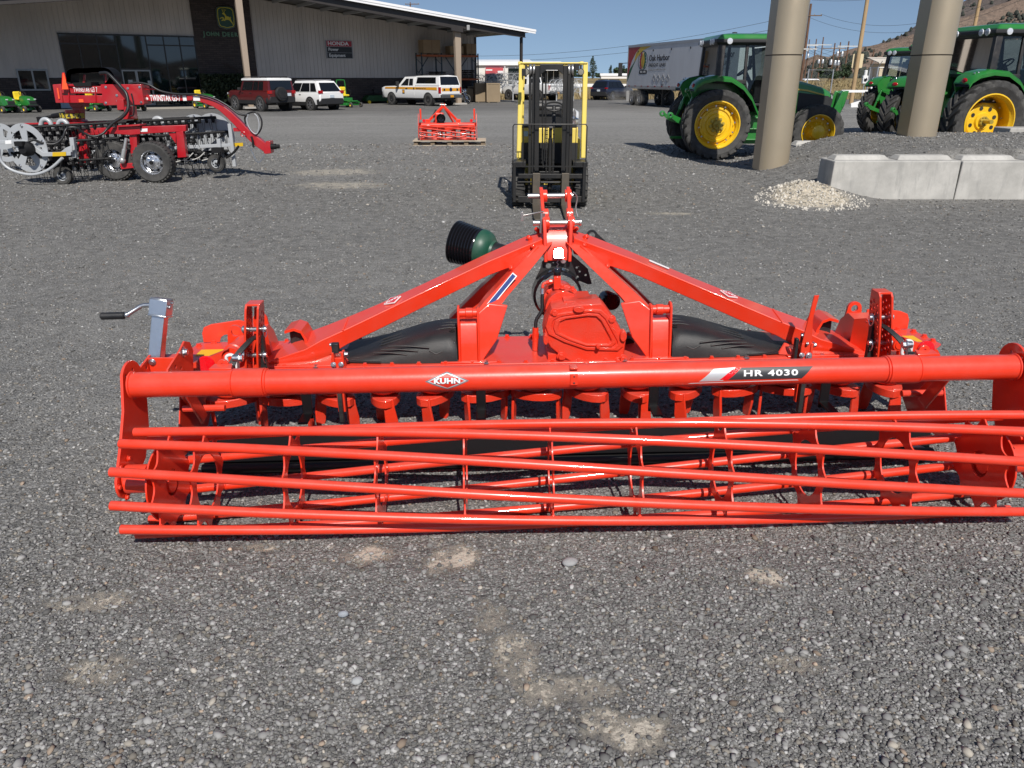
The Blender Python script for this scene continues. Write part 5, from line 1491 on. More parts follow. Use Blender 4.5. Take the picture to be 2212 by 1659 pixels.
WOOD = pm("pole_wood_brown", (.135, .075, .048), .9, var=.35, dscale=1.2); WOOD_L = pm("pole_wood_light", (.42, .29, .155), .85, var=.25, dscale=1.5, dust=.35, dcol=(.2, .13, .07))
GALV = pm("galvanised_steel", (.5, .51, .52), .4, .7); WIRE = pm("wire_dark", (.05, .055, .06), .6)
POLES = {}
def pole(key, label, px, py_top, dist, arms=(), r_=.15, mat=WOOD, top=None, xf=(), py_base=None, grp="wooden utility poles beyond the yard"):
    p = V(px, py_top, dist); zb = fz(p.x, dist) if dist > 74 else 0
    ht = (p.z if top is None else top) - zb
    t = thing("utility_pole", label, "utility pole", (p.x, dist, zb), 0, grp)
    b = MB(); b.tube([(0, 0, -.5), (.02, 0, ht * .5), (0, 0, ht)], [r_, r_ * .85, r_ * .68], 12); b.build("pole_shaft", mat, t, 40)
    for (za, x0, x1, m_) in arms:
        b = MB(); b.box(((x0 + x1) / 2, -r_ * .8, ht - za), (x1 - x0, .10, .12)); arm = b.build("crossarm", m_, t, 0)
        b = MB()
        for k in range(4):
            x = lerp(x0 + .1, x1 - .1, k / 3); b.lathe([(.03, .05), (.07, .08), (.04, .13), (.07, .16), (.03, .22)], (x, -r_ * .8, ht - za), (0, 0, 1), 8)
        b.build("insulator", pm("insulator_grey", (.3, .3, .32), .3) if "insulator_grey" not in bpy.data.materials else bpy.data.materials["insulator_grey"], arm, 40)
    for (zt, x) in xf:
        b = MB(); b.lathe([(.2, -.45), (.26, -.42), (.26, .35), (.18, .45), (.05, .47)], (x, -r_ - .2, ht - zt), (0, 0, 1), 12); b.build("transformer", GALV, t, 40)
    POLES[key] = Vector((p.x, dist, zb + ht)); return t
WARM = pm("crossarm_white", (.6, .6, .58), .6); DARM = pm("crossarm_brown", (.14, .09, .06), .85)
pole('p1', "tall brown utility pole with one dark and one white crossarm beside the first pillar", 1752, 8, 106, [(1.35, -1.2, 1.5, DARM), (5.2, -1.2, 1.5, WARM)], .19)
pole('p10', "brown utility pole half hidden by the first bronze pillar", 1735, 78, 150, [(2.4, -1.2, 1.2, WARM)], .16)
pole('p2', "thin brown pole with a white transformer, just right of the tall pole with two crossarms", 1749, 85, 185, [(1.3, -2, 2, WARM)], .15, xf=((3.4, 0),))
pole('p3', "brown pole with a white crossarm and hanging jumpers, third from the first bronze pillar", 1764, 84, 185, [(1.2, -2, 2, WARM)], .16)
pole('p4', "brown pole carrying two grey transformers and a long white crossarm at its top", 1779, 80, 185, [(1.6, -2, 2.0, WARM)], .17, xf=((5.0, -.45), (5.0, .45)))
pole('p5', "brown pole with a tangle of grey equipment on its middle", 1804, 93, 150, [(.9, -2.1, 2.1, DARM)], .16, xf=((3.2, -.4), (3.3, .4)))
pole('p6', "dark pole with a grey can on its side, left of the white-armed pole", 1816, 91, 152, [(1.0, -1.6, .8, WARM)], .15, xf=((2.0, -.4), (2.0, .45), (3.5, .0)))
pole('p7', "brown pole topped by a white crossarm, next to the big pale pole", 1834, 89, 145, [(.8, -1.9, 2.3, WARM)], .17, xf=())
pole('p8', "big pale wooden pole rising out of the picture behind the weight bracket", 1853, 128, 62, [], .165, WOOD_L, top=13)
pole('p9', "bare reddish brown pole standing alone on the hillside foot, right of the big pale pole", 1888, 107, 240, [], .2)
pole('p11', "orange brown pole seen above the big tractor's roof, at the top right", 2111, 28, 95, [(.2, .0, 2.6, WARM)], .24, WOOD_L, top=11.5)
pole('p12', "short brown pole top seen above the shop roof", 886, 5, 150, [(.3, -.9, 1.6, DARM)], .16)
# sign board on the pale pole
p8 = POLES['p8']; t = thing("sign_board", "beige sign board seen from behind, fixed to the big pale pole", "sign", (p8.x + .12, 62.25, 3.05))
b = MB(); b.prism([(x, 0, z) for x, z in rbox(.80, .98, .06)], (0, .02, 0)); b.build("board", pm("sign_back_beige", (.62, .52, .33), .6), t, 0)
b = MB(); b.box((0, -.03, 0), (.1, .04, 1.1)); b.build("bracket", GALV, t, 0)
def wire(name, label, a, c, sag, r_=.018, n=24):
    a, c = Vector(a), Vector(c); b = MB()
    b.tube([a.lerp(c, k / n) - Vector((0, 0, sag * 4 * (k / n) * (1 - k / n))) for k in range(n + 1)], r_, 5)
    o = b.build(name, WIRE, None, 50, fix=False); tag(o, label, "power line", "overhead power lines"); return o
far1, far2 = V(700, 92, 150), V(700, 102, 150)
p1 = POLES['p1']
wire("power_line", "upper of the two overhead wires crossing the sky behind the forklift and trailer", p1 + Vector((-1.1, 0, -1.2)), far1, 3.4, .022)
wire("power_line", "lower of the two overhead wires crossing the sky behind the forklift and trailer", p1 + Vector((-1.1, 0, -2.3)), far2, 3.2, .022)
for k, (dz, dx, px, py, sg, lab) in enumerate(((.4, 0, 2260, -110, 1.5, "topmost overhead wire running right from the tip of the tall two-armed pole"), (-1.2, 1.4, 2260, -50, 2.6, "overhead wire from the dark crossarm of the tall pole, upper of that pair"), (-1.2, -1.0, 2260, -26, 3.0, "overhead wire from the dark crossarm of the tall pole, lower of that pair"), (-5.0, 1.4, 2260, 38, 2.4, "overhead wire from the white crossarm of the tall pole, uppermost of three"), (-5.0, .4, 2260, 58, 2.8, "overhead wire from the white crossarm of the tall pole, middle of three"), (-5.0, -1.1, 2260, 66, 3.0, "overhead wire from the white crossarm of the tall pole, lowest of three"))):
    wire("power_line", lab, p1 + Vector((dx, -.2, dz)), V(px, py, 84), sg, .016)
p4 = POLES['p4']
for k in range(3): wire("power_line", ("thin wire strung along the tops of the short poles, highest", "thin wire strung along the tops of the short poles, in the middle", "thin wire strung along the tops of the short poles, lowest")[k], POLES['p2'] + Vector((-1 + k, -.2, -1.2 - .5 * k)), POLES['p7'] + Vector((-1.5 + 1.4 * k, -.2, -.7 - .4 * k)), 1.6, .02)
wire("power_line", "faint distant wire low over the hillside right of the short poles", POLES['p7'] + Vector((2, 0, -.7)), V(2260, 82, 120), 1.2, .016)
# chain-link fence on the right with white rails
t = thing("chain_link_fence", "grey chain-link fence panel with tall galvanised posts between the left tractor and the others", "fence")
posts = [(1742, 60), (1795, 62), (1873, 50), (1890, 47), (1990, 47), (2040, 47)]
tops = []
for px, dist in posts:
    g = V(px, 190, dist); b = MB(); zt = 2.45
    b.cyl((g.x, dist, 0), (g.x, dist, zt), .045, seg=10); b.cyl((g.x, dist, zt), (g.x + .05, dist - .3, zt + .3), .02, seg=6); b.build("fence_post", GALV, t, 40); tops.append(Vector((g.x, dist, zt)))
b = MB()
for i in range(len(tops) - 1):
    if i == 1: continue
    a, c = tops[i], tops[i + 1]
    for dz in (-.05, -2.3): b.cyl(a + Vector((0, 0, dz)), c + Vector((0, 0, dz)), .022, seg=6)
b.build("rail", GALV, t, 40)
b = MB()
for i in range(len(tops) - 1):
    if i == 1: continue
    a, c = tops[i], tops[i + 1]; L_ = (c - a).length; d = (c - a) / L_
    k = 0.0
    while k < L_:
        for sg in (-1, 1):
            p0 = a + d * k - Vector((0, 0, 2.3)); k2 = k + sg * 2.2
            if 0 <= k2 <= L_: b.tube([p0, a + d * k2 - Vector((0, 0, .1))], .0035, 3)
        k += .14
tag(b.build("wire_mesh", GALV, t, 0, fix=False))
t = thing("rail_fence", "white two-rail fence beside the grass behind the tractors", "fence")
WHT = pm("white_vinyl", (.78, .78, .77), .5)
for (x0, y0, x1, y1, dist) in ((1818, 197, 1950, 197, 45), (1838, 226, 1900, 208, 42), (1838, 229, 1905, 227, 40)):
    b = MB(); b.bar(V(x0, y0, dist), V(x1, y1, dist), .05, .13); b.build("rail", WHT, t, 0)
for px in (1883, 1945):
    g = V(px, 186, 44.9); b = MB(); b.box((g.x, 44.9, g.z / 2), (.14, .14, g.z)); b.build("fence_post", WHT, t, 0)
t = thing("rail_fence", "long low white rail along the field behind the dark car and the trailer", "fence")
b = MB(); a, c = V(1215, 184, 82), V(1395, 184.5, 82); b.bar(a, c, .08, .28); b.build("rail", WHT, t, 0)
for k in range(7):
    q = a.lerp(c, (k + .5) / 7); b = MB(); b.box((q.x, q.y + .1, q.z / 2), (.1, .1, q.z)); b.build("fence_post", WHT, t, 0)
t = thing("wire_fence", "dark post and wire fence across the field behind the white rail", "fence"); b = MB()
for k in range(26): 
    b = MB(); x = 4 + k * 2.2; b.box((x, 118, .75), (.1, .1, 1.5)); b.build("fence_post", pm("weathered_post", (.10, .09, .08), .9) if k == 0 else bpy.data.materials["weathered_post"], t, 0)
b = MB()
for z in (.5, .95, 1.4): b.cyl((4, 117.94, z), (59, 117.94, z), .02, seg=4)
b.build("fence_wire", bpy.data.materials["weathered_post"], t, 0)
# meter box on a post
g = V(1868, 172, 46.5); t = thing("utility_box", "white utility box on a thin post by the chain-link fence", "utility box", (g.x, 46.5, 0))
b = MB(); b.cyl((0, 0, 0), (0, 0, g.z), .03, seg=8); b.build("post", GALV, t, 40)
b = MB(); b.box((0, 0, g.z + .0), (.28, .2, .42)); b.cyl((0, 0, g.z + .2), (0, 0, g.z + .5), .09, seg=12); b.build("box_body", pm("box_white", (.72, .72, .7), .5), t, 35, bevel=.02)
b = MB(); b.lathe([(.09, 0), (.09, .04), (.07, .05)], (0, -.1, g.z), (0, -1, 0), 14); b.build("meter_lens", BLK_GLOSS, t, 40)
# beige shed
g = V(1910, 167, 140); t = thing("shed", "small beige shed with a pitched roof behind the chain-link fence", "shed", (g.x + .6, 140, fz(g.x, 140)))
b = MB(); b.box((0, 0, 1.3), (5.0, 4, 2.6)); b.build("wall", pm("shed_beige", (.55, .47, .34), .8), t, 0)
b = MB(); b.prism([(-3.0, -2.5, 2.6), (3.0, -2.5, 2.6), (3.0, -2.5, 2.75), (-3.0, -2.5, 2.75)], (0, 5, .9)); b.build("roof", pm("shed_roof", (.6, .55, .47), .7), t, 0)
b = MB(); b.box((-1.5, -2.01, 1.0), (.9, .02, 2)); b.build("door", pm("shed_door", (.1, .09, .08), .7), t, 0)
for i, (px, dist, h, w, lab) in enumerate(((1823, 125, 2.6, 2.4, "bare looking grey green tree among the utility poles"), (1905, 165, 2.9, 4, "dark green tree beside the beige shed"), (1922, 150, 4.2, 2.6, "dark tree just right of the beige shed"), (1787, 100, 1.5, 3.0, "low green bush left of the utility poles' feet"))):
    tree('b', lab, px, 185, dist, h, w, 70 + i, group="trees and bushes among the poles")

# ------------------------------------------------------------------ white neighbouring workshop
WB_ = thing("workshop_building", "white metal workshop with a red awning sign behind the second white pickup", "building", (0, 0, 0))
WM = pm("white_siding", (.72, .70, .66), .6, var=.08, dscale=.5)
def wbx(x, y, Y): return V(x, y, Y)
L0 = V(1000, 210, 97); R0 = V(1145, 210, 97); R1 = V(1216, 210, 101)
zt = V(1060, 131, 97).z; zt2 = V(1180, 142, 101).z
b = MB(); b.prism([(L0.x, 97, 0), (R0.x, 97, 0), (R0.x, 97, zt - .5), (L0.x, 97, zt - .5)], (0, 18, 0))
k = L0.x
while k < R0.x: b.box((k, 96.97, (zt - .5) / 2), (.06, .06, zt - .6)); k += .9
b.prism([(R0.x + .01, 101, 0), (R1.x, 101, 0), (R1.x, 101, zt2 - .3), (R0.x + .01, 101, zt2 - .3)], (0, 14, 0)); b.build("wall", WM, WB_, 0)
b = MB(); b.prism([(L0.x, 96.7, zt - .5), (R0.x + .3, 96.7, zt - .5), (R0.x + .3, 96.7, zt - .1), (L0.x, 96.7, zt - .1)], (0, 19, .6)); b.prism([(R0.x + .3, 99.4, zt2 - .55), (R1.x + .4, 99.4, zt2 - .55), (R1.x + .4, 99.4, zt2), (R0.x + .3, 99.4, zt2)], (0, 16, .8)); b.build("roof", ROOFW, WB_, 0)
b = MB(); a, c = V(1049, 146, 96.5), V(1087, 159.5, 96.5)
b.prism([(a.x, 96.9, a.z), (a.x, 96.9, c.z), (a.x, 96.1, c.z), (a.x, 96.5, a.z)], (c.x - a.x, 0, 0)); aw = b.build("awning", pm("awning_red", (.33, .006, .015), .6), WB_, 0)
p = V(1057, 151, 96.3); text("lettering", "Hines Inc.", .26, WHITE, WB_, frame((p.x, 96.2, p.z), (1, 0, 0), (0, .4, .9)), bold=.01, shear=.2) if False else None
b = MB(); b.box(V(1056.5, 151.2, 96.28), (.75, .03, .14)); b.box(V(1081, 155.6, 96.1), (.62, .03, .26)); b.build("lettering_strip", WHITE, aw, 0)
b = MB(); b.box(((a.x + c.x) / 2, 96.94, c.z - .35), ((c.x - a.x) * .9, .1, .8)); b.box((V(1118, 165, 96.9).x, 96.94, V(1118, 165, 96.9).z), (2.2, .1, 1.8)); b.build("window", WGLASS, WB_, 0)
for px in (1150, 1163, 1176, 1189, 1202):
    q = V(px, 162, 100.9); b = MB(); b.box((q.x, 100.95, q.z), (.62, .12, 1.7)); w_ = b.build("window", WGLASS, WB_, 0)
    b = MB(); b.box((q.x - .36, 100.9, q.z), (.07, .14, 1.8)); b.box((q.x, 100.9, q.z + .9), (.75, .14, .07)); b.build("frame", WHITE, w_, 0)
b = MB(); b.cyl((R0.x - 3.0, 96.8, 0), (R0.x - 3.0, 96.8, zt - .6), .06, seg=8); b.build("downpipe", WHT, WB_, 40)

# crates with finger-wheel rakes on top, cardboard carton
def crate(label, px, w, h, Y, mat, d=1.1, slats=True):
    g = G(px, 218.6); t = thing("crate", label, "crate", (g.x, Y, 0), BA * .3, "shipping crates at the shop corner")
    b = MB(); b.box((0, 0, h / 2 + .06), (w, d, h)); b.build("crate_body", mat, t, 0, bevel=.01)
    b = MB()
    for x in (-w / 2 + .05, w / 2 - .05): b.box((x, -d / 2 - .012, h / 2 + .06), (.1, .024, h))
    for z in (.11, h + .01): b.box((0, -d / 2 - .012, z), (w - .2, .024, .1))
    b.build("batten", pm("crate_wood", (.26, .20, .13), .8, var=.2, dscale=4) if "crate_wood" not in bpy.data.materials else bpy.data.materials["crate_wood"], t, 0)
    b = MB()
    for x in (-w / 3, w / 3): b.box((x, 0, .03), (.1, d, .06))
    b.build("skid", bpy.data.materials["crate_wood"], t, 0)
    return t
CARD2 = pm("carton_brown", (.25, .19, .12), .8, var=.2, dscale=2)
crate("low brown carton with a printed emblem, right of the motorcycle", 1006, 1.4, .98, 67.5, CARD2)
crate("taller brown crate in the middle, beside the printed carton", 1047, 1.45, 1.42, 66.8, CARD2)
crate("tall brown crate nearest the second white pickup", 1066, 1.1, 1.42, 66.0, CARD2)
crate("dark slatted crate in shade between the printed carton and the tall crates", 1026, 1.2, 1.15, 68.5, pm("dark_crate", (.09, .07, .05), .9))
def rake_wheels(label, px, py, Y, n, seed, w):
    g = V(px, py, Y); t = thing("wheel_rake", label, "hay rake", (g.x, Y, 0), 0, "grey finger-wheel rakes stored at the shop corner")
    rs = random.Random(seed)
    for k in range(n):
        x = -w / 2 + w * k / max(1, n - 1); c = Vector((x, .3 * (k % 2) + .25 * rs.random(), g.z)); tilt = rs.uniform(-.35, .35); ax = Vector((math.cos(1.0 + tilt), -math.sin(1.0 + tilt), rs.uniform(-.2, .2))).normalized()
        u = ax.orthogonal().normalized(); v_ = ax.cross(u)
        b = MB(); b.tube([c + (u * math.cos(a) + v_ * math.sin(a)) * .52 for a in [6.283 * j / 20 for j in range(20)]], .025, 5, closed=True)
        b.tube([c + (u * math.cos(a) + v_ * math.sin(a)) * .25 for a in [6.283 * j / 12 for j in range(12)]], .02, 5, closed=True)
        for j in range(26):
            a = 6.283 * j / 26; b.tube([c + (u * math.cos(a) + v_ * math.sin(a)) * .25, c + (u * math.cos(a + .1) + v_ * math.sin(a + .1)) * .53, c + (u * math.cos(a + .35) + v_ * math.sin(a + .35)) * .70], .009, 4)
        b.build("finger_wheel", pm("rake_grey", (.45, .46, .47), .45, .4) if "rake_grey" not in bpy.data.materials else bpy.data.materials["rake_grey"], t, 40, fix=False)
    b = MB(); b.bar((-w / 2 - .2, .5, g.z), (w / 2 + .2, .6, g.z - .1), .1, .1); b.bar((-w / 3, .55, 0), (-w / 3, .55, g.z), .1, .1); b.bar((w / 3, .6, 0), (w / 3, .6, g.z), .1, .1)
    b.build("frame", bpy.data.materials["rake_grey"], t, 0)
rake_wheels("grey finger-wheel rake standing above the tall brown crates", 1046, 176, 69.5, 6, 2, 2.6)
rake_wheels("grey finger-wheel rake standing behind the second white pickup's hood", 1090, 172, 71, 5, 3, 2.2)
rake_wheels("grey finger-wheel rake seen right of the forklift mast above the dry grass", 1222, 186, 70, 6, 4, 2.2)
# ------------------------------------------------------------------ cars, pickups, trailer
CG_DARK = pm("tinted_glass", (.006, .007, .009), .04, spec=.8)
TRIM = pm("black_trim", (.02, .02, .021), .55)
ALLOY = pm("alloy_wheel", (.5, .5, .52), .3, .8); TAIL = pm("tail_lamp_red", (.35, .004, .008), .15, coat=.5); HEADL = pm("head_lamp", (.7, .72, .75), .1, .3)
CW = pm("car_white_paint", (.80, .80, .79), .3, coat=.6); CRED = pm("car_red_paint", (.10, .012, .013), .3, coat=.6); CNAVY = pm("car_navy_paint", (.012, .016, .035), .28, coat=.7)
PLATE = pm("number_plate", (.5, .56, .62), .5)
def xring(x, zb, zt, hw, r_=.12, tuck=.06):
    """rounded car cross section at x"""
    return [(x, -hw + tuck, zb), (x, hw - tuck, zb), (x, hw, zb + (zt - zb) * .28), (x, hw, zb + (zt - zb) * .62), (x, hw - .03, zt - r_ * .55), (x, hw - r_, zt), (x, 0, zt + .02), (x, -hw + r_, zt), (x, -hw + .03, zt - r_ * .55), (x, -hw, zb + (zt - zb) * .62), (x, -hw, zb + (zt - zb) * .28)]
def car_wheel(parent, x, y, r_, w, side, rim=ALLOY, spokes=6, rr=.66):
    b = MB(); c = (x, y, r_); ax = (0, side, 0)
    b.lathe([(r_ * rr, -w * .5), (r_ * .93, -w * .5), (r_, -w * .36), (r_, w * .36), (r_ * .93, w * .5), (r_ * rr, w * .5), (r_ * (rr - .03), w * .42), (r_ * (rr - .03), -w * .4)], c, ax, 28, closed=True)
    wh = b.build("wheel", RUB, parent, 40)
    b = MB(); b.lathe([(r_ * rr, w * .44), (r_ * rr * .9, w * .38), (r_ * rr * .86, w * .1), (0, w * .08)], c, ax, 24, caps=False)
    for k in range(spokes):
        a = 6.283 * k / spokes; d = Vector((math.cos(a), 0, math.sin(a)))
        b.bar(Vector(c) + Vector((0, side * w * .36, 0)), Vector(c) + Vector((0, side * w * .36, 0)) + d * r_ * rr * .93, r_ * .13, .03, (0, 1, 0))
    b.lathe([(r_ * .17, w * .3), (r_ * .15, w * .44), (0, w * .46)], c, ax, 12)
    b.build("rim", rim, wh, 40)
    b = MB(); b.lathe([(r_ * rr * .85, w * .12), (0, w * .12)], c, ax, 24)
    return wh
def side_panel(b, pts, hwf, th=.012):
    for s in (-1, 1):
        P = [(x, s * (hwf(x, z) + .004), z) for x, z in pts]
        b.prism(P, (0, s * th, 0))
def arch(b, x, r_, hw, zc, lift=1.16, proud=.012, w=.25):
    for s in (-1, 1):
        b.lathe([(r_ * lift, 0), (r_ * lift, w)], (x, s * (hw + proud - w), zc), (0, s, 0), 26)
def suv(name, label, cat, paint, loc, rz, L_=4.75, W=1.86, H=1.73, zb=.34, belt=1.06, hood=1.02, wr=.37, wb=2.75, roof=None, boxy=0.0, group=None, roof_mat=None, spare=False, cladding=False, rack=False, lamp=(.9, 1.08)):
    t = thing(name, label, cat, (*loc, gz(*loc) if loc[1] < 60 else 0), rz, group)
    hw = W / 2; xr, xf = -(L_ - wb) * .48, wb + (L_ - wb) * .52
    b = MB()
    b.loft([xring(xr, zb + .12, belt - .04, hw - .08), xring(xr + .06, zb + .04, belt, hw - .02), xring(xr + .5, zb, belt + .01, hw), xring(wb * .62, zb, belt, hw), xring(wb * .80, zb, belt - .01, hw), xring(xf - .55, zb, hood - .02, hw - .02), xring(xf - .12, zb + .05, hood - .10, hw - .10), xring(xf, zb + .14, hood - .26, hw - .20)])
    body = b.build("body", paint, t, 40)
    ws = wb * .80; x_top_f = ws - .62 * (1 - boxy * .5); rt = xr + .12 + .42 * (1 - boxy)
    gw0, gw1 = hw - .05, hw - .28 + .12 * boxy
    def hwf(x, z): return lerp(gw0, gw1, max(0, (z - belt) / (H - belt)))
    b = MB()
    b.loft([[(xr + .05, -gw0, belt - .02), (xr + .05, gw0, belt - .02), (rt, gw1, H - .05), (rt + .02, 0, H - .02), (rt, -gw1, H - .05)],
            [(xr + .6, -gw0, belt - .02), (xr + .6, gw0, belt - .02), (rt + .35, gw1, H - .02), (rt + .35, 0, H), (rt + .35, -gw1, H - .02)],
            [(ws - .5, -gw0, belt - .02), (ws - .5, gw0, belt - .02), (x_top_f, gw1, H - .04), (x_top_f, 0, H - .01), (x_top_f, -gw1, H - .04)],
            [(ws, -gw0 + .06, belt - .02), (ws, gw0 - .06, belt - .02), (x_top_f + .05, gw1 - .04, H - .09), (x_top_f + .05, 0, H - .06), (x_top_f + .05, -gw1 + .04, H - .09)]])
    cab = b.build("cabin", paint, body, 35)
    if roof_mat:
        b = MB(); b.loft([[(x0, -w_, H + dz), (x0, w_, H + dz), (x1, w_, H + dz), (x1, -w_, H + dz)] for x0, x1, w_, dz in ((rt - .03, x_top_f + .1, gw1 + .04, -.13), (rt - .02, x_top_f + .08, gw1 + .03, -.02), (rt + .1, x_top_f - .05, gw1 - .1, .03))]); b.build("roof", roof_mat, cab, 30, bevel=.03)
    # glass
    zt = H - .16
    def xs_back(z): return lerp(xr + .05, rt, (z - belt) / (H - belt))
    def xs_front(z): return lerp(ws, x_top_f, (z - belt) / (H - belt))
    z0 = belt + .03
    cuts = [.0, .24, .60, 1.0] if not spare else [.10, .30, .52, .95]
    for i in range(3):
        xa0 = lerp(xs_back(z0) + .22, xs_front(z0) - .16, cuts[i]) + .03; xb0 = lerp(xs_back(z0) + .22, xs_front(z0) - .16, cuts[i + 1]) - .03
        xa1 = lerp(xs_back(zt) + .18, xs_front(zt) - .12, cuts[i]) + .03; xb1 = lerp(xs_back(zt) + .18, xs_front(zt) - .12, cuts[i + 1]) - .03
        b = MB(); side_panel(b, [(xa0, z0), (xb0, z0), (xb1, zt), (xa1, zt)], hwf); b.build("side_window", CG_DARK, body, 0)
    n_ = Vector((-(H - belt), 0, -(rt - xr - .05) * -1)).normalized()
    b = MB(); b.prism([(xs_back(z) - .012, y, z) for y, z in ((-gw0 + .16, z0 + .02), (gw0 - .16, z0 + .02), (gw1 - .08, zt + .02), (-gw1 + .08, zt + .02))], (-.01, 0, .003)); b.build("rear_window", CG_DARK, body, 0)
    b = MB(); b.prism([(xs_front(z) + .012, y, z) for y, z in ((-gw0 + .16, z0), (gw0 - .16, z0), (gw1 - .1, zt), (-gw1 + .1, zt))], (.012, 0, .006)); b.build("windscreen", CG_DARK, body, 0)
    # lower cladding, bumpers, lamps, plate
    b = MB()
    b.loft([xring(xr - .04, zb + .05, zb + .36, hw - .10, .05), xring(xr + .12, zb - .02, zb + .38, hw + .005, .05), xring(xr + .30, zb - .02, zb + .38, hw + .008, .05)])
    b.loft([xring(xf - .5, zb - .02, zb + .3, hw - .01, .05), xring(xf - .1, zb, zb + .3, hw - .08, .05), xring(xf + .03, zb + .06, zb + .3, hw - .22, .05)])
    for s in (-1, 1): b.box((wb * .5, s * (hw - .03), zb + .06), (wb - wr * 2, .09, .20))
    arch(b, 0, wr, hw, wr, 1.20); arch(b, wb, wr, hw, wr, 1.20)
    b.build("bumper_cladding", TRIM, body, 35)
    for s in (-1, 1):
        b = MB(); b.box((xr + .05, s * (hw - .14), lerp(*lamp, .5)), (.16, .26, lamp[1] - lamp[0])); b.build("tail_lamp", TAIL, body, 0, bevel=.02)
        b = MB(); b.box((xf - .22, s * (hw - .26), hood - .22), (.3, .3, .14)); b.build("headlight", HEADL, body, 0, bevel=.03)
        b = MB(); b.box((ws - .25, s * (hw + .1), belt + .08), (.12, .2, .16)); b.build("wing_mirror", TRIM, body, 0, bevel=.03)
    b = MB(); b.box((xr - .012, 0 if not spare else -.45, zb + .48), (.02, .32, .16)); b.build("number_plate", PLATE, body, 0)
    b = MB()
    for x in (wb * .30, wb * .62): side_panel(b, [(x, belt - .16), (x + .16, belt - .16), (x + .16, belt - .12), (x, belt - .12)], lambda x, z: hw - .01, .02)
    b.build("door_handle", ALLOY if not cladding else TRIM, body, 0)
    b = MB(); b.box((wb / 2, 0, zb - .04), (wb + .6, W * .72, .14)); b.cyl((xr + .1, .45, zb), (xr - .05, .45, zb - .02), .035, seg=8); b.build("underbody", TRIM, body, 0)
    for x in (0, wb):
        for s in (-1, 1): car_wheel(t, x, s * (hw - .085), wr, .24, s)
    if rack:
        b = MB()
        for s in (-1, 1): b.bar((rt + .25, s * (gw1 - .1), H + .08), (x_top_f - .1, s * (gw1 - .1), H + .08), .04, .05)
        for k in range(6): b.bar((rt + .3 + k * .3, -gw1 + .1, H + .07), (rt + .3 + k * .3, gw1 - .1, H + .07), .04, .03)
        for k in (0, 2, 5):
            for s in (-1, 1): b.box((rt + .3 + k * .3, s * (gw1 - .1), H + .03), (.05, .05, .12))
        b.build("roof_rack", TRIM, body, 0)
    else:
        b = MB()
        for s in (-1, 1): b.bar((rt + .2, s * (gw1 - .06), H + .02), (x_top_f - .1, s * (gw1 - .06), H + .02), .04, .05)
        b.build("roof_rail", ALLOY if not cladding else TRIM, body, 0)
    if spare:
        b = MB(); b.lathe([(.05, -.20), (.36, -.19), (.39, -.14), (.39, -.02), (.34, 0)], (xr + .0, .12, .98), (1, 0, 0), 28); sp = b.build("spare_wheel_cover", TRIM, body, 40)
        b = MB(); b.lathe([(.12, 0), (.30, .01), (.30, .025), (.12, .03)], (xr - .205, .12, .98), (-1, 0, 0), 5); b.build("cover_boss", BLK_MAT, sp, 30)
    return t
suv("parked_car", "dark red off-roader with white roof, roof rack and black spare wheel cover", "car", CRED, (-14.3, 48.6), R(140), 4.67, 1.9, 1.83, .46, 1.16, 1.18, .41, 2.69, boxy=1.0, roof_mat=CW, spare=True, cladding=True, rack=True, lamp=(.98, 1.16))
suv("parked_car", "white family car parked between the red off-roader and the small mower", "car", CW, (-11.75, 50.2), R(142), 4.78, 1.91, 1.73, .34, 1.06, 1.02, .37, 2.79, lamp=(.98, 1.16))
suv("parked_car", "dark navy car seen from behind, left of the white trailer", "car", CNAVY, (8.3, 73.2), R(50), 4.6, 1.86, 1.70, .34, 1.04, 1.0, .36, 2.69, cladding=True, lamp=(.96, 1.06))
suv("parked_car", "small white car roof seen over the left tractor's hood, far behind the fence", "car", CW, (V(1741, 170, 118).x, 118), R(10), 4.8, 1.9, 1.75, .34, 1.06, 1.02, .37, 2.79)

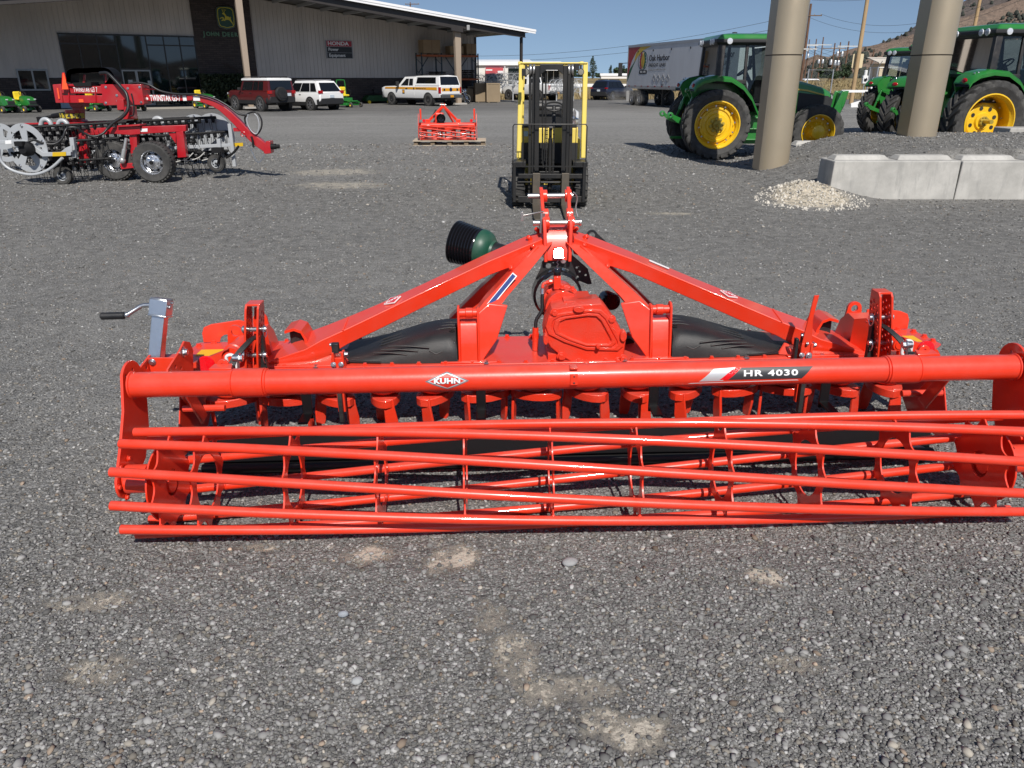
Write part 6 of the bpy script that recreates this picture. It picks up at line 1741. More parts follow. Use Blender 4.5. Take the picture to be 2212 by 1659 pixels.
STRIPE = pm("pickup_yellow_stripe", (.72, .33, .02), .4); 
def pickup(label, loc, rz, topper=False, wb=3.9, L_=6.35, W=2.03, H=1.98, stripe=False, group=None):
    t = thing("pickup_truck", label, "pickup truck", (*loc, 0), rz, group)
    hw = W / 2; zb = .52; belt = 1.30; wr = .42; xr = -1.25; xf = L_ + xr; cabr = wb * .36; bedtop = 1.36; ws = wb * .80
    b = MB()
    b.loft([xring(xr, zb + .12, bedtop - .02, hw - .05, .06), xring(xr + .05, zb + .06, bedtop, hw - .01, .06), xring(.6, zb, bedtop, hw, .06), xring(cabr - .03, zb, bedtop, hw, .06)])
    b.loft([xring(cabr, zb, belt + .02, hw, .06), xring(wb * .6, zb, belt, hw, .06), xring(ws, zb, belt, hw, .08), xring(ws + .3, zb, belt + .01, hw, .14), xring(xf - .35, zb, belt - .01, hw - .01, .12), xring(xf - .08, zb + .05, belt - .04, hw - .05, .12), xring(xf, zb + .1, belt - .10, hw - .10, .12)])
    body = b.build("body", CW, t, 35)
    gw0, gw1 = hw - .04, hw - .20
    ct = ws - .66
    def hwf(x, z): return lerp(gw0, gw1, max(0, (z - belt) / (H - belt)))
    b = MB(); b.loft([[(x0, -gw0, belt - .02), (x0, gw0, belt - .02), (x1, gw1, H - .05), (x1, 0, H), (x1, -gw1, H - .05)] for x0, x1 in ((cabr + .02, cabr + .10), (cabr + .5, cabr + .5), (ws - .4, ct - .05), (ws + .06, ct + .05))])
    b.build("cabin", CW, body, 35)
    z0, zt = belt + .06, H - .17
    for x0, x1, x2, x3 in ((cabr + .18, cabr + .62, cabr + .62, cabr + .24), (cabr + .70, ws - .28, ct - .16, cabr + .70)):
        b = MB(); side_panel(b, [(x0, z0), (x1, z0), (x2, zt), (x3, zt)], hwf); b.build("side_window", CG_DARK, body, 0)
    b = MB(); b.prism([(lerp(ws + .06, ct + .05, (z - belt) / (H - belt)) + .012, y, z) for y, z in ((-gw0 + .12, z0), (gw0 - .12, z0), (gw1 - .06, zt + .04), (-gw1 + .06, zt + .04))], (.012, 0, .006)); b.build("windscreen", CG_DARK, body, 0)
    b = MB(); b.prism([(cabr + .02 + .08 * (z - belt) / (H - belt) - .012, y, z) for y, z in ((-gw0 + .2, z0 + .1), (gw0 - .2, z0 + .1), (gw1 - .12, zt), (-gw1 + .12, zt))], (-.01, 0, 0)); b.build("rear_window", CG_DARK, body, 0)
    if topper:
        b = MB(); tp = H + .06
        b.loft([[(x0, -hw + .02, bedtop), (x0, hw - .02, bedtop), (x1, hw - .16, tp - .06), (x1, 0, tp), (x1, -hw + .16, tp - .06)] for x0, x1 in ((xr + .03, xr + .22), (xr + .5, xr + .5), (cabr - .3, cabr - .3), (cabr - .04, cabr - .08))])
        cap = b.build("bed_topper", CW, body, 35)
        def hwt(x, z): return lerp(hw - .02, hw - .16, (z - bedtop) / (tp - .06 - bedtop))
        b = MB(); side_panel(b, [(xr + .42, bedtop + .14), (cabr - .22, bedtop + .14), (cabr - .28, tp - .14), (xr + .50, tp - .14)], hwt); b.build("topper_window", CG_DARK, cap, 0)
        b = MB(); b.prism([(xr + .03 + .19 * (z - bedtop) / (tp - bedtop) - .014, y, z) for y, z in ((-hw + .14, bedtop + .05), (hw - .14, bedtop + .05), (hw - .24, tp - .10), (-hw + .24, tp - .10))], (-.012, 0, 0)); b.build("topper_hatch", CG_DARK, cap, 0)
    b = MB(); b.prism([(xr - .004, y, z) for y, z in ((-hw + .16, zb + .28), (hw - .16, zb + .28), (hw - .16, bedtop - .03), (-hw + .16, bedtop - .03))], (-.03, 0, 0)); tg = b.build("tailgate", CW, body, 0, bevel=.015)
    if stripe:
        b = MB(); side_panel(b, [(xr + .28, 1.06), (xf - .4, 1.13), (xf - .5, 1.24), (xr + .28, 1.25)], lambda x, z: hw + .0 - max(0, (x - (xf - 1.2)) * .02), .006); b.build("yellow_stripe", STRIPE, body, 0)
        b = MB(); b.box((xr - .038, 0, 1.09), (.008, W - .36, .2)); b.box((xr - .038, 0, .98), (.008, 0, 0)); b.build("yellow_stripe", STRIPE, tg, 0)
        b = MB(); b.lathe([(.0, .012), (.13, .01), (.13, 0)], (xr - .04, 0, 1.10), (-1, 0, 0), 20); o_ = b.build("oval_emblem", pm("oval_navy", (.01, .02, .06), .3), tg, 40); 
        for y in (.62, -.62):
            b = MB(); b.box((xr - .044, y, 1.09), (.008, .15, .15)); b.build("small_logo", TRIM, tg, 0)
        b = MB(); side_panel(b, [(wb * .62, .80), (wb * .62 + .26, .80), (wb * .62 + .26, 1.06), (wb * .62, 1.06)], lambda x, z: hw + .003, .006); b.build("door_logo", TRIM, body, 0)
        b = MB(); side_panel(b, [(wb * .62 + .03, .86), (wb * .62 + .23, .86), (wb * .62 + .23, 1.02), (wb * .62 + .03, 1.02)], lambda x, z: hw + .010, .004); b.build("door_logo", STRIPE, body, 0)
        text("lettering", "Agronomy and Turf", .13, TRIM, body, frame((cabr - .75, hw + .012, 1.16), (-1, 0, 0), (0, 0, 1)), bold=.003)
        b = MB(); b.lathe([(0, .01), (.06, .008), (.06, 0)], (cabr - .05 + .08, hw + .012, 1.16), (0, 1, 0), 14); b.build("small_logo", TRIM, body, 40)
    b = MB(); b.box((xr - .07, 0, zb + .13), (.18, W - .12, .22)); b.box((xf - .0, 0, zb + .12), (.2, W - .24, .3)); b.build("bumper", pm("bumper_grey", (.12, .125, .13), .4, .5) if "bumper_grey" not in bpy.data.materials else bpy.data.materials["bumper_grey"], body, 0, bevel=.03)
    b = MB(); b.box((xr - .165, 0, zb + .14), (.012, .30, .15)); b.build("number_plate", STRIPE, body, 0)
    b = MB()
    arch(b, 0, wr, hw, wr, 1.18); arch(b, wb, wr, hw, wr, 1.18); b.box((wb / 2, 0, zb - .05), (wb + 1.4, W * .7, .2))
    for s in (-1, 1): b.box((wb / 2, s * (hw - .03), zb - .05), (wb - 1.1, .16, .07)); b.box((-.50, s * (hw - .16), .38), (.03, .26, .34)); b.box((wb - .52, s * (hw - .16), .38), (.03, .26, .34))
    b.cyl((xr + .1, .5, zb - .1), (xr - .12, .55, zb - .12), .05, seg=10)
    b.build("underbody", TRIM, body, 35)
    for s in (-1, 1):
        b = MB(); b.box((xr + .06, s * (hw - .06), 1.05), (.16, .14, .42)); b.build("tail_lamp", TAIL, body, 0, bevel=.02)
        b = MB(); b.box((xf - .12, s * (hw - .16), 1.05), (.2, .26, .3)); b.build("headlight", HEADL, body, 0, bevel=.03)
        b = MB(); b.box((ws - .12, s * (hw + .16), belt + .16), (.14, .24, .34)); b.build("wing_mirror", TRIM, body, 0, bevel=.03)
    b = MB(); side_panel(b, [(cabr + .74, 1.13), (cabr + .94, 1.13), (cabr + .94, 1.18), (cabr + .74, 1.18)], lambda x, z: hw + .004, .02); b.build("door_handle", TRIM, body, 0)
    for x in (0, wb):
        for s in (-1, 1): car_wheel(t, x, s * (hw - .105), wr, .28, s, CHROME if topper else ALLOY, 8, .58)
    return t
pickup("white pickup with a white bed topper and a yellow stripe, parked before the pallet rack", (-5.25, 58.2), R(137), True, 4.1, 6.5, 2.05, 1.98, True)
pickup("white pickup without a topper, seen behind the forklift mast", (3.05, 72.6), R(136), False, 3.7, 5.9, 2.03, 1.95, False)

# --- highway trailer
TRL = thing("semi_trailer", "long silver grey freight trailer with red, yellow and green nose and oak leaf logo", "trailer")
TD = Vector((.27, -.963, 0)).normalized(); TN = Vector((TD.y, -TD.x, 0))     # TN points to the viewer's side
TN = -TN if TN.y > 0 or TN.x > 0 else TN
TF = Vector((8.5, 60.5, 0))
TRL.matrix_world = Matrix(((TD.x, -TN.x, 0, TF.x), (TD.y, -TN.y, 0, TF.y), (0, 0, 1, 0), (0, 0, 0, 1)))
# local: x from the nose to the tail, y away from the viewer, z up ; visible side at y=0
TL, TZ0, TZ1 = 15.2, 1.22, 4.05
TSID = pm("trailer_side_paint", (.56, .57, .59), .4, dust=.35, dscale=1.2, streak=(1, 1, .25), dcol=(.42, .42, .43)); TAL = pm("trailer_aluminium", (.5, .5, .51), .4, .7)
b = MB(); b.box((TL / 2, 1.3, (TZ0 + TZ1) / 2), (TL, 2.6, TZ1 - TZ0)); box_ = b.build("box_body", TSID, TRL, 0, bevel=.02)
b = MB(); b.box((TL / 2, -.008, TZ1 - .08), (TL, .03, .16)); b.box((TL / 2, -.01, TZ0 + .02), (TL, .04, .2)); b.box((.03, -.005, (TZ0 + TZ1) / 2), (.08, .03, TZ1 - TZ0)); b.build("frame_rail", TAL, TRL, 0)
b = MB()
for k in range(14): b.box((.5 + k * 1.08, -.034, TZ0 + .10), (.22, .006, .05))
b.build("reflective_tape", TAIL, TRL, 0)
def tpoly(name, pts, mat, off=.006):
    b = MB(); b.prism([(x, -.001, z) for x, z in pts], (0, -off, 0)); return b.build(name, mat, box_, 0)
TRED = pm("trailer_red", (.36, .02, .025), .45); TYEL = pm("trailer_yellow", (.62, .40, .03), .45); TGRN = pm("trailer_green", (.015, .10, .05), .45); TINK = pm("trailer_ink", (.03, .03, .035), .5)
zz = TZ1 - .17
tpoly("nose_graphic", [(.08, zz), (2.1, zz), (1.35, zz - .35), (.75, zz - .85), (.40, zz - 1.35), (.08, zz - 1.95)], TRED)
tpoly("nose_graphic", [(2.1, zz), (3.9, zz), (2.6, zz - .22), (1.7, zz - .62), (1.15, zz - .98), (1.35, zz - .42)], TYEL, .007)
tpoly("nose_graphic", [(1.15, zz - .98), (1.62, zz - .66), (1.0, zz - 1.2), (.55, zz - 1.72), (.09, zz - 2.3), (.09, zz - 1.98), (.40, zz - 1.45)], TGRN, .007)
def oak_logo(x0, k=1.0):
    cx, cz = x0, 2.98
    b = MB(); b.plate([(cx + .62 * k * math.cos(a), cz + .62 * math.sin(a)) for a in [6.283 * j / 28 for j in range(28)]], [[(cx + .58 * k * math.cos(a), cz + .58 * math.sin(a)) for a in [6.283 * j / 28 for j in range(28)]]], lambda u, v, w: (u, -.003 - w, v), .006); b.build("logo_ring", TINK, box_, 0)
    def leaf(dx, mat, off):
        pts = []
        for j in range(13):
            t = j / 12; w = .24 * k * math.sin(math.pi * t) ** .7 * (1 if j % 2 else .62); pts.append((cx + dx + w, cz - .58 + 1.15 * t))
        for j in range(12, -1, -1):
            t = j / 12; w = .24 * k * math.sin(math.pi * t) ** .7 * (1 if j % 2 else .62); pts.append((cx + dx - w, cz - .58 + 1.15 * t))
        b = MB(); b.plate([p for i, p in enumerate(pts) if i not in (13, 25)], [], lambda u, v, w: (u, -.004 - off - w, v), .004); b.build("oak_leaf", mat, box_, 0)
    leaf(-.20 * k, TRED, .002); leaf(.22 * k, TGRN, .002); 
    b = MB(); b.prism([(cx + .02 + .20 * k * math.sin(math.pi * t) * s, -.009, cz - .56 + 1.12 * t) for s, ts in ((1, [j / 8 for j in range(9)]), (-1, [j / 8 for j in range(7, 0, -1)])) for t in ts], (0, -.004, 0)); b.build("oak_leaf", TYEL, box_, 0)
    b = MB(); b.bar((cx + .02, -.0145, cz - .45), (cx + .02, -.0145, cz + .4), .03, .004, (0, 1, 0)); b.build("leaf_vein", TINK, box_, 0)
    b = MB(); b.prism([(cx + .1 * k + x, -.003, cz - .74 + z) for x, z in rbox(1.05 * k, .26, .08)], (0, -.006, 0)); b.build("logo_plate", TINK, box_, 0)
    def tt(s_, dx, z, size, mat=TINK, bold=.01, sh=0, al='LEFT', sq=1.0): text("lettering", s_, size, mat, box_, frame((cx + dx * k, -.011, z), (1, 0, 0), (0, 0, 1)), bold=bold, shear=sh, align=al, squash=k * sq)
    tt("EST. 1916", .1, cz - .74, .17, WHITE, .004, al='CENTER')
    tt("Oak Harbor", .80, 3.10, .52, bold=.012, sq=.95); tt("FREIGHT LINES", .80, 2.66, .30, bold=.006, sq=1.05, sh=0); tt("Bringing Peace of Mind Since 1916", .80, 2.38, .16, pm("ink_soft", (.2, .2, .21), .5) if "ink_soft" not in bpy.data.materials else bpy.data.materials["ink_soft"], .0, .2, sq=.95)
oak_logo(2.6, 1.25); oak_logo(11.6, .95)
for x in (4.6, 5.25, 5.95, 6.65):
    b = MB(); b.plate([(x + .27 * math.cos(a), 1.83 + .27 * math.sin(a)) for a in [1.571 * j for j in range(4)]], [[(x + .17 * math.cos(a), 1.83 + .17 * math.sin(a)) for a in [1.571 * j for j in range(4)]]], lambda u, v, w: (u, -.003 - w, v), .02); b.build("placard_holder", TAL, box_, 0)
for x in (1.75, 4.2, 6.9, 9.5, 12):
    b = MB(); b.lathe([(.06, 0), (.07, .02), (.0, .03)], (x, -.0, zz - .28 + .0), (0, -1, 0), 10); b.build("marker_lamp", TINK, box_, 40)
text("lettering", "53271", .16, TINK, box_, frame((5.9, -.006, 1.42), (1, 0, 0), (0, 0, 1)), bold=.004)
# running gear, landing legs, tractor unit beyond the nose
for x in (1.0, 2.25, 12.6, 13.85):
    for y in (.28, 2.32):
        b = MB(); b.lathe([(.30, -.28), (.48, -.28), (.51, -.22), (.51, .22), (.48, .28), (.30, .28)], (x, y, .51), (0, 1, 0), 26, closed=True); w_ = b.build("wheel", RUB, TRL, 40)
        b = MB(); b.lathe([(.30, -.25), (.28, -.14), (.12, -.10), (.11, -.24), (0, -.25)], (x, y, .51), (0, 1, 0), 20, caps=False); b.build("rim", TAL, w_, 40)
b = MB(); b.box((1.6, 1.3, .95), (3.0, .9, .35)); b.box((13.2, 1.3, .95), (3.2, .9, .4)); b.box((7.5, 1.3, TZ0 - .08), (12, 2.3, .1)); b.build("chassis", TRIM, TRL, 0)
b = MB()
for y in (.45, 2.1): b.box((5.2, y, .65), (.16, .14, 1.1)); b.box((5.2, y, .07), (.3, .25, .05)); b.bar((5.2, y, .5), (6.3, y, 1.1), .07, .07); b.bar((5.2, y, .6), (4.6, y, 1.12), .06, .06)
b.build("landing_gear", TRIM, TRL, 0)
b = MB(); b.box((.55, .02, .62), (.05, .5, .72)); b.build("mud_flap", pm("mud_flap_grey", (.25, .25, .25), .7), TRL, 0)
TU = thing("truck_tractor", "road tractor hidden ahead of the trailer nose, showing only its black mirror", "truck"); TU.matrix_world = TRL.matrix_world @ Matrix.Translation((1.0, 1.3, 0)) @ Matrix.Rotation(R(-52), 4, 'Z') @ Matrix.Translation((-.4, -1.3, 0))
_tm = TU.matrix_world.inverted() @ TRL.matrix_world
b = MB(); b.box((-1.75, 1.5, 2.1), (2.2, 2.2, 2.3)); b.box((-3.5, 1.5, 1.6), (1.5, 1.9, 1.1)); b.build("cab", CW, TU, 0, bevel=.15)
b = MB(); b.box((-2.6, .40, 2.5), (.02, .02, .02)); b.box((-2.0, .385, 2.55), (.9, .04, .8)); b.build("window", CG_DARK, TU, 0)
b = MB(); b.T = _tm; b.box((-.62, -.30, 2.42), (.12, .30, .95)); b.bar((-.62, -.3, 2.85), (-.95, 1.4, 2.95), .05, .05); b.bar((-.62, -.3, 2.0), (-.95, 1.4, 1.95), .05, .05); b.build("mirror", TRIM, TU, 0, bevel=.03)
for x in (-3.4,):
    for y in (.5, 2.3):
        b = MB(); b.lathe([(.3, -.15), (.48, -.15), (.51, -.1), (.51, .1), (.48, .15), (.3, .15)], (x, y, .51), (0, 1, 0), 24, closed=True); b.build("wheel", RUB, TU, 40)
# dust raised behind the drive wheels
DM = bpy.data.materials.new("road_dust"); DM.use_nodes = True
for n_ in list(DM.node_tree.nodes):
    if n_.type == 'BSDF_PRINCIPLED': DM.node_tree.nodes.remove(n_)
pv_ = DM.node_tree.nodes.new("ShaderNodeVolumePrincipled"); pv_.inputs["Color"].default_value = (.8, .77, .72, 1)
dn = noise(DM.node_tree, 1.3, 4, .6)
DM.node_tree.links.new(mrange(DM.node_tree, dn, .45, .75, 0, .8), pv_.inputs["Density"])
DM.node_tree.links.new(pv_.outputs[0], DM.node_tree.nodes["Material Output"].inputs["Volume"])
b = MB(); q = TF + TD * 2.0 + TN * .9
b.sphere((q.x + .6, q.y, .60), 1.0, 16, 10, (2.0, 1.0, .64)); o = b.build("dust_cloud", DM, None, 60); tag(o, "thin cloud of pale dust at the wheels under the trailer nose", "dust", kind="stuff")

# --- motorcycle by the column
g = BP(4.3, 0, 5.0); MC = thing("motorcycle", "motorcycle with chrome front end parked behind the tan column", "motorcycle", g, R(-35))
for x, nm in ((.72, 0), (-.72, 1)):
    b = MB(); b.tube([(x + .30 * math.cos(a), 0, .33 + .30 * math.sin(a)) for a in [6.283 * k / 24 for k in range(24)]], .055, 8, closed=True); w_ = b.build("wheel", RUB, MC, 40)
    b = MB(); b.tube([(x + .25 * math.cos(a), 0, .33 + .25 * math.sin(a)) for a in [6.283 * k / 20 for k in range(20)]], .02, 6, closed=True)
    for k in range(10): b.cyl((x, 0, .33), (x + .25 * math.cos(k * .628), 0, .33 + .25 * math.sin(k * .628)), .008, seg=5)
    b.cyl((x, -.06, .33), (x, .06, .33), .06, seg=12); b.build("rim", CHROME, w_, 40)
b = MB()
for s in (-1, 1): b.cyl((.72, s * .1, .33), (.38, s * .1, 1.0), .035, seg=8); b.tube(spline([(.38, s * .08, 1.02), (.3, s * .3, 1.1), (.12, s * .38, 1.05)], 4), .015, 6)
b.lathe([(.02, -.1), (.1, 0), (.11, .06), (.0, .08)], (.5, 0, .92), (1, 0, 0), 14); b.build("fork", CHROME, MC, 40)
b = MB(); b.sphere((.1, 0, .78), .2, 14, 8, (1.5, .75, .7)); b.build("tank", pm("tank_dark", (.02, .02, .025), .2, coat=.5), MC, 50)
b = MB(); b.box((-.4, 0, .72), (.65, .26, .1)); b.build("saddle", BLK_MAT, MC, 0, bevel=.04)
b = MB(); b.box((.05, 0, .45), (.4, .3, .35)); b.cyl((.1, -.16, .3), (-.8, -.18, .3), .05, seg=10); b.build("engine", CHROME, MC, 0, bevel=.04)
b = MB(); b.bar((.38, 0, .95), (.0, 0, .35), .06, .06); b.bar((.3, 0, .8), (-.5, 0, .65), .06, .06); b.bar((0, 0, .35), (-.72, 0, .33), .06, .06); b.build("frame", TRIM, MC, 0)
# ------------------------------------------------------------------ green farm tractors
JG = pm("tractor_green", (.018, .185, .03), .3, var=.06, dscale=3, coat=.6, dust=.1); JY = pm("tractor_yellow", (.80, .50, .012), .36, var=.05, dscale=4, coat=.4, dust=.08)
CABG = glass_mat("cab_glass", (.72, .80, .78), .80)
def lug_tyre(b, c, r_, w, rim, n=22, side=1):
    """tall drive tyre with chevron lugs; axis along y"""
    cx, cy, cz = c
    b.lathe([(rim, -w * .40), (rim + (r_ - rim) * .55, -w * .52), (r_ * .925, -w * .49), (r_ * .945, -w * .36), (r_ * .945, w * .36), (r_ * .925, w * .49), (rim + (r_ - rim) * .55, w * .52), (rim, w * .40)], c, (0, 1, 0), 48, closed=True)
    for i in range(n):
        for s in (-1, 1):
            a0 = 6.2832 * (i + (.5 if s > 0 else 0)) / n
            def P(ang, rr, y): return (cx + rr * math.sin(ang), cy + y, cz + rr * math.cos(ang))
            da = .078 * 22 / n; sk = .34 * 22 / n
            rings = []
            for t, yy in ((0, s * w * .02), (.45, s * w * .26), (.85, s * w * .47), (1.0, s * w * .525)):
                a = a0 - sk * (1 - t) ; r1 = r_ * (1.0 if t < .9 else .965); r0 = r_ * (.93 if t < .9 else .86); dd = da * (1 + .25 * t)
                rings.append([P(a - dd, r0, yy), P(a - dd * .75, r1, yy), P(a + dd * .75, r1, yy), P(a + dd, r0, yy)])
            b.loft(rings)
def tractor_wheel(parent, x, y, r_, w, rim, side, dish, front=False, n=22):
    b = MB(); lug_tyre(b, (x, y, r_), r_, w, rim * .99, n); wh = b.build("wheel", RUB, parent, 30, fix=False)
    b = MB(); ax = (0, side, 0); o = w * .36
    b.lathe([(rim * 1.03, o + .03), (rim * 1.045, o + .045), (rim * 1.0, o + .05), (rim * .965, o - .005), (rim * .91, o - .035), (rim * .885, o - dish - (.08 if not front else .02))] + ([(rim * .62, o - dish - .03), (rim * .40, o - dish + .10), (rim * .26, o - dish + .12), (0, o - dish + .14)] if front else ([(rim * .80, o - dish - .07), (rim * .76, o - dish - .02), (rim * .68, o - dish - .015), (rim * .64, o - dish - .045), (rim * .50, o - dish - .035), (rim * .46, o - dish + .0), (rim * .36, o - dish + .0), (rim * .33, o - dish + .03), (0, o - dish + .03)] if dish < .15 else [(rim * .70, o - dish - .08), (rim * .68, o - dish + .04), (rim * .63, o - dish + .06), (rim * .34, o - dish + .05), (rim * .30, o - dish + .09), (0, o - dish + .09)])), (x, y, r_), ax, 40, caps=False)
    rm = b.build("rim", JY, wh, 35)
    b = MB()
    hub = Vector((x, y + side * (o - dish + (.14 if front else .03)), r_))
    if not front:
        for k in range(8):
            a = 6.283 * k / 8 + .2; b.bolt(hub + Vector((.15 * math.cos(a), 0, .15 * math.sin(a))), ax, .026, .05)
        b.cyl(hub, hub + Vector((0, side * .10, 0)), .12, .10, 16); b.cyl(hub + Vector((0, side * .08, 0)), hub + Vector((0, side * .34, 0)), .045, seg=14)
        for k in range(8):
            a = 6.283 * k / 8 + .5; b.bolt(hub + Vector((.085 * math.cos(a), side * .09, .085 * math.sin(a))), ax, .016, .03)
    else:
        b.lathe([(.17, 0), (.16, .04), (.12, .07), (0, .08)], hub, ax, 20)
        for k in range(10):
            a = 6.283 * k / 10; b.bolt(hub + Vector((.20 * math.cos(a), side * -.02, .20 * math.sin(a))), ax, .016, .025)
    b.build("hub", JY if front else pm("hub_yellow_steel", (.5, .38, .08), .35, .4) if "hub_yellow_steel" not in bpy.data.materials and not front else (JY if front else bpy.data.materials["hub_yellow_steel"]), rm, 35)
    b = MB()
    for k in range(12):
        a = 6.283 * k / 12 + .13; b.cyl((x + rim * .82 * math.cos(a), y + side * (o - dish * .93 - .0), r_ + rim * .82 * math.sin(a)), (x + rim * .82 * math.cos(a), y + side * (o - dish * .93 + .03), r_ + rim * .82 * math.sin(a)), .02, seg=8)
    b.build("rim_bolts", ZINC, rm, 35)
    if dish > .15 and not front:
        b = MB()
        for k in range(8):
            a = 6.283 * k / 8 + .3; q = Vector((x + rim * .50 * math.cos(a), y + side * (o - dish - .015), r_ + rim * .50 * math.sin(a))); b.cyl(q, q + Vector((0, side * .08, 0)), .042, seg=14)
        b.build('rim_hole', BLK, rm, 0)
    return wh
def tractor(label, loc, rz, k=1.0, rr=.80, fr=.63, rw=.46, dish=.05, rim_k=.66, number="6115M"):
    t = thing("farm_tractor", label, "tractor", loc, rz, "green tractors parked behind the bronze pillars"); t.scale = (k, k, k)
    wb, tr = 2.50, .86
    # chassis
    b = MB(); b.box((1.1, 0, .95), (2.9, .50, .55)); b.box((.0, 0, .80), (.7, 1.2, .42)); b.box((wb, 0, .62), (.3, 1.45, .22)); b.box((1.0, -.55, .75), (1.0, .30, .45)); b.box((1.0, .55, .75), (1.0, .30, .45)); b.build("chassis", TRIM, t, 0, bevel=.03)
    b = MB(); b.box((.95, -.72, .72), (.35, .03, .75)); b.box((.95, -.74, .45), (.36, .18, .03)); b.box((.95, -.74, .70), (.36, .18, .03)); b.box((.95, -.74, .95), (.36, .18, .03)); b.bar((.78, -.72, .36), (.78, -.72, 1.2), .03, .06); b.build("cab_step", JG, t, 0, bevel=.01)
    # hood
    def hr(x, zt, zb, hw): return [(x, -hw, zb), (x, hw, zb), (x, hw, zt - .22), (x, hw - .06, zt - .08), (x, hw * .55, zt - .01), (x, 0, zt + .01), (x, -hw * .55, zt - .01), (x, -hw + .06, zt - .08), (x, -hw, zt - .22)]
    b = MB(); b.loft([hr(1.22, 1.90, 1.05, .44), hr(1.7, 1.86, 1.05, .43), hr(2.3, 1.76, 1.04, .41), hr(2.75, 1.64, 1.03, .38), hr(2.95, 1.55, 1.06, .34), hr(3.03, 1.42, 1.12, .30)]); hd = b.build("hood", JG, t, 35)
    for s in (-1, 1):
        b = MB(); b.prism([(1.55, s * .442, 1.12), (1.70, s * .440, 1.12), (1.70, s * .440, 1.52), (1.62, s * .441, 1.55), (1.55, s * .442, 1.52)], (0, s * .006, 0)); b.prism([(1.74, s * .438, 1.12), (1.92, s * .434, 1.12), (1.92, s * .434, 1.50), (1.74, s * .438, 1.53)], (0, s * .006, 0)); b.build("side_vent", TRIM, hd, 0)
        b = MB(); b.prism([(2.1, s * .42, 1.08), (2.95, s * .36, 1.10), (3.0, s * .34, 1.36), (2.85, s * .372, 1.44), (2.1, s * .42, 1.52)], (0, s * .012, 0)); b.build("grille_screen", pm("grille_dark", (.02, .021, .022), .6, bmp=.004, bscale=90) if "grille_dark" not in bpy.data.materials else bpy.data.materials["grille_dark"], hd, 0)
        b = MB(); b.prism([(1.3, s * .437, 1.705), (2.3, s * .412, 1.585), (2.75, s * .385, 1.475), (2.75, s * .383, 1.45), (2.3, s * .414, 1.55), (1.3, s * .441, 1.655)], (0, s * .014, 0)); b.build("yellow_stripe", pm("stripe_tan", (.55, .42, .08), .4) if "stripe_tan" not in bpy.data.materials else bpy.data.materials["stripe_tan"], hd, 0)
        b = MB(); b.prism([(2.96, s * .345, 1.32), (3.035, s * .20, 1.30), (3.03, s * .22, 1.42), (2.94, s * .345, 1.47)], (.012, s * .01, 0)); b.build("headlight", HEADL, hd, 0)
        xd = (-s) * -1
        Mx = frame((1.42 if s < 0 else 1.42, s * .452, 1.38), (1, 0, 0) if s < 0 else (-1, 0, 0), (0, 0, 1))
        text("lettering", number, .10, JY, hd, Mx, bold=.004)
        text("lettering", "6M", .12, pm("badge_silver", (.45, .45, .42), .3, .6) if "badge_silver" not in bpy.data.materials else bpy.data.materials["badge_silver"], hd, frame((1.98, s * .437, 1.60), (1, 0, 0) if s < 0 else (-1, 0, 0), (0, 0, 1)), bold=.004)
    b = MB(); b.box((3.02, 0, 1.32), (.05, .36, .36)); b.build("front_grille", TRIM, hd, 0)
    # front weight bracket and its upright shield
    b = MB(); b.box((3.0, 0, .82), (.55, .5, .36)); 
    for s in (-1, 1): b.prism([(3.0, s * .24, .98), (3.10, s * .24, 1.12), (3.26, s * .24, 1.55), (3.42, s * .24, 1.55), (3.34, s * .24, 1.2), (3.20, s * .24, .80)], (0, -s * .05, 0))
    b.prism([(3.30, -.24, 1.50), (3.42, -.24, 1.56), (3.34, -.24, 1.2), (3.28, -.24, 1.15)], (0, .48, 0)); b.build("weight_bracket", JG, t, 30, bevel=.01)
    # front fender-less wheels, rear wheels
    for s in (-1, 1):
        tractor_wheel(t, 0, s * tr, rr, rw, rr * rim_k, s, dish)
        tractor_wheel(t, wb, s * .80, fr, .36, fr * .62, s, .12, True, 20)
    # rear fenders
    b = MB()
    for s in (-1, 1):
        prof = [(-.62, 1.62), (-.56, 1.74), (-.40, 1.84), (-.1, 1.90), (.25, 1.87), (.55, 1.70), (.78, 1.45), (.94, 1.16), (1.0, 1.02)]
        rows = []
        for y, dz in ((s * .50, .02), (s * .78, .015), (s * 1.0, -.0), (s * 1.06, -.05), (s * 1.055, -.09)):
            rows.append([(x - (.0 if abs(y) < 1.02 else 0), y, z + dz) for x, z in prof])
        b.sheet(rows); b.sheet([[(p[0], p[1], p[2] - .025) for p in r_] for r_ in rows])
        b.prism([(x, s * .50, z) for x, z in prof] + [(.95, s * .50, .9), (-.35, s * .5, 1.0)], (0, s * .02, 0))
    fd = b.build("rear_fender", JG, t, 40)
    for s in (-1, 1):
        b = MB(); b.sphere((-.60, s * .82, 1.68), .07, 12, 8, (.5, 1.3, .8)); b.build("tail_lamp", TAIL, fd, 50)
        b = MB(); b.sphere((-.46, s * .9, 1.83), .022, 8, 6); b.sphere((-.40, s * .94, 1.845), .022, 8, 6); b.build("control_button", CHROME, fd, 50)
    b = MB()
    for s in (-1, 1): b.sheet([[(x * .97, y, z - .06) for x, z in prof[:-1]] for y in (s * .52, s * 1.03)])
    b.build("fender_liner", TRIM, fd, 40)
    # cab: posts, roof, glass
    b = MB()
    hwb, hwt = .80, .74; Z0, Z1 = 1.78, 2.62
    pts = {'rb': (-.05, Z0), 'rt': (-.02, Z1), 'mb': (.62, Z0), 'mt': (.60, Z1), 'fb': (1.36, 1.30), 'ft': (1.18, Z1)}
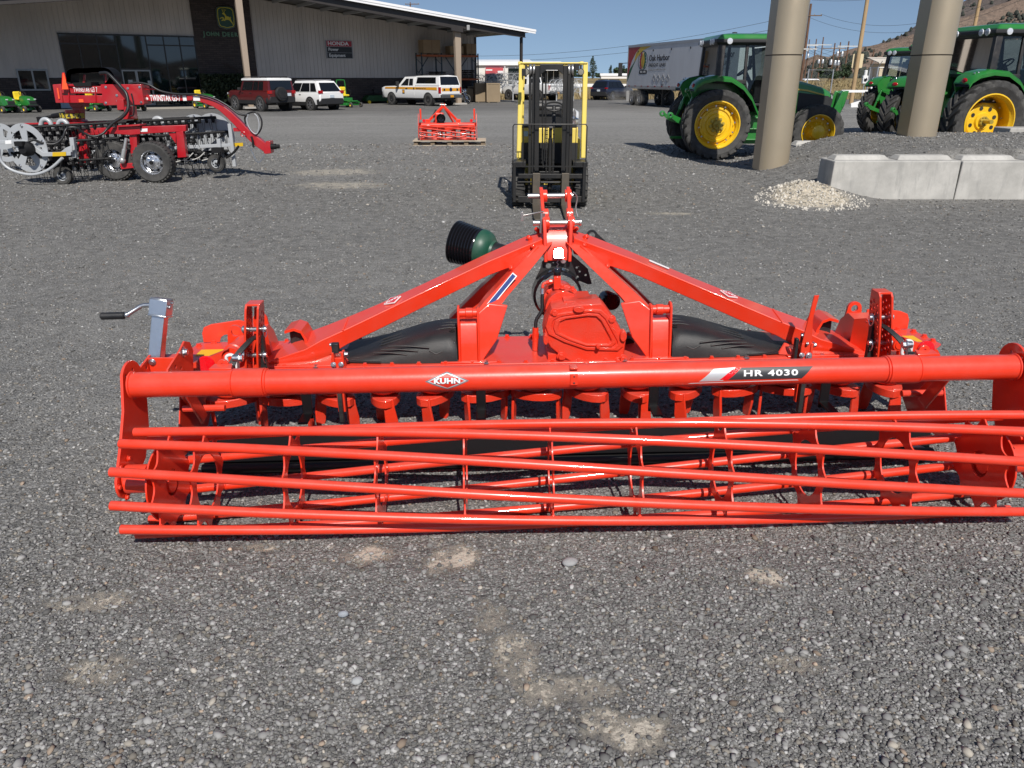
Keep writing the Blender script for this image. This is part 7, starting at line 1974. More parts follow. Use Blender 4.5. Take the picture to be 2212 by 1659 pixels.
    for s in (-1, 1):
        b.bar((-.02, s * hwb, Z0 - .05), (.02, s * hwt, Z1), .16, .12, (0, 1, 0)); b.bar((.62, s * hwb, Z0 - .3), (.62, s * hwt, Z1), .07, .07, (0, 1, 0)); b.bar((1.38, s * (hwb - .12), 1.30), (1.20, s * (hwt - .04), Z1), .06, .07, (0, 1, 0))
        b.bar((-.02, s * hwt, Z1 - .02), (1.2, s * hwt, Z1 - .02), .06, .07); b.bar((.62, s * hwb, 1.25), (1.38, s * (hwb - .1), 1.25), .05, .06); b.bar((-.05, s * hwb, Z0), (.66, s * hwb, Z0 - .02), .10, .10); b.bar((.62, s * hwb, 1.82), (.80, s * hwb, 1.30), .04, .05, (0, 1, 0))
    b.bar((-.03, -hwb, Z0), (-.03, hwb, Z0), .07, .08); b.bar((-.0, -hwt, Z1 - .04), (-.0, hwt, Z1 - .04), .07, .08); b.bar((1.38, -hwb + .1, 1.28), (1.38, hwb - .1, 1.28), .07, .08)
    cabf = b.build("cab_frame", BLK, t, 30, bevel=.015)
    b = MB(); b.box((.62, 0, 1.25), (1.4, 1.5, .06)); b.box((.28, 0, 1.5), (.5, 1.0, .5)); b.build("cab_floor", TRIM, cabf, 0)
    b = MB()
    b.loft([[(x0, -hw_, z) , (x0, hw_, z), (x1, hw_, z), (x1, -hw_, z)] for x0, x1, hw_, z in ((-.06, 1.26, .82, 2.60), (-.12, 1.36, .86, 2.66), (-.11, 1.36, .86, 2.72), (-.02, 1.30, .80, 2.80), (.2, 1.1, .6, 2.83))])
    rf = b.build("cab_roof", JG, t, 30, bevel=.03)
    b = MB(); b.loft([[(x0, -hw_, z) , (x0, hw_, z), (x1, hw_, z), (x1, -hw_, z)] for x0, x1, hw_, z in ((-.10, 1.34, .80, 2.575), (-.15, 1.38, .87, 2.62), (-.15, 1.385, .872, 2.685), (-.13, 1.38, .866, 2.70))]); b.lathe([(.07, 0), (.06, .05), (0, .06)], (.5, 0, 2.83), (0, 0, 1), 12); b.build("roof_liner", TRIM, rf, 30, bevel=.01)
    b = MB()
    for s in (-1, 1):
        for x, y in ((-.155, .62), (-.155, .42)): b.lathe([(.075, 0), (.07, .02), (0, .03)], (x, s * y, 2.65), (-1, 0, 0), 14)
        b.lathe([(.07, 0), (.065, .015), (0, .02)], (.16, s * .872, 2.65), (0, s, 0), 14); b.lathe([(.07, 0), (.065, .015), (0, .02)], (1.385, s * .6, 2.65), (1, 0, 0), 14)
    b.build("work_light", HEADL, rf, 40)
    for s in (-1, 1):
        b = MB(); b.quad((.03, s * hwb, Z0 + .03), (.60, s * hwb, Z0), (.60, s * hwt, Z1 - .05), (.05, s * hwt, Z1 - .05)); b.build("quarter_glass", CABG, cabf, 0, fix=False)
        b = MB(); b.add([(.66, s * hwb, 1.30), (1.36, s * (hwb - .11), 1.30), (1.20, s * (hwt - .03), Z1 - .05), (.65, s * hwt, Z1 - .05)], [(0, 1, 2, 3)]); b.build("door_glass", CABG, cabf, 0, fix=False)
        b = MB(); b.bar((1.25, s * .82, 2.3), (1.3, s * 1.05, 2.32), .03, .03); b.box((1.3, s * 1.12, 2.22), (.05, .2, .34)); b.build("mirror", TRIM, cabf, 0, bevel=.01)
    b = MB(); b.quad((-.055, -hwb + .08, Z0 + .04), (-.055, hwb - .08, Z0 + .04), (-.03, hwt - .08, Z1 - .08), (-.03, -hwt + .08, Z1 - .08)); b.build("rear_glass", CABG, cabf, 0, fix=False)
    b = MB(); b.quad((1.39, -hwb + .15, 1.32), (1.39, hwb - .15, 1.32), (1.21, hwt - .08, Z1 - .08), (1.21, -hwt + .08, Z1 - .08)); b.build("windscreen", CABG, cabf, 0, fix=False)
    b = MB(); b.box((.35, 0, 1.62), (.5, .52, .14)); b.box((.12, 0, 1.98), (.13, .5, .62)); b.box((.12, 0, 2.35), (.10, .28, .16)); b.build("seat", BLK_MAT, cabf, 0, bevel=.05)
    b = MB(); c = Vector((.84, 0, 2.02)); u = Vector((.82, 0, .57)); 
    b.tube([c + u * .20 * math.cos(a) + Vector((0, .20, 0)) * math.sin(a) for a in [6.283 * j / 22 for j in range(22)]], .018, 7, closed=True); b.cyl(c, (1.12, 0, 1.55), .05, seg=10); b.box((1.15, 0, 1.55), (.25, .4, .5)); b.bar(c - u * .19, c + u * .19, .03, .02)
    b.build("steering_wheel", TRIM, cabf, 40)
    b = MB(); b.tube([(1.30, -.50, 1.35), (1.30, -.50, 2.35), (1.27, -.50, 2.48), (1.15, -.50, 2.60)] if False else [(1.45, -.62, 1.3), (1.45, -.62, 2.45), (1.42, -.62, 2.58)], .06, 12); b.lathe([(.08, 0), (.09, .05), (.09, .55), (.07, .6)], (1.45, -.62, 1.6), (0, 0, 1), 14); b.build("exhaust_stack", BLK_MAT, t, 40)
    # three point hitch
    b = MB()
    for s in (-1, 1):
        b.loft([[(x, s * y - .025, z - h), (x, s * y + .025, z - h), (x, s * y + .025, z + h), (x, s * y - .025, z + h)] for x, y, z, h in ((-.30, .36, .72, .05), (-.62, .42, .82, .06), (-.85, .46, .90, .07), (-.97, .48, .97, .05))])
        b.lathe([(.03, -.05), (.075, -.04), (.075, .04), (.03, .05)], (-1.03, s * .49, 1.0), (0, 1, 0), 14, closed=True)
        b.bar((-.70, s * .44, .86), (-.48, s * .42, 1.45), .05, .05, (0, 1, 0)); b.bar((-.48, s * .42, 1.45), (-.15, s * .36, 1.42), .07, .08, (0, 1, 0)); b.cyl((-.60, s * .43, 1.1), (-.53, s * .425, 1.30), .05, seg=10)
    b.bar((-.30, 0, 1.15), (-.52, 0, 1.52), .06, .06); b.lathe([(.02, -.05), (.06, -.04), (.06, .04), (.02, .05)], (-.54, 0, 1.56), (0, 1, 0), 12, closed=True); b.box((-.32, 0, 1.0), (.14, .5, .6)); b.box((-.55, 0, .45), (.7, .1, .06)); b.cyl((-.3, 0, .78), (-.55, 0, .78), .06, seg=12)
    b.build("hitch", JG, t, 35, bevel=.006)
    return t
ga = G(1539, 345)
tractor("green farm tractor partly behind the first bronze pillar, shown side on", (ga.x + .02, ga.y + .86 + .20, 0), R(1))
TD_ = V(2113, 270, 18.8); tractor("largest green tractor at the right picture edge, close behind the second bronze pillar", (TD_.x + .10, 19.9, gz(TD_.x, 19.9)), R(6), 1.07, .845, .66, .50, .26, .66, "6140M")
tractor("green tractor mostly hidden behind the second bronze pillar, its hitch arms sticking out", (12.05, 23.3, 0), R(34), 1.0, .80, .63, .42, .1, .66, "6120M")
tractor("farthest green tractor, its cab seen just left of the second bronze pillar", (13.45, 28.1, 0), R(25), 1.0, .80, .63, .42, .1, .66, "6120M")

# ------------------------------------------------------------------ forklift
FY_ = pm("forklift_yellow", (.80, .62, .12), .42, var=.06, dscale=4, dust=.16, bmp=.0005, bscale=40); FB_ = pm("mast_black_worn", (.012, .012, .012), .45, dust=.16, dscale=7, dcol=(.09, .075, .06), streak=(1, 1, .2), bmp=.001, bscale=50); FST = pm("worn_fork_steel", (.12, .105, .085), .5, .5, dust=.4, dscale=12, dcol=(.2, .14, .09))
c_f = crop(1950, 200, 2.369)
gf = G(1187, 452); FK = thing("forklift", "yellow forklift with tall black mast, facing the camera behind the orange harrow", "forklift", (gf.x, gf.y, 0), R(-.6))
def FX(cx): return (c_f(cx, 0)[0] - 1187) / (1763 / gf.y)      # crop pixel -> metres sideways
def FZ(cy): return (1500 - cy) / 696.0
b = MB()
for s, xs_ in ((-1, (FX(292), FX(322), FX(352), FX(395))), (1, (FX(612), FX(655), FX(685), FX(716)))):
    outer = xs_ if s < 0 else xs_[::-1]
    b.box(((outer[0] + outer[1]) / 2, .12, 1.06), (abs(outer[1] - outer[0]) - .004, .13, 1.92)); b.box(((outer[1] + outer[2]) / 2, .08, 1.05), (abs(outer[2] - outer[1]) - .004, .12, 1.93)); b.box(((outer[2] + outer[3]) / 2, .04, 1.04), (abs(outer[3] - outer[2]) - .003, .11, 1.95))
    b.box((outer[2], .03, 1.06), (.008, .14, 1.9))
b.plate([(FX(395), FZ(85)), (FX(612), FZ(85)), (FX(612), FZ(180)), (FX(595), FZ(170)), (FX(560), FZ(138)), (FX(455), FZ(138)), (FX(415), FZ(170)), (FX(395), FZ(190))], [], lambda u, v, w: (u, .0 + w, v), .07)
b.box((FX(500), .10, .50), (.30, .05, .10)); b.box((FX(500), .10, .20), (.30, .05, .12)); b.box((FX(245), .06, FZ(160)), (.06, .1, .10)); b.box((FX(735), .03, FZ(110)), (.07, .05, .09))
mast = b.build("mast", FB_, FK, 0, bevel=.004)
b = MB()
for x in (308, 340, 665, 697): b.lathe([(.0, -.017), (.07, -.017), (.075, -.01), (.075, .01), (.07, .017), (0, .017)], (FX(x), .06, FZ(138)), (1, 0, 0), 22)
b.build("chain_roller", STEEL, mast, 40)
b = MB()
for x in (470, 535):
    for k in range(34): b.box((FX(x), .05, .35 + k * .027), (.026 if k % 2 else .018, .012, .022))
b.tube(spline([(FX(420), .06, 1.9), (FX(425), .06, 1.4), (FX(432), .06, .8), (FX(440), .05, .6)], 5), .011, 7); b.tube(spline([(FX(450), .06, 1.95), (FX(455), .06, 1.4), (FX(450), .06, .7)], 5), .011, 7)
b.build("lift_chain", FB_, mast, 0)
b = MB(); b.cyl((FX(505), .10, .15), (FX(505), .10, 1.02), .034, seg=18); b.cyl((FX(505), .10, 1.0), (FX(505), .10, 1.16), .024, seg=14); b.cyl((FX(490), .08, 1.17), (FX(525), .08, 1.17), .03, seg=14); b.build("lift_cylinder", FB_, mast, 40)
# load backrest and carriage
b = MB()
x0, x1 = FX(146), FX(845); zt, zb = FZ(645), FZ(1410)
b.tube([(x0, -.10, zb + .05), (x0, -.10, zt - .03), (x0 + .02, -.10, zt), (x1 - .02, -.10, zt), (x1, -.10, zt - .03), (x1, -.10, zb + .05)], .0085, 7)
for x in (245, 742): b.cyl((FX(x), -.10, zt), (FX(x), -.10, FZ(1055)), .006, seg=6)
b.bar((x0, -.10, FZ(1055)), (x1, -.10, FZ(1055)), .012, .02)
for x in (345, 445, 540, 640): b.cyl((FX(x), -.10, FZ(1055)), (FX(x), -.10, FZ(1040)), .009, seg=6)
b.build("load_backrest", FB_, FK, 30)
b = MB()
for x in (160, 833): b.box((FX(x), -.09, (FZ(1010) + FZ(1415)) / 2), (.04, .05, FZ(1010) - FZ(1415)))
b.box((0, -.05, FZ(1155)), (FX(800) - FX(180), .05, .065)); b.box((0, -.05, FZ(1390)), (FX(805) - FX(185), .05, .09)); b.cyl((FX(190), -.06, FZ(1215)), (FX(800), -.06, FZ(1215)), .011, seg=8); b.cyl((FX(415), -.08, FZ(1215)), (FX(600), -.08, FZ(1215)), .018, seg=10)
for x0_, x1_ in ((155, 270), (725, 865)): b.box(((FX(x0_) + FX(x1_)) / 2, .12, FZ(1035)), (FX(x1_) - FX(x0_), .4, .07))
b.build("carriage", FB_, FK, 0, bevel=.006)
for s, xx, lx in ((-1, 372, -.0), (1, 652, 0)):
    b = MB(); x = FX(xx)
    b.loft([[(x - .055, -.14, z), (x + .055, -.14, z), (x + .055, -.095, z), (x - .055, -.095, z)] for z in (FZ(1120), .30, .10, .06)])
    b.loft([[(x - w, y, .045), (x + w, y, .045), (x + w, y, .045 + h), (x - w, y, .045 + h)] for y, w, h in ((-.095, .055, .045), (-.5, .055, .038), (-1.0, .055, .026), (-1.16, .048, .014), (-1.20, .035, .010))])
    b.build("fork", FST, FK, 0, bevel=.004)
# body: cowl, guard, counterweight, wheels
b = MB(); b.box((0, .62, FZ(805)), (FX(808) - FX(236), .10, FZ(712) - FZ(900))); b.box((0, .70, FZ(706)), (FX(808) - FX(236), .22, .02))
for xa, xb in ((240, 300), (745, 800)): b.prism([(FX(xa), .575, FZ(885)), (FX(xb), .575, FZ(885)), (FX(xb), .575, FZ(930)), (FX((xa + xb) / 2 + 12), .575, FZ(950)), (FX((xa + xb) / 2 - 12), .575, FZ(950)), (FX(xa), .575, FZ(930))], (0, .08, 0))
b.box((0, 1.45, .62), (.98, 1.5, .70)); b.loft([[(x * k, y, z) for x, z in ((-.50, .30), (.50, .30), (.50, 1.0), (-.50, 1.0))] for y, k in ((1.85, 1.0), (2.2, .98), (2.36, .85))])
b.build("body", FY_, FK, 0, bevel=.02)
b = MB(); b.box((0, .60, FZ(960)), (.86, .3, .30)); b.box((0, .72, FZ(700) + .006), (.84, .26, .03)); b.box((0, .9, .50), (.5, .5, .3)); b.build("inner_cowl", TRIM, FK, 0)
b = MB(); b.box((FX(268), .565, FZ(765)), (FX(292) - FX(246), .004, .075)); b.build("safety_decal", pm("decal_pale_blue", (.45, .62, .72), .5), FK, 0)
b = MB()
def guard_post(xt, xb_, z0, y0, y1, w=.070, d=.10):
    b.loft([[(x - w / 2, y, z), (x + w / 2, y, z), (x + w / 2, y + d, z), (x - w / 2, y + d, z)] for x, y, z in ((xb_, y0, z0), (lerp(xb_, xt, .5), lerp(y0, y1, .5), lerp(z0, FZ(62), .5)), (xt, y1, FZ(62)))])
guard_post(FX(224), FX(200), FZ(1000), .30, .48); guard_post(FX(841), FX(838), FZ(1000), .30, .48)
for s in (-1, 1): guard_post(s * .40, s * .42, .9, 1.95, 1.85, .05, .09)
b.prism([(FX(212), .46, FZ(62)), (FX(858), .46, FZ(62)), (FX(858), .46, FZ(78)), (FX(212), .46, FZ(78))], (0, .06, 0))
for s in (-1, 1): b.box((s * .455, 1.22, FZ(72)), (.06, 1.5, .05))
b.box((0, 1.94, FZ(72)), (.94, .06, .05))
for k in range(6): b.box((0, .72 + .2 * k, FZ(70)), (.88, .03, .025))
b.build("overhead_guard", FY_, FK, 25, bevel=.012)
b = MB()
for x in (267, 792): b.lathe([(.03, .06), (.045, .05), (.05, -.02), (.046, -.03)], (FX(x), .40, FZ(155)), (0, 1, 0), 18); b.box((FX(x), .43, FZ(105)), (.03, .03, .05))
wl_ = b.build("work_light", TRIM, FK, 40)
b = MB()
for x in (267, 792): b.lathe([(.040, 0), (.0, -.006)], (FX(x), .369, FZ(155)), (0, 1, 0), 18)
b.build("lamp_lens", pm("lamp_lens_dim", (.25, .24, .2), .15), wl_, 40)
b = MB(); b.box((0, 1.30, 1.08), (.5, .5, .14)); b.box((0, 1.55, 1.25), (.48, .14, .38)); b.box((-.12, 1.50, 1.42), (.16, .1, .12)); b.build("seat", BLK_MAT, FK, 0, bevel=.05)
b = MB(); c = Vector((FX(555), .86, 1.44)); b.tube([c + Vector((.14 * math.cos(a), .10 * math.sin(a), .06 * math.sin(a))) for a in [6.283 * j / 22 for j in range(22)]], .014, 7, closed=True); b.cyl(c, (FX(555), .74, 1.1), .03, seg=10); b.bar(c - Vector((.13, 0, 0)), c + Vector((.13, 0, 0)), .02, .02); b.build("steering_wheel", TRIM, FK, 40)
b = MB(); b.lathe([(0, -.36), (.10, -.34), (.14, -.26), (.15, -.15), (.15, .28), (.10, .36), (0, .37)], (.18, 2.05, 1.22), (1, 0, 0), 22); b.build("gas_tank", pm("tank_white_steel", (.72, .73, .74), .3, .3), FK, 40)
b = MB(); b.lathe([(0, 0), (.075, .0), (.085, .02), (.0, .06)], (FX(760), .95, FZ(640)), (0, 0, 1), 16); b.prism([(FX(738), .98, FZ(680)), (FX(785), .98, FZ(680)), (FX(788), .98, FZ(560)), (FX(768), .98, FZ(520)), (FX(748), .98, FZ(575))], (0, .03, 0)); b.build("side_mirror", CHROME, FK, 40)
for s in (-1, 1):
    b = MB(); x = s * .475
    b.lathe([(.16, -.09), (.30, -.10), (.335, -.08), (.335, .08), (.30, .10), (.16, .09)], (x, .35, .335), (1, 0, 0), 30, closed=True)
    for k in range(20):
        a = 6.283 * k / 20
        b.bar((x - .10, .35 + .335 * math.cos(a), .335 + .335 * math.sin(a)), (x + .10, .35 + .335 * math.cos(a + .1), .335 + .335 * math.sin(a + .1)), .035, .024, (0, math.cos(a), math.sin(a)))
    w_ = b.build("wheel", RUB, FK, 35); b = MB(); b.lathe([(.16, s * .08), (.15, s * .02), (.06, s * .03), (0, s * .05)], (x, .35, .335), (1, 0, 0), 20, caps=False); b.build("rim", FY_, w_, 40)
    b = MB(); b.lathe([(.12, -.08), (.25, -.085), (.27, -.06), (.27, .06), (.25, .085), (.12, .08)], (s * .40, 1.80, .27), (1, 0, 0), 26, closed=True); b.build("wheel", RUB, FK, 40)
# ------------------------------------------------------------------ red hay rake on the left
RKR = pm("rake_red_paint", (.42, .008, .016), .34, var=.06, dscale=3, coat=.5, dust=.12); RKG = pm("rake_grey_paint", (.42, .44, .46), .42, .1, dust=.12, dscale=4); RKB = pm("rake_black_paint", (.010, .010, .011), .6, spec=.25); TINE = pm("tine_steel", (.06, .055, .05), .45, .5)
c_a = crop(0, 0, 2.0109)
Y0 = 14.9
RA = thing("basket_rake", "red and grey hay rake with black tine bars and a long curved drawbar", "hay rake", (V(334, 397, Y0).x, Y0, 0))
def A(x, y, dY=0.0):                      # crop point on the plane Y0 + dY, in the rake's own space
    p = V(*c_a(x, y), Y0 + dY); return Vector((p.x - RA.location.x, dY, p.z))
def pxm(dY=0): return 1763 / (Y0 + dY) * 3.666      # crop pixels per metre
def flat(b, pts, dY, th):
    P = [A(x, y, dY) for x, y in pts]; b.prism(P, (0, th, 0)); return b
def a_wheel(x, y, dY, r_, w, rim=ALLOY, name="wheel"):
    c = A(x, y, dY); c.z = r_ if abs(c.z - r_) < .14 else c.z
    b = MB(); b.lathe([(r_ * .58, -w * .5), (r_ * .9, -w * .55), (r_ * .98, -w * .42), (r_, 0), (r_ * .98, w * .42), (r_ * .9, w * .55), (r_ * .58, w * .5)], c, (0, 1, 0), 34, closed=True)
    for k in range(34):
        a = 6.283 * k / 34
        for s in (-1, 1): b.box(c + Vector((r_ * .975 * math.cos(a + s * .05), s * w * .34, r_ * .975 * math.sin(a + s * .05))), (.035, w * .28, .022), Matrix.Rotation(-a + math.pi / 2, 3, 'Y'))
    wh = b.build(name, RUB, RA, 40)
    b = MB(); b.lathe([(r_ * .60, -w * .48), (r_ * .62, -w * .5), (r_ * .55, -w * .42), (r_ * .50, -w * .12), (r_ * .40, -w * .02), (r_ * .36, -w * .22), (r_ * .20, -w * .30), (r_ * .13, -w * .32), (r_ * .12, -w * .46), (0, -w * .48)], c, (0, 1, 0), 30, caps=False)
    for k in range(8):
        a = 6.283 * k / 8; b.cyl(c + Vector((r_ * .28 * math.cos(a), -w * .24, r_ * .28 * math.sin(a))), c + Vector((r_ * .28 * math.cos(a), -w * .36, r_ * .28 * math.sin(a))), .012, seg=6)
    rm = b.build("rim", rim, wh, 40)
    b = MB()
    for k in range(8):
        a = 6.283 * (k + .5) / 8; q = c + Vector((r_ * .44 * math.cos(a), -w * .07, r_ * .44 * math.sin(a))); b.cyl(q, q - Vector((0, .008, 0)), r_ * .07, seg=10)
    b.lathe([(r_ * .535, -w * .30), (r_ * .49, -w * .10)], c, (0, 1, 0), 28, caps=False)  # black ring and discs stand for shade in the rim groove and holes
    b.cyl(c - Vector((0, w * .46, 0)), c - Vector((0, w * .56, 0)), r_ * .10, seg=14)
    b.build('hub_cap_and_shade', RKB, rm, 35); return wh
RIMC = pm("galvanised_rim", (.62, .63, .65), .25, .85)
a_wheel(1225, 1305, .0, .375, .24, RIMC); a_wheel(930, 1318, .35, .375, .24, RIMC)
a_wheel(497, 1370, -.25, .155, .11, RKG, "caster_wheel"); a_wheel(1716, 1290, .5, .155, .11, RKG, "caster_wheel")
# carrying frame
b = MB()
flat(b, [(545, 1022), (700, 1016), (1470, 990), (1472, 1040), (1110, 1062), (1108, 1050), (640, 1075), (600, 1075), (575, 1100), (548, 1092)], .25, .12)
flat(b, [(605, 1072), (672, 1068), (708, 1295), (632, 1300)], .24, .11); flat(b, [(1392, 1046), (1448, 1040), (1476, 1245), (1406, 1250)], .24, .11); flat(b, [(1330, 1050), (1392, 1050), (1392, 1140)], .28, .02)
flat(b, [(1022, 1060), (1080, 1060), (1092, 1310), (1040, 1300)], .26, .12); flat(b, [(948, 1295), (1062, 1290), (1062, 1330), (958, 1342)], .18, .12)
flat(b, [(925, 1008), (1105, 998), (1112, 1062), (1030, 1070), (925, 1062)], .21, .03)
flat(b, [(1105, 985), (1106, 998), (925, 1008), (925, 995)], .15, .3)
flat(b, [(705, 1008), (765, 1000), (755, 968), (740, 968)], .6, .05)
flat(b, [(185, 975), (680, 962), (840, 960), (840, 975), (190, 988)], 1.3, .1)
flat(b, [(985, 845), (1040, 845), (1050, 945), (975, 945)], .35, .22)
flat(b, [(575, 950), (640, 950), (650, 965), (570, 965)], 1.1, .25); flat(b, [(566, 815), (636, 815), (640, 960), (580, 960)], 1.15, .18); flat(b, [(540, 812), (655, 812), (650, 850), (560, 850)], 1.1, .28)
b.build("carrying_frame", RKR, RA, 30, bevel=.008)
# upper boom
b = MB()
flat(b, [(415, 670), (480, 665), (500, 815), (440, 815)], .72, .5)
flat(b, [(480, 684), (820, 682), (820, 742), (484, 740)], .74, .14); flat(b, [(484, 755), (820, 755), (820, 818), (488, 815)], .74, .14); flat(b, [(420, 668), (820, 664), (820, 684), (420, 684)], 1.0, .14)
for x in (535, 745): flat(b, [(x, 684), (x + 10, 684), (x + 16, 816), (x + 6, 816)], .72, .05)
flat(b, [(795, 672), (800, 668), (1118, 668), (1128, 735), (1142, 820), (1135, 830), (825, 836), (818, 825)], .56, .34)
flat(b, [(922, 790), (975, 786), (985, 870), (928, 872)], .45, .10)
flat(b, [(1140, 752), (1360, 752), (1500, 756), (1500, 797), (1145, 800)], .70, .13)
flat(b, [(1125, 694), (1240, 700), (1240, 712), (1128, 712)], .72, .06)
pts_t = [(1500, 756), (1570, 762), (1640, 778), (1710, 806), (1770, 840), (1830, 888), (1890, 945), (1950, 1010), (2010, 1062), (2060, 1102), (2120, 1150)]
pts_b = [(1500, 797), (1555, 803), (1620, 818), (1680, 842), (1735, 875), (1790, 925), (1850, 985), (1910, 1050), (1965, 1105), (2020, 1155), (2095, 1205)]
P1 = [A(x, y, .70) for x, y in pts_t]; P2 = [A(x, y, .70) for x, y in pts_b]
b.loft([[p, q, q + Vector((0, .13, 0)), p + Vector((0, .13, 0))] for p, q in zip(P1, P2)])
flat(b, [(1845, 1013), (1945, 1010), (1975, 1042), (1848, 1042)], .72, .08); flat(b, [(2105, 1118), (2138, 1118), (2146, 1215), (2095, 1220), (2085, 1200)], .66, .22); flat(b, [(1478, 757), (1520, 757), (1528, 775), (1520, 795), (1480, 797)], .67, .03)
flat(b, [(660, 590), (672, 590), (672, 672), (650, 672)], .8, .04); flat(b, [(825, 575), (838, 575), (852, 668), (832, 668)], .8, .04)
boom = b.build("boom", RKR, RA, 30, bevel=.008)
b = MB()
for x, y in ((838, 690), (1105, 690), (838, 815), (1118, 810), (925, 755), (1012, 700), (932, 800), (1000, 735)): c = A(x, y, .56); b.bolt(c, (0, -1, 0), .016, .02)
b.build("boom_bolts", ZINC, boom, 30)
b = MB(); c = A(2146, 1160, .7); d = A(2212, 1160, .7); b.cyl(c, c.lerp(d, .6), .055, seg=16); b.cyl(c.lerp(d, .6), d, .04, seg=14); b.build("hitch_socket", RKB, boom, 40)
ln_ = (A(1145, 776, .69), A(1430, 776, .69))
text("lettering", "TWINSTAR G3-7", .15, WHITE, boom, frame(A(1188, 779, .694), (1, 0, .0), (0, 0, 1)), bold=.004, align='LEFT', squash=.53)
text("lettering", "TWINSTAR G3-7", .12, WHITE, boom, frame(A(582, 712, .735), (1, 0, 0), (0, 0, 1)), bold=.001, align='LEFT', squash=.52)
b = MB(); c = A(1160, 782, .695); b.sphere(c, .035, 12, 8, (1, .15, .7)); b.box(A(1462, 776, .694), (.07, .006, .10)); b.box(A(1556, 778, .694), (.13, .006, .09)); b.build("decal", WHITE, boom, 0)
b = MB(); flat(b, [(497, 580), (506, 580), (541, 706), (491, 708)], .66, .006); flat(b, [(449, 697), (460, 697), (474, 782), (462, 782)], .705, .006); flat(b, [(622, 785), (658, 785), (662, 810), (626, 810)], .73, .006); b.build("orange_marker", pm("fluorescent_orange", (.95, .11, .03), .5), boom, 0)
b = MB(); flat(b, [(492, 575), (510, 575), (545, 712), (487, 712)], .67, .004); b.build("marker_border", K_REFL, boom, 0)
# pivot posts with yellow scale
b = MB(); c0, c1 = A(602, 985, 1.2), A(602, 870, 1.2); b.cyl((c0.x, c0.y, c0.z), (c0.x, c0.y, c1.z), .15, seg=20); b.cyl((c0.x, c0.y, c0.z - .02), (c0.x, c0.y, c0.z + .05), .24, seg=20); b.build("pivot_post", RKR, RA, 40)
rows = []
for z in (A(602, 932, 1.2).z, A(602, 894, 1.2).z): rows.append([(c0.x + .26 * math.sin(a), c0.y - .26 * math.cos(a), z) for a in [R(-72 + 12 * k) for k in range(13)]])
b = MB(); b.sheet(rows); sc_ = b.build("scale_band", pm("scale_yellow", (.5, .38, .03), .5), RA, 40, fix=False)
for k, ch in enumerate("123456"):
    a = R(-52 + 20 * k); text("numeral", ch, .13, TINK, sc_, frame((c0.x + .263 * math.sin(a), c0.y - .263 * math.cos(a), lerp(rows[0][0][2], rows[1][0][2], .42)), (math.cos(a), math.sin(a), 0), (0, 0, 1)), bold=.003)
b = MB(); flat(b, [(1055, 922), (1088, 920), (1095, 970), (1062, 972)], .6, .02); flat(b, [(940, 925), (965, 922), (965, 935), (942, 938)], .7, .02); b.build("scale_plate", bpy.data.materials["scale_yellow"], RA, 0)
b = MB(); c, d = A(1000, 1095, .12), A(970, 1270, .12); b.cyl(c, c.lerp(d, .55), .028, seg=12); b.cyl(c.lerp(d, .5), d, .042, seg=14); b.sphere(d, .06, 10, 8); b.build("lift_ram", pm("ram_silver", (.6, .6, .6), .3, .6), RA, 40)
# baskets: two rotors with end discs, tine bars
def disc(cx, cy, dY, r_px, tilt=0, windows=True):
    c = A(cx, cy, dY); r_ = r_px / pxm(dY)
    b = MB(); n = 40
    outer = [(r_ * math.cos(6.283 * k / n), r_ * math.sin(6.283 * k / n)) for k in range(n)]
    holes = []
    if windows:
        for k in range(5):
            a0 = 90 + 36 + 72 * k; rr0, rr1 = r_ * .36, r_ * .74
            holes.append([(rr0 * math.cos(R(a0 - 14)), rr0 * math.sin(R(a0 - 14)))] + [(rr1 * math.cos(R(a)), rr1 * math.sin(R(a))) for a in (a0 - 22, a0 - 11, a0, a0 + 11, a0 + 22)] + [(rr0 * math.cos(R(a0 + 14)), rr0 * math.sin(R(a0 + 14)))])
    ax = Vector((math.sin(tilt), -math.cos(tilt), 0)); u = Vector((math.cos(tilt), math.sin(tilt), 0))
    b.plate(outer, holes, lambda p, q, w: c + u * p + Vector((0, 0, q)) + ax * w, .014)
    o = b.build("basket_disc", RKG, RA, 0)
    b = MB()
    for k in range(5): a = R(90 + 72 * k); b.bolt(c + u * r_ * .9 * math.cos(a) + Vector((0, 0, r_ * .9 * math.sin(a))) + ax * .014, ax, .02, .025)
    b.build("disc_bolts", CHROME, o, 30); return c, r_
cL, rL = disc(218, 1172, -.25, 192, R(-12)); cR, rR = disc(1700, 1080, 1.25, 178, R(-12), False)
cL2, rL2 = disc(30, 1130, 2.0, 150, R(-12)); cR2, rR2 = disc(1560, 1060, 3.3, 150, R(-12), False)
def tine_bar(c0, r0, c1, r1, ang, name="tine_bar", ntine=26, seed=1):
    rs = random.Random(seed); off = Vector((math.cos(ang), 0, math.sin(ang)))
    p0 = c0 + off * r0 * .86 + Vector((0, .05, 0)); p1 = c1 + off * r1 * .86 - Vector((0, .05, 0))
    b = MB(); b.tube([p0, p1], .026, 8)
    for k in range(ntine):
        q = p0.lerp(p1, (k + .5) / ntine)
        b.box(q + Vector((0, -.01, -.03)), (.05, .05, .07)); b.sphere(q + Vector((.0, -.04, -.015)), .013, 6, 4)
        b.lathe([(.022, -.02), (.03, -.01), (.03, .02), (.02, .03)], q + Vector((0, 0, -.08)), (0, 0, 1), 7)
        for s in (-.04, .05):
            j = rs.uniform(-.02, .02)
            b.tube([q + Vector((s, 0, -.08)), q + Vector((s + j, -.02, -.20)), q + Vector((s * 1.6 + j, .03, -.36)), q + Vector((s * 1.6 + j + .03, .05, -.44))], .0048, 4)
    return b.build(name, RKB if name == "tine_bar" else TINE, RA, 40, fix=False)
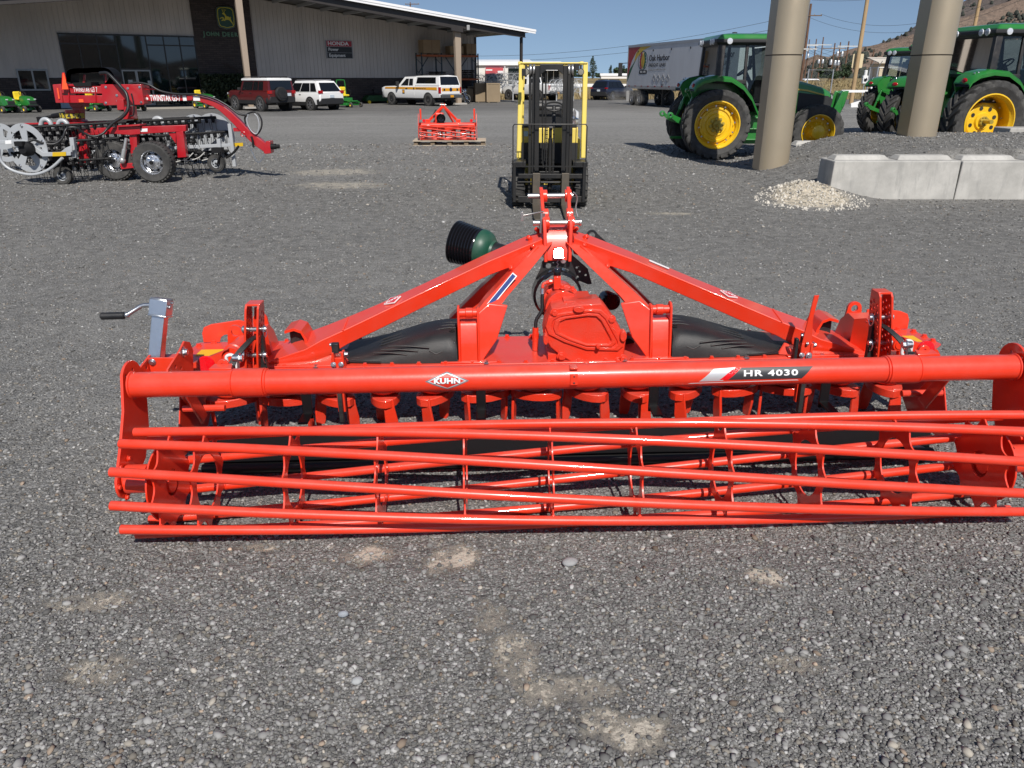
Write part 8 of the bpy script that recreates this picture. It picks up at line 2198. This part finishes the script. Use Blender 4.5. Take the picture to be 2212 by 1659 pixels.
for k in range(6): tine_bar(cL, rL, cR, rR, R(75 + 60 * k), seed=k)
for k in range(6): tine_bar(cL2, rL2, cR2, rR2, R(45 + 60 * k), seed=10 + k, ntine=24)
# grey sub-frame
b = MB()
flat(b, [(-40, 1112), (170, 1106), (205, 1112), (345, 1208), (560, 1202), (560, 1232), (335, 1240), (190, 1140), (-40, 1140)], -.42, .08)
flat(b, [(545, 1090), (580, 1090), (600, 1250), (570, 1250)], -.1, .08); flat(b, [(470, 1210), (520, 1170), (570, 1150), (570, 1205)], -.2, .02)
flat(b, [(700, 1192), (900, 1186), (1480, 1152), (1920, 1132), (1922, 1158), (1480, 1178), (900, 1215), (700, 1218)], .9, .07)
flat(b, [(1300, 1040), (1325, 1040), (1345, 1165), (1322, 1170)], .9, .07); flat(b, [(1800, 980), (1828, 978), (1868, 1318), (1842, 1320)], .78, .06); flat(b, [(1712, 1100), (1742, 1098), (1750, 1180), (1722, 1182)], .85, .07)
flat(b, [(620, 1175), (700, 1190), (700, 1240), (620, 1235)], .5, .06)
b.build("subframe", RKG, RA, 0, bevel=.006)
b = MB(); flat(b, [(415, 1206), (522, 1203), (522, 1234), (415, 1238)], -.43, .004); flat(b, [(1845, 1133), (1924, 1130), (1925, 1158), (1846, 1161)], .893, .004); b.build("yellow_tip", pm("rake_yellow", (.62, .40, .01), .5), RA, 0)
b = MB(); flat(b, [(40, 1113), (90, 1110), (92, 1138), (42, 1140)], -.43, .004); flat(b, [(1110, 1020), (1168, 1017), (1168, 1042), (1112, 1044)], .244, .004); b.build("decal", WHITE, RA, 0)
def hoop(name, pts, dY, r_, mat, dY2=None, seg=8):
    n = len(pts); P = [A(x, y, dY if dY2 is None else lerp(dY, dY2, i / (n - 1))) for i, (x, y) in enumerate(pts)]
    b = MB(); b.tube(spline(P, 6), r_, seg); return b.build(name, mat, RA, 50)
hoop("guard_hoop", [(-10, 1180), (10, 1275), (90, 1345), (230, 1382), (340, 1365), (420, 1320), (495, 1250)], -.5, .027, RKG)
for i, x in enumerate((560, 1390, 1480, 1600)): hoop("stripper_hoop", [(x + 190, 1275 - i * 8), (x + 130, 1300 - i * 10), (x + 60, 1345 - i * 14), (x, 1340 - i * 12)] if i == 0 else [(x + 140, 1215 - 4 * i), (x + 90, 1262 - 6 * i), (x, 1290 - 6 * i)], .2 + .2 * i, .010, pm("hoop_pale", (.55, .55, .52), .4) if i == 0 else bpy.data.materials["hoop_pale"])
for x, y in ((365, 960), (500, 970), (1255, 950)): hoop("bearing_arch", [(x - 42, y + 35), (x - 30, y - 5), (x, y - 14), (x + 32, y + 8), (x + 48, y + 55)], .9, .045, RKG)
# motors, hoses, cable chain, stand chain
b = MB(); c = A(205, 1180, -.5); b.lathe([(.05, 0), (.13, .02), (.13, .12), (.10, .16), (.07, .2)], c + Vector((0, .1, 0)), (0, -1, 0), 18); b.box(c + Vector((-.03, -.1, .10)), (.14, .1, .08)); b.build("drive_motor", RKB, RA, 35)
hoop("hydraulic_hose", [(225, 1120), (270, 1108), (340, 1135), (430, 1140), (490, 1100), (520, 1030), (545, 1010), (610, 1012), (660, 1050), (740, 1080), (810, 1060), (850, 1020)], -.45, .022, HOSE, .2)
hoop("hydraulic_hose", [(850, 1020), (900, 970), (970, 925), (1010, 870), (1015, 810), (1000, 740), (960, 690), (905, 630), (850, 580), (790, 580)], .12, .030, HOSE, .5)
hoop("hydraulic_hose", [(1040, 740), (1055, 800), (1062, 860), (1055, 910), (1030, 920)], .3, .015, HOSE)
hoop("hydraulic_hose", [(1020, 665), (1090, 655), (1180, 672), (1270, 720), (1400, 745), (1560, 748), (1690, 778), (1800, 835), (1890, 900), (1960, 915)], .66, .020, HOSE)
hoop("hydraulic_hose", [(1945, 985), (1940, 930), (1975, 895), (2030, 890), (2068, 940), (2072, 1000), (2045, 1055), (1985, 1085), (1950, 1060)], .72, .016, HOSE)
hoop("hydraulic_hose", [(1965, 905), (1955, 960), (1985, 1030), (2030, 1060), (2052, 1000), (2040, 930), (2015, 900)], .66, .010, RKG)
hoop("hydraulic_hose", [(1890, 1155), (1870, 1185), (1830, 1225), (1790, 1250)], .7, .022, RKB)
b = MB(); P = [A(x, y, .8) for x, y in ((575, 640), (580, 580), (620, 562), (700, 560), (790, 555), (860, 556), (900, 580), (915, 620), (880, 670))]
SP = spline(P, 7)
for i, p in enumerate(SP):
    d = (SP[min(i + 1, len(SP) - 1)] - SP[max(i - 1, 0)]).normalized(); M_ = Matrix.Rotation(-math.atan2(d.z, d.x), 3, 'Y'); b.box(p, (.085, .30, .085), M_)
flat(b, [(570, 655), (720, 650), (722, 682), (590, 684)], .7, .3)
b.build("cable_chain", RKB, RA, 0)
b = MB(); Q = spline([A(1935, 1070, .6), A(1955, 1130, .6), A(1985, 1180, .6), (A(2035, 1282, .6)), A(2075, 1262, .6), A(2098, 1215, .6)], 8)
for i in range(len(Q) - 1): b.bar(Q[i], Q[i].lerp(Q[i + 1], .8), .02, .012 if i % 2 else .026)
b.build("safety_chain", ZINC, RA, 0)
b = MB(); b.tube([A(1925 + 18 * math.cos(a), 1062 + 18 * math.sin(a), .62) for a in [6.283 * k / 14 for k in range(14)]], .010, 6, closed=True); b.build("lift_ring", RKR, RA, 40)
hoop("control_cable", [(1990, 1080), (2000, 1110), (2005, 1150), (2010, 1168)], .64, .022, RKB)
b = MB(); c = A(630, 1282, .2); flat(b, [(622, 1268), (642, 1268), (648, 1320), (636, 1325), (622, 1300)], .2, .04); b.build("drawbar_pin", RKR, RA, 0)
b = MB()
for x, y, dY in ((497, 1310, -.2), (1740, 1240, .5)): c = A(x, y, dY); b.bar(c + Vector((0, 0, .12)), c + Vector((.0, 0, -.14)), .05, .05); b.box(c + Vector((-.02, 0, .12)), (.2, .14, .10)); b.bar(c + Vector((.06, -.09, .1)), c + Vector((-.04, -.09, -.16)), .02, .06, (0, 1, 0))
b.build("caster_fork", RKB, RA, 0)
b = MB(); c = A(420, 920, 1.6); d = A(560, 895, 1.4); b.cyl(c, d, .05, seg=10); b.cyl(A(320, 940, 1.6), A(420, 920, 1.6), .03, seg=8); b.box(A(345, 950, 1.6), (.22, .1, .12)); b.build("drive_shaft", RKB, RA, 40)

# ------------------------------------------------------------------ compact orange harrow on its pallet
gp = G(971, 315); PX = 1763 / gp.y
PL = thing("pallet", "long weathered wooden pallet on the gravel under the small orange harrow", "pallet", (gp.x, gp.y, 0), R(2))
b = MB(); L_ = 2.15
for k in range(7): b.box((0, .0 + k * .17, .135), (L_, .13, .022))
b.build("deck_board", pm("pallet_grey_wood", (.40, .34, .26), .85, var=.25, dscale=6), PL, 0, bevel=.004)
for k in range(5):
    for y in (.03, .5, .98):
        b = MB(); b.box((-L_ / 2 + .09 + k * (L_ - .18) / 4, y, .073), (.12, .10, .10)); b.build("pallet_block", pm("pallet_block_wood", (.2, .15, .10), .9, var=.3, dscale=8) if "pallet_block_wood" not in bpy.data.materials else bpy.data.materials["pallet_block_wood"], PL, 0)
for y in (.03, .5, .98):
    b = MB(); b.box((0, y, .011), (L_, .10, .022)); b.build("bottom_board", bpy.data.materials["pallet_grey_wood"], PL, 0)
c_s = crop(1450, 250, 4.0218)
SH = thing("power_harrow", "small orange-red power harrow with cage roller standing on a wooden pallet", "harrow", (gp.x - .05, gp.y + .15, .147), R(2))
SC = PX * 1.823 * 4.0218
def S(cx, cy): return ((c_s(cx, 0)[0] - 969) / PX, (1200 - cy) / (1853 / gp.y * 1.823 * 4.0218))
hwS = S(1725, 0)[0]
b = MB(); zt = S(0, 955)[1]
b.cyl((-hwS + .03, .12, zt), (hwS - .03, .12, zt), .05, seg=20); b.box((0, .50, .42), (1.70, .34, .10)); b.box((0, .50, .33), (1.62, .26, .12)); b.build("gear_trough", K_RED, SH, 35, bevel=.008)
RC2, R2_ = (.0, .21), .19
rings_ = [-hwS + .05, -.30, .30, hwS - .05]
b = MB()
for x in rings_:
    b.plate([(RC2[0] + .18 * math.cos(R(6 * k)) * (1 - .12 * (1 - abs(math.cos(R(6 * k * 5))))), RC2[1] + .18 * math.sin(R(6 * k)) * (1 - .12 * (1 - abs(math.cos(R(6 * k * 5)))))) for k in range(60)], [circ(RC2[0], RC2[1], .09, 18)], lambda u, v, w: (x + w, u, v), .007)
ro = b.build("cage_roller", K_RED, SH, 30)
for k in range(10):
    b = MB(); b.tube([(x, RC2[0] + R2_ * math.cos(a), RC2[1] + R2_ * math.sin(a)) for x, a in [(-hwS + 2 * hwS * j / 16, R(20 + 36 * k) + R(70) * j / 16) for j in range(17)]], .0165, 8); b.build("roller_bar", K_RED, ro, 50)
for s in (-1, 1):
    b = MB(); b.plate([(-.10, .08), (.12, .02), (.62, .02), (.66, .30), (.40, .50), (.16, .72), (.08, .74), (.02, .60), (-.08, .40)], [], lambda u, v, w: (s * (hwS + .03 + w), u, v), .014); b.box((s * (hwS - .03), .12, .72), (.05, .05, .30)); b.build("side_plate", K_RED, SH, 0, bevel=.004)
    b = MB(); b.lathe([(.045, 0), (.045, .012), (0, .014)], (s * (hwS - .12), .10, S(0, 885)[1]), (0, -1, 0), 20); b.build("reflector", K_REFL, SH, 40)
b = MB(); ax_, az_ = S(1190, 670)
for s in (-1, 1):
    b.bar((ax_ + s * .02, .75, az_), (ax_ + s * .45, .45, .50), .05, .07); b.bar((ax_ + s * .02, .80, az_), (ax_ + s * .30, .8, .45), .05, .06); b.box((ax_ + s * .45, .45, .50), (.14, .10, .14)); b.box((ax_ + s * .04, .78, az_ + .02), (.02, .14, .14))
b.build("mast", K_RED, SH, 0, bevel=.006)
b = MB(); b.cyl((ax_ - .09, .78, az_ + .05), (ax_ + .09, .78, az_ + .05), .014, seg=8); b.build("top_link_pin", STEEL, SH, 40)
b = MB(); gx, gz_ = S(1165, 850); b.box((gx - .06, .50, gz_ - .02), (.26, .3, .34)); b.build("gearbox", K_CAST, SH, 0, bevel=.04)
b = MB(); b.lathe([(.105, .14), (.125, .0), (.135, -.12), (.122, -.125), (.09, -.02), (0, 0)], (gx, .24, gz_), (0, 1, 0), 24); b.cyl((gx, .34, gz_), (gx, .18, gz_), .035, seg=10); b.box((gx, .36, gz_ - .14), (.17, .1, .10)); b.build("shaft_guard", BLK_GLOSS, SH, 40)
b = MB(); p, q = S(1085, 735), S(1020, 840); b.cyl((p[0], .7, p[1]), (q[0], .55, q[1]), .045, seg=14); b.build("document_tube", BLK_MAT, SH, 40)
for k in range(6):
    b = MB(); x = -.72 + .288 * k; b.cyl((x, .50, .30), (x, .50, .20), .08, seg=14); b.box((x - .06, .5, .12), (.05, .02, .2)); b.box((x + .06, .5, .12), (.05, .02, .2)); b.build("tine_rotor", K_CAST, SH, 30)
b = MB(); x0, z0 = S(955, 962); b.prism([(x0 - .055, .066, z0), (x0, .066, z0 - .026), (x0 + .055, .066, z0), (x0, .066, z0 + .026)], (0, -.004, 0)); b.build("maker_badge", WHITE, SH, 0)
x1 = S(1540, 0)[0]; b = MB(); b.prism([(x1 - .20, .066, z0 - .012), (x1 - .12, .066, z0 + .024), (x1 + .13, .066, z0 + .024), (x1 + .10, .066, z0 - .012)], (0, -.004, 0)); b.build("model_decal", GREY_DK, SH, 0)
text("lettering", "KUHN", .03, K_REFL, SH, frame((x0, .060, z0), (1, 0, 0), (0, 0, 1)), bold=.001); text("lettering", "HRB 182", .034, WHITE, SH, frame((x1 + .02, .060, z0 + .006), (1, 0, 0), (0, 0, 1)), bold=.001) if False else None

# ------------------------------------------------------------------ lawn tractors and the zero-turn mower by the shop
MGRN = pm("mower_green", (.02, .17, .03), .3, coat=.5); MYEL = pm("mower_seat_yellow", (.8, .6, .03), .5)
def mower_wheel(t, x, y, r_, w):
    b = MB(); b.lathe([(r_ * .5, -w / 2), (r_ * .9, -w / 2), (r_, -w * .3), (r_, w * .3), (r_ * .9, w / 2), (r_ * .5, w / 2)], (x, y, r_), (0, 1, 0), 22, closed=True); wh = b.build("wheel", RUB, t, 40)
    b = MB(); s = 1 if y > 0 else -1; b.lathe([(r_ * .52, w * .4), (r_ * .45, w * .1), (0, w * .2)], (x, y, r_), (0, s, 0), 18, caps=False); b.build("rim", MYEL, wh, 40)
def lawn_tractor(label, loc, rz):
    t = thing("lawn_tractor", label, "lawn mower", loc, rz, "green lawn tractors lined up before the shop")
    def hr(x, zt, zb, hw): return [(x, -hw, zb), (x, hw, zb), (x, hw, zt - .12), (x, hw * .75, zt - .02), (x, 0, zt), (x, -hw * .75, zt - .02), (x, -hw, zt - .12)]
    b = MB(); b.loft([hr(.42, .92, .42, .27), hr(.8, .90, .40, .27), hr(1.18, .80, .40, .25), hr(1.30, .68, .44, .20)]); hd = b.build("hood", MGRN, t, 35)
    b = MB(); b.box((1.27, 0, .56), (.10, .40, .18)); b.box((1.0, 0, .40), (.75, .5, .1)); b.build("grille", TRIM, hd, 0, bevel=.02)
    for s in (-1, 1):
        b = MB(); b.box((1.24, s * .17, .72), (.10, .12, .06)); b.build("headlight", HEADL, hd, 0, bevel=.02)
    b = MB(); b.loft([[(x, -hw, z0), (x, hw, z0), (x, hw, z1), (x, -hw, z1)] for x, hw, z0, z1 in ((-.38, .42, .35, .60), (-.1, .46, .40, .66), (.25, .44, .32, .5), (.45, .36, .32, .45))]); b.build("fender_deck", MGRN, t, 30, bevel=.04)
    b = MB(); b.box((.0, 0, .72), (.40, .48, .12)); b.box((-.22, 0, .92), (.12, .46, .42)); b.build("seat", MYEL, t, 0, bevel=.06)
    b = MB(); c = Vector((.36, 0, 1.02)); b.tube([c + Vector((-.08 * math.cos(a), .17 * math.sin(a), .12 * math.cos(a))) for a in [6.283 * j / 18 for j in range(18)]], .016, 6, closed=True); b.cyl(c, (.5, 0, .85), .03, seg=8); b.build("steering_wheel", TRIM, t, 40)
    b = MB(); b.lathe([(.40, 0), (.46, .02), (.44, .16), (.25, .18)], (.45, 0, .12), (0, 0, 1), 22); b.box((.45, -.5, .2), (.4, .14, .06)); b.build("mower_deck", MGRN, t, 35)
    for s in (-1, 1): mower_wheel(t, 0 - .05, s * .38, .25, .2); mower_wheel(t, 1.02, s * .40, .19, .15)
    return t
def at_px(px, py, dx=0): g = G(px, py); return (g.x, g.y, 0)
hd_ = R(-32)
m0 = lawn_tractor("green lawn tractor with a yellow seat, fully visible below the small window", at_px(50, 242.5), hd_)
for px, py, lab in ((5, 243.5, "green lawn tractor cut off by the left picture edge"), (203, 240, "green lawn tractor half hidden under the rake's left boom end"), (276, 240, "green lawn tractor hidden behind the rake's tall red post"), (436, 234, "green lawn tractor with a yellow seat standing above the rake's curved drawbar")):
    dup(m0, lab, at_px(px, py), hd_ + R(rnd.uniform(-4, 4)))
g = at_px(745, 231); ZT_ = thing("zero_turn_mower", "small green zero-turn mower with roll bar beside the white family car", "lawn mower", g, R(-42))
b = MB(); b.tube(spline([(-.25, -.36, .5), (-.28, -.36, 1.3), (-.28, -.33, 1.65), (-.28, -.26, 1.72), (-.28, .26, 1.72), (-.28, .33, 1.65), (-.28, .36, 1.3), (-.25, .36, .5)], 4), .035, 8); b.build("roll_bar", MGRN, ZT_, 40)
b = MB(); b.box((.1, 0, .75), (.42, .5, .12)); b.box((-.14, 0, 1.02), (.13, .48, .55)); b.build("seat", MYEL, ZT_, 0, bevel=.06)
b = MB(); b.box((-.1, 0, .5), (.9, .9, .2)); b.box((.75, 0, .40), (.9, .5, .08)); b.box((-.6, 0, .55), (.5, .7, .4)); b.bar((.7, .3, .4), (1.25, .35, .32), .06, .06); b.bar((.7, -.3, .4), (1.25, -.35, .32), .06, .06); b.build("body", MGRN, ZT_, 0, bevel=.05)
b = MB(); b.loft([[(x, -.68, .12), (x, .68, .12), (x, .62, .30), (x, -.62, .30)] for x in (.35, .5, .95, 1.05)]); b.build("mower_deck", MGRN, ZT_, 0, bevel=.03)
b = MB()
for s in (-1, 1): b.tube([(.25, s * .3, .7), (.4, s * .34, 1.05), (.42, s * .1, 1.12)], .016, 6)
b.build("control_lever", TRIM, ZT_, 40)
for s in (-1, 1): mower_wheel(ZT_, -.3, s * .50, .29, .26); mower_wheel(ZT_, 1.25, s * .42, .16, .12)
# green implement in the shade left of the white pickup
g = BP(9.5, 0, .75); t = thing("mower_attachment", "dark green mower attachment in the shade left of the white pickup", "mower deck", g, BA)
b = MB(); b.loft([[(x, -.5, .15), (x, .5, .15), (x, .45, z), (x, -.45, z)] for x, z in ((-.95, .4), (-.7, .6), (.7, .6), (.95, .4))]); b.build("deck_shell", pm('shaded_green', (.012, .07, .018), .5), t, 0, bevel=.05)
b = MB(); b.cyl((-.8, -.55, .12), (-.8, -.65, .12), .12, seg=14); b.cyl((.8, -.55, .12), (.8, -.65, .12), .12, seg=14); b.build("gauge_wheel", MYEL, t, 40)
b = MB(); b.bar((-.9, 0, .8), (.9, 0, .9), .12, .12); b.box((0, 0, .9), (.4, .4, .3)); b.build("frame", TRIM, t, 0)
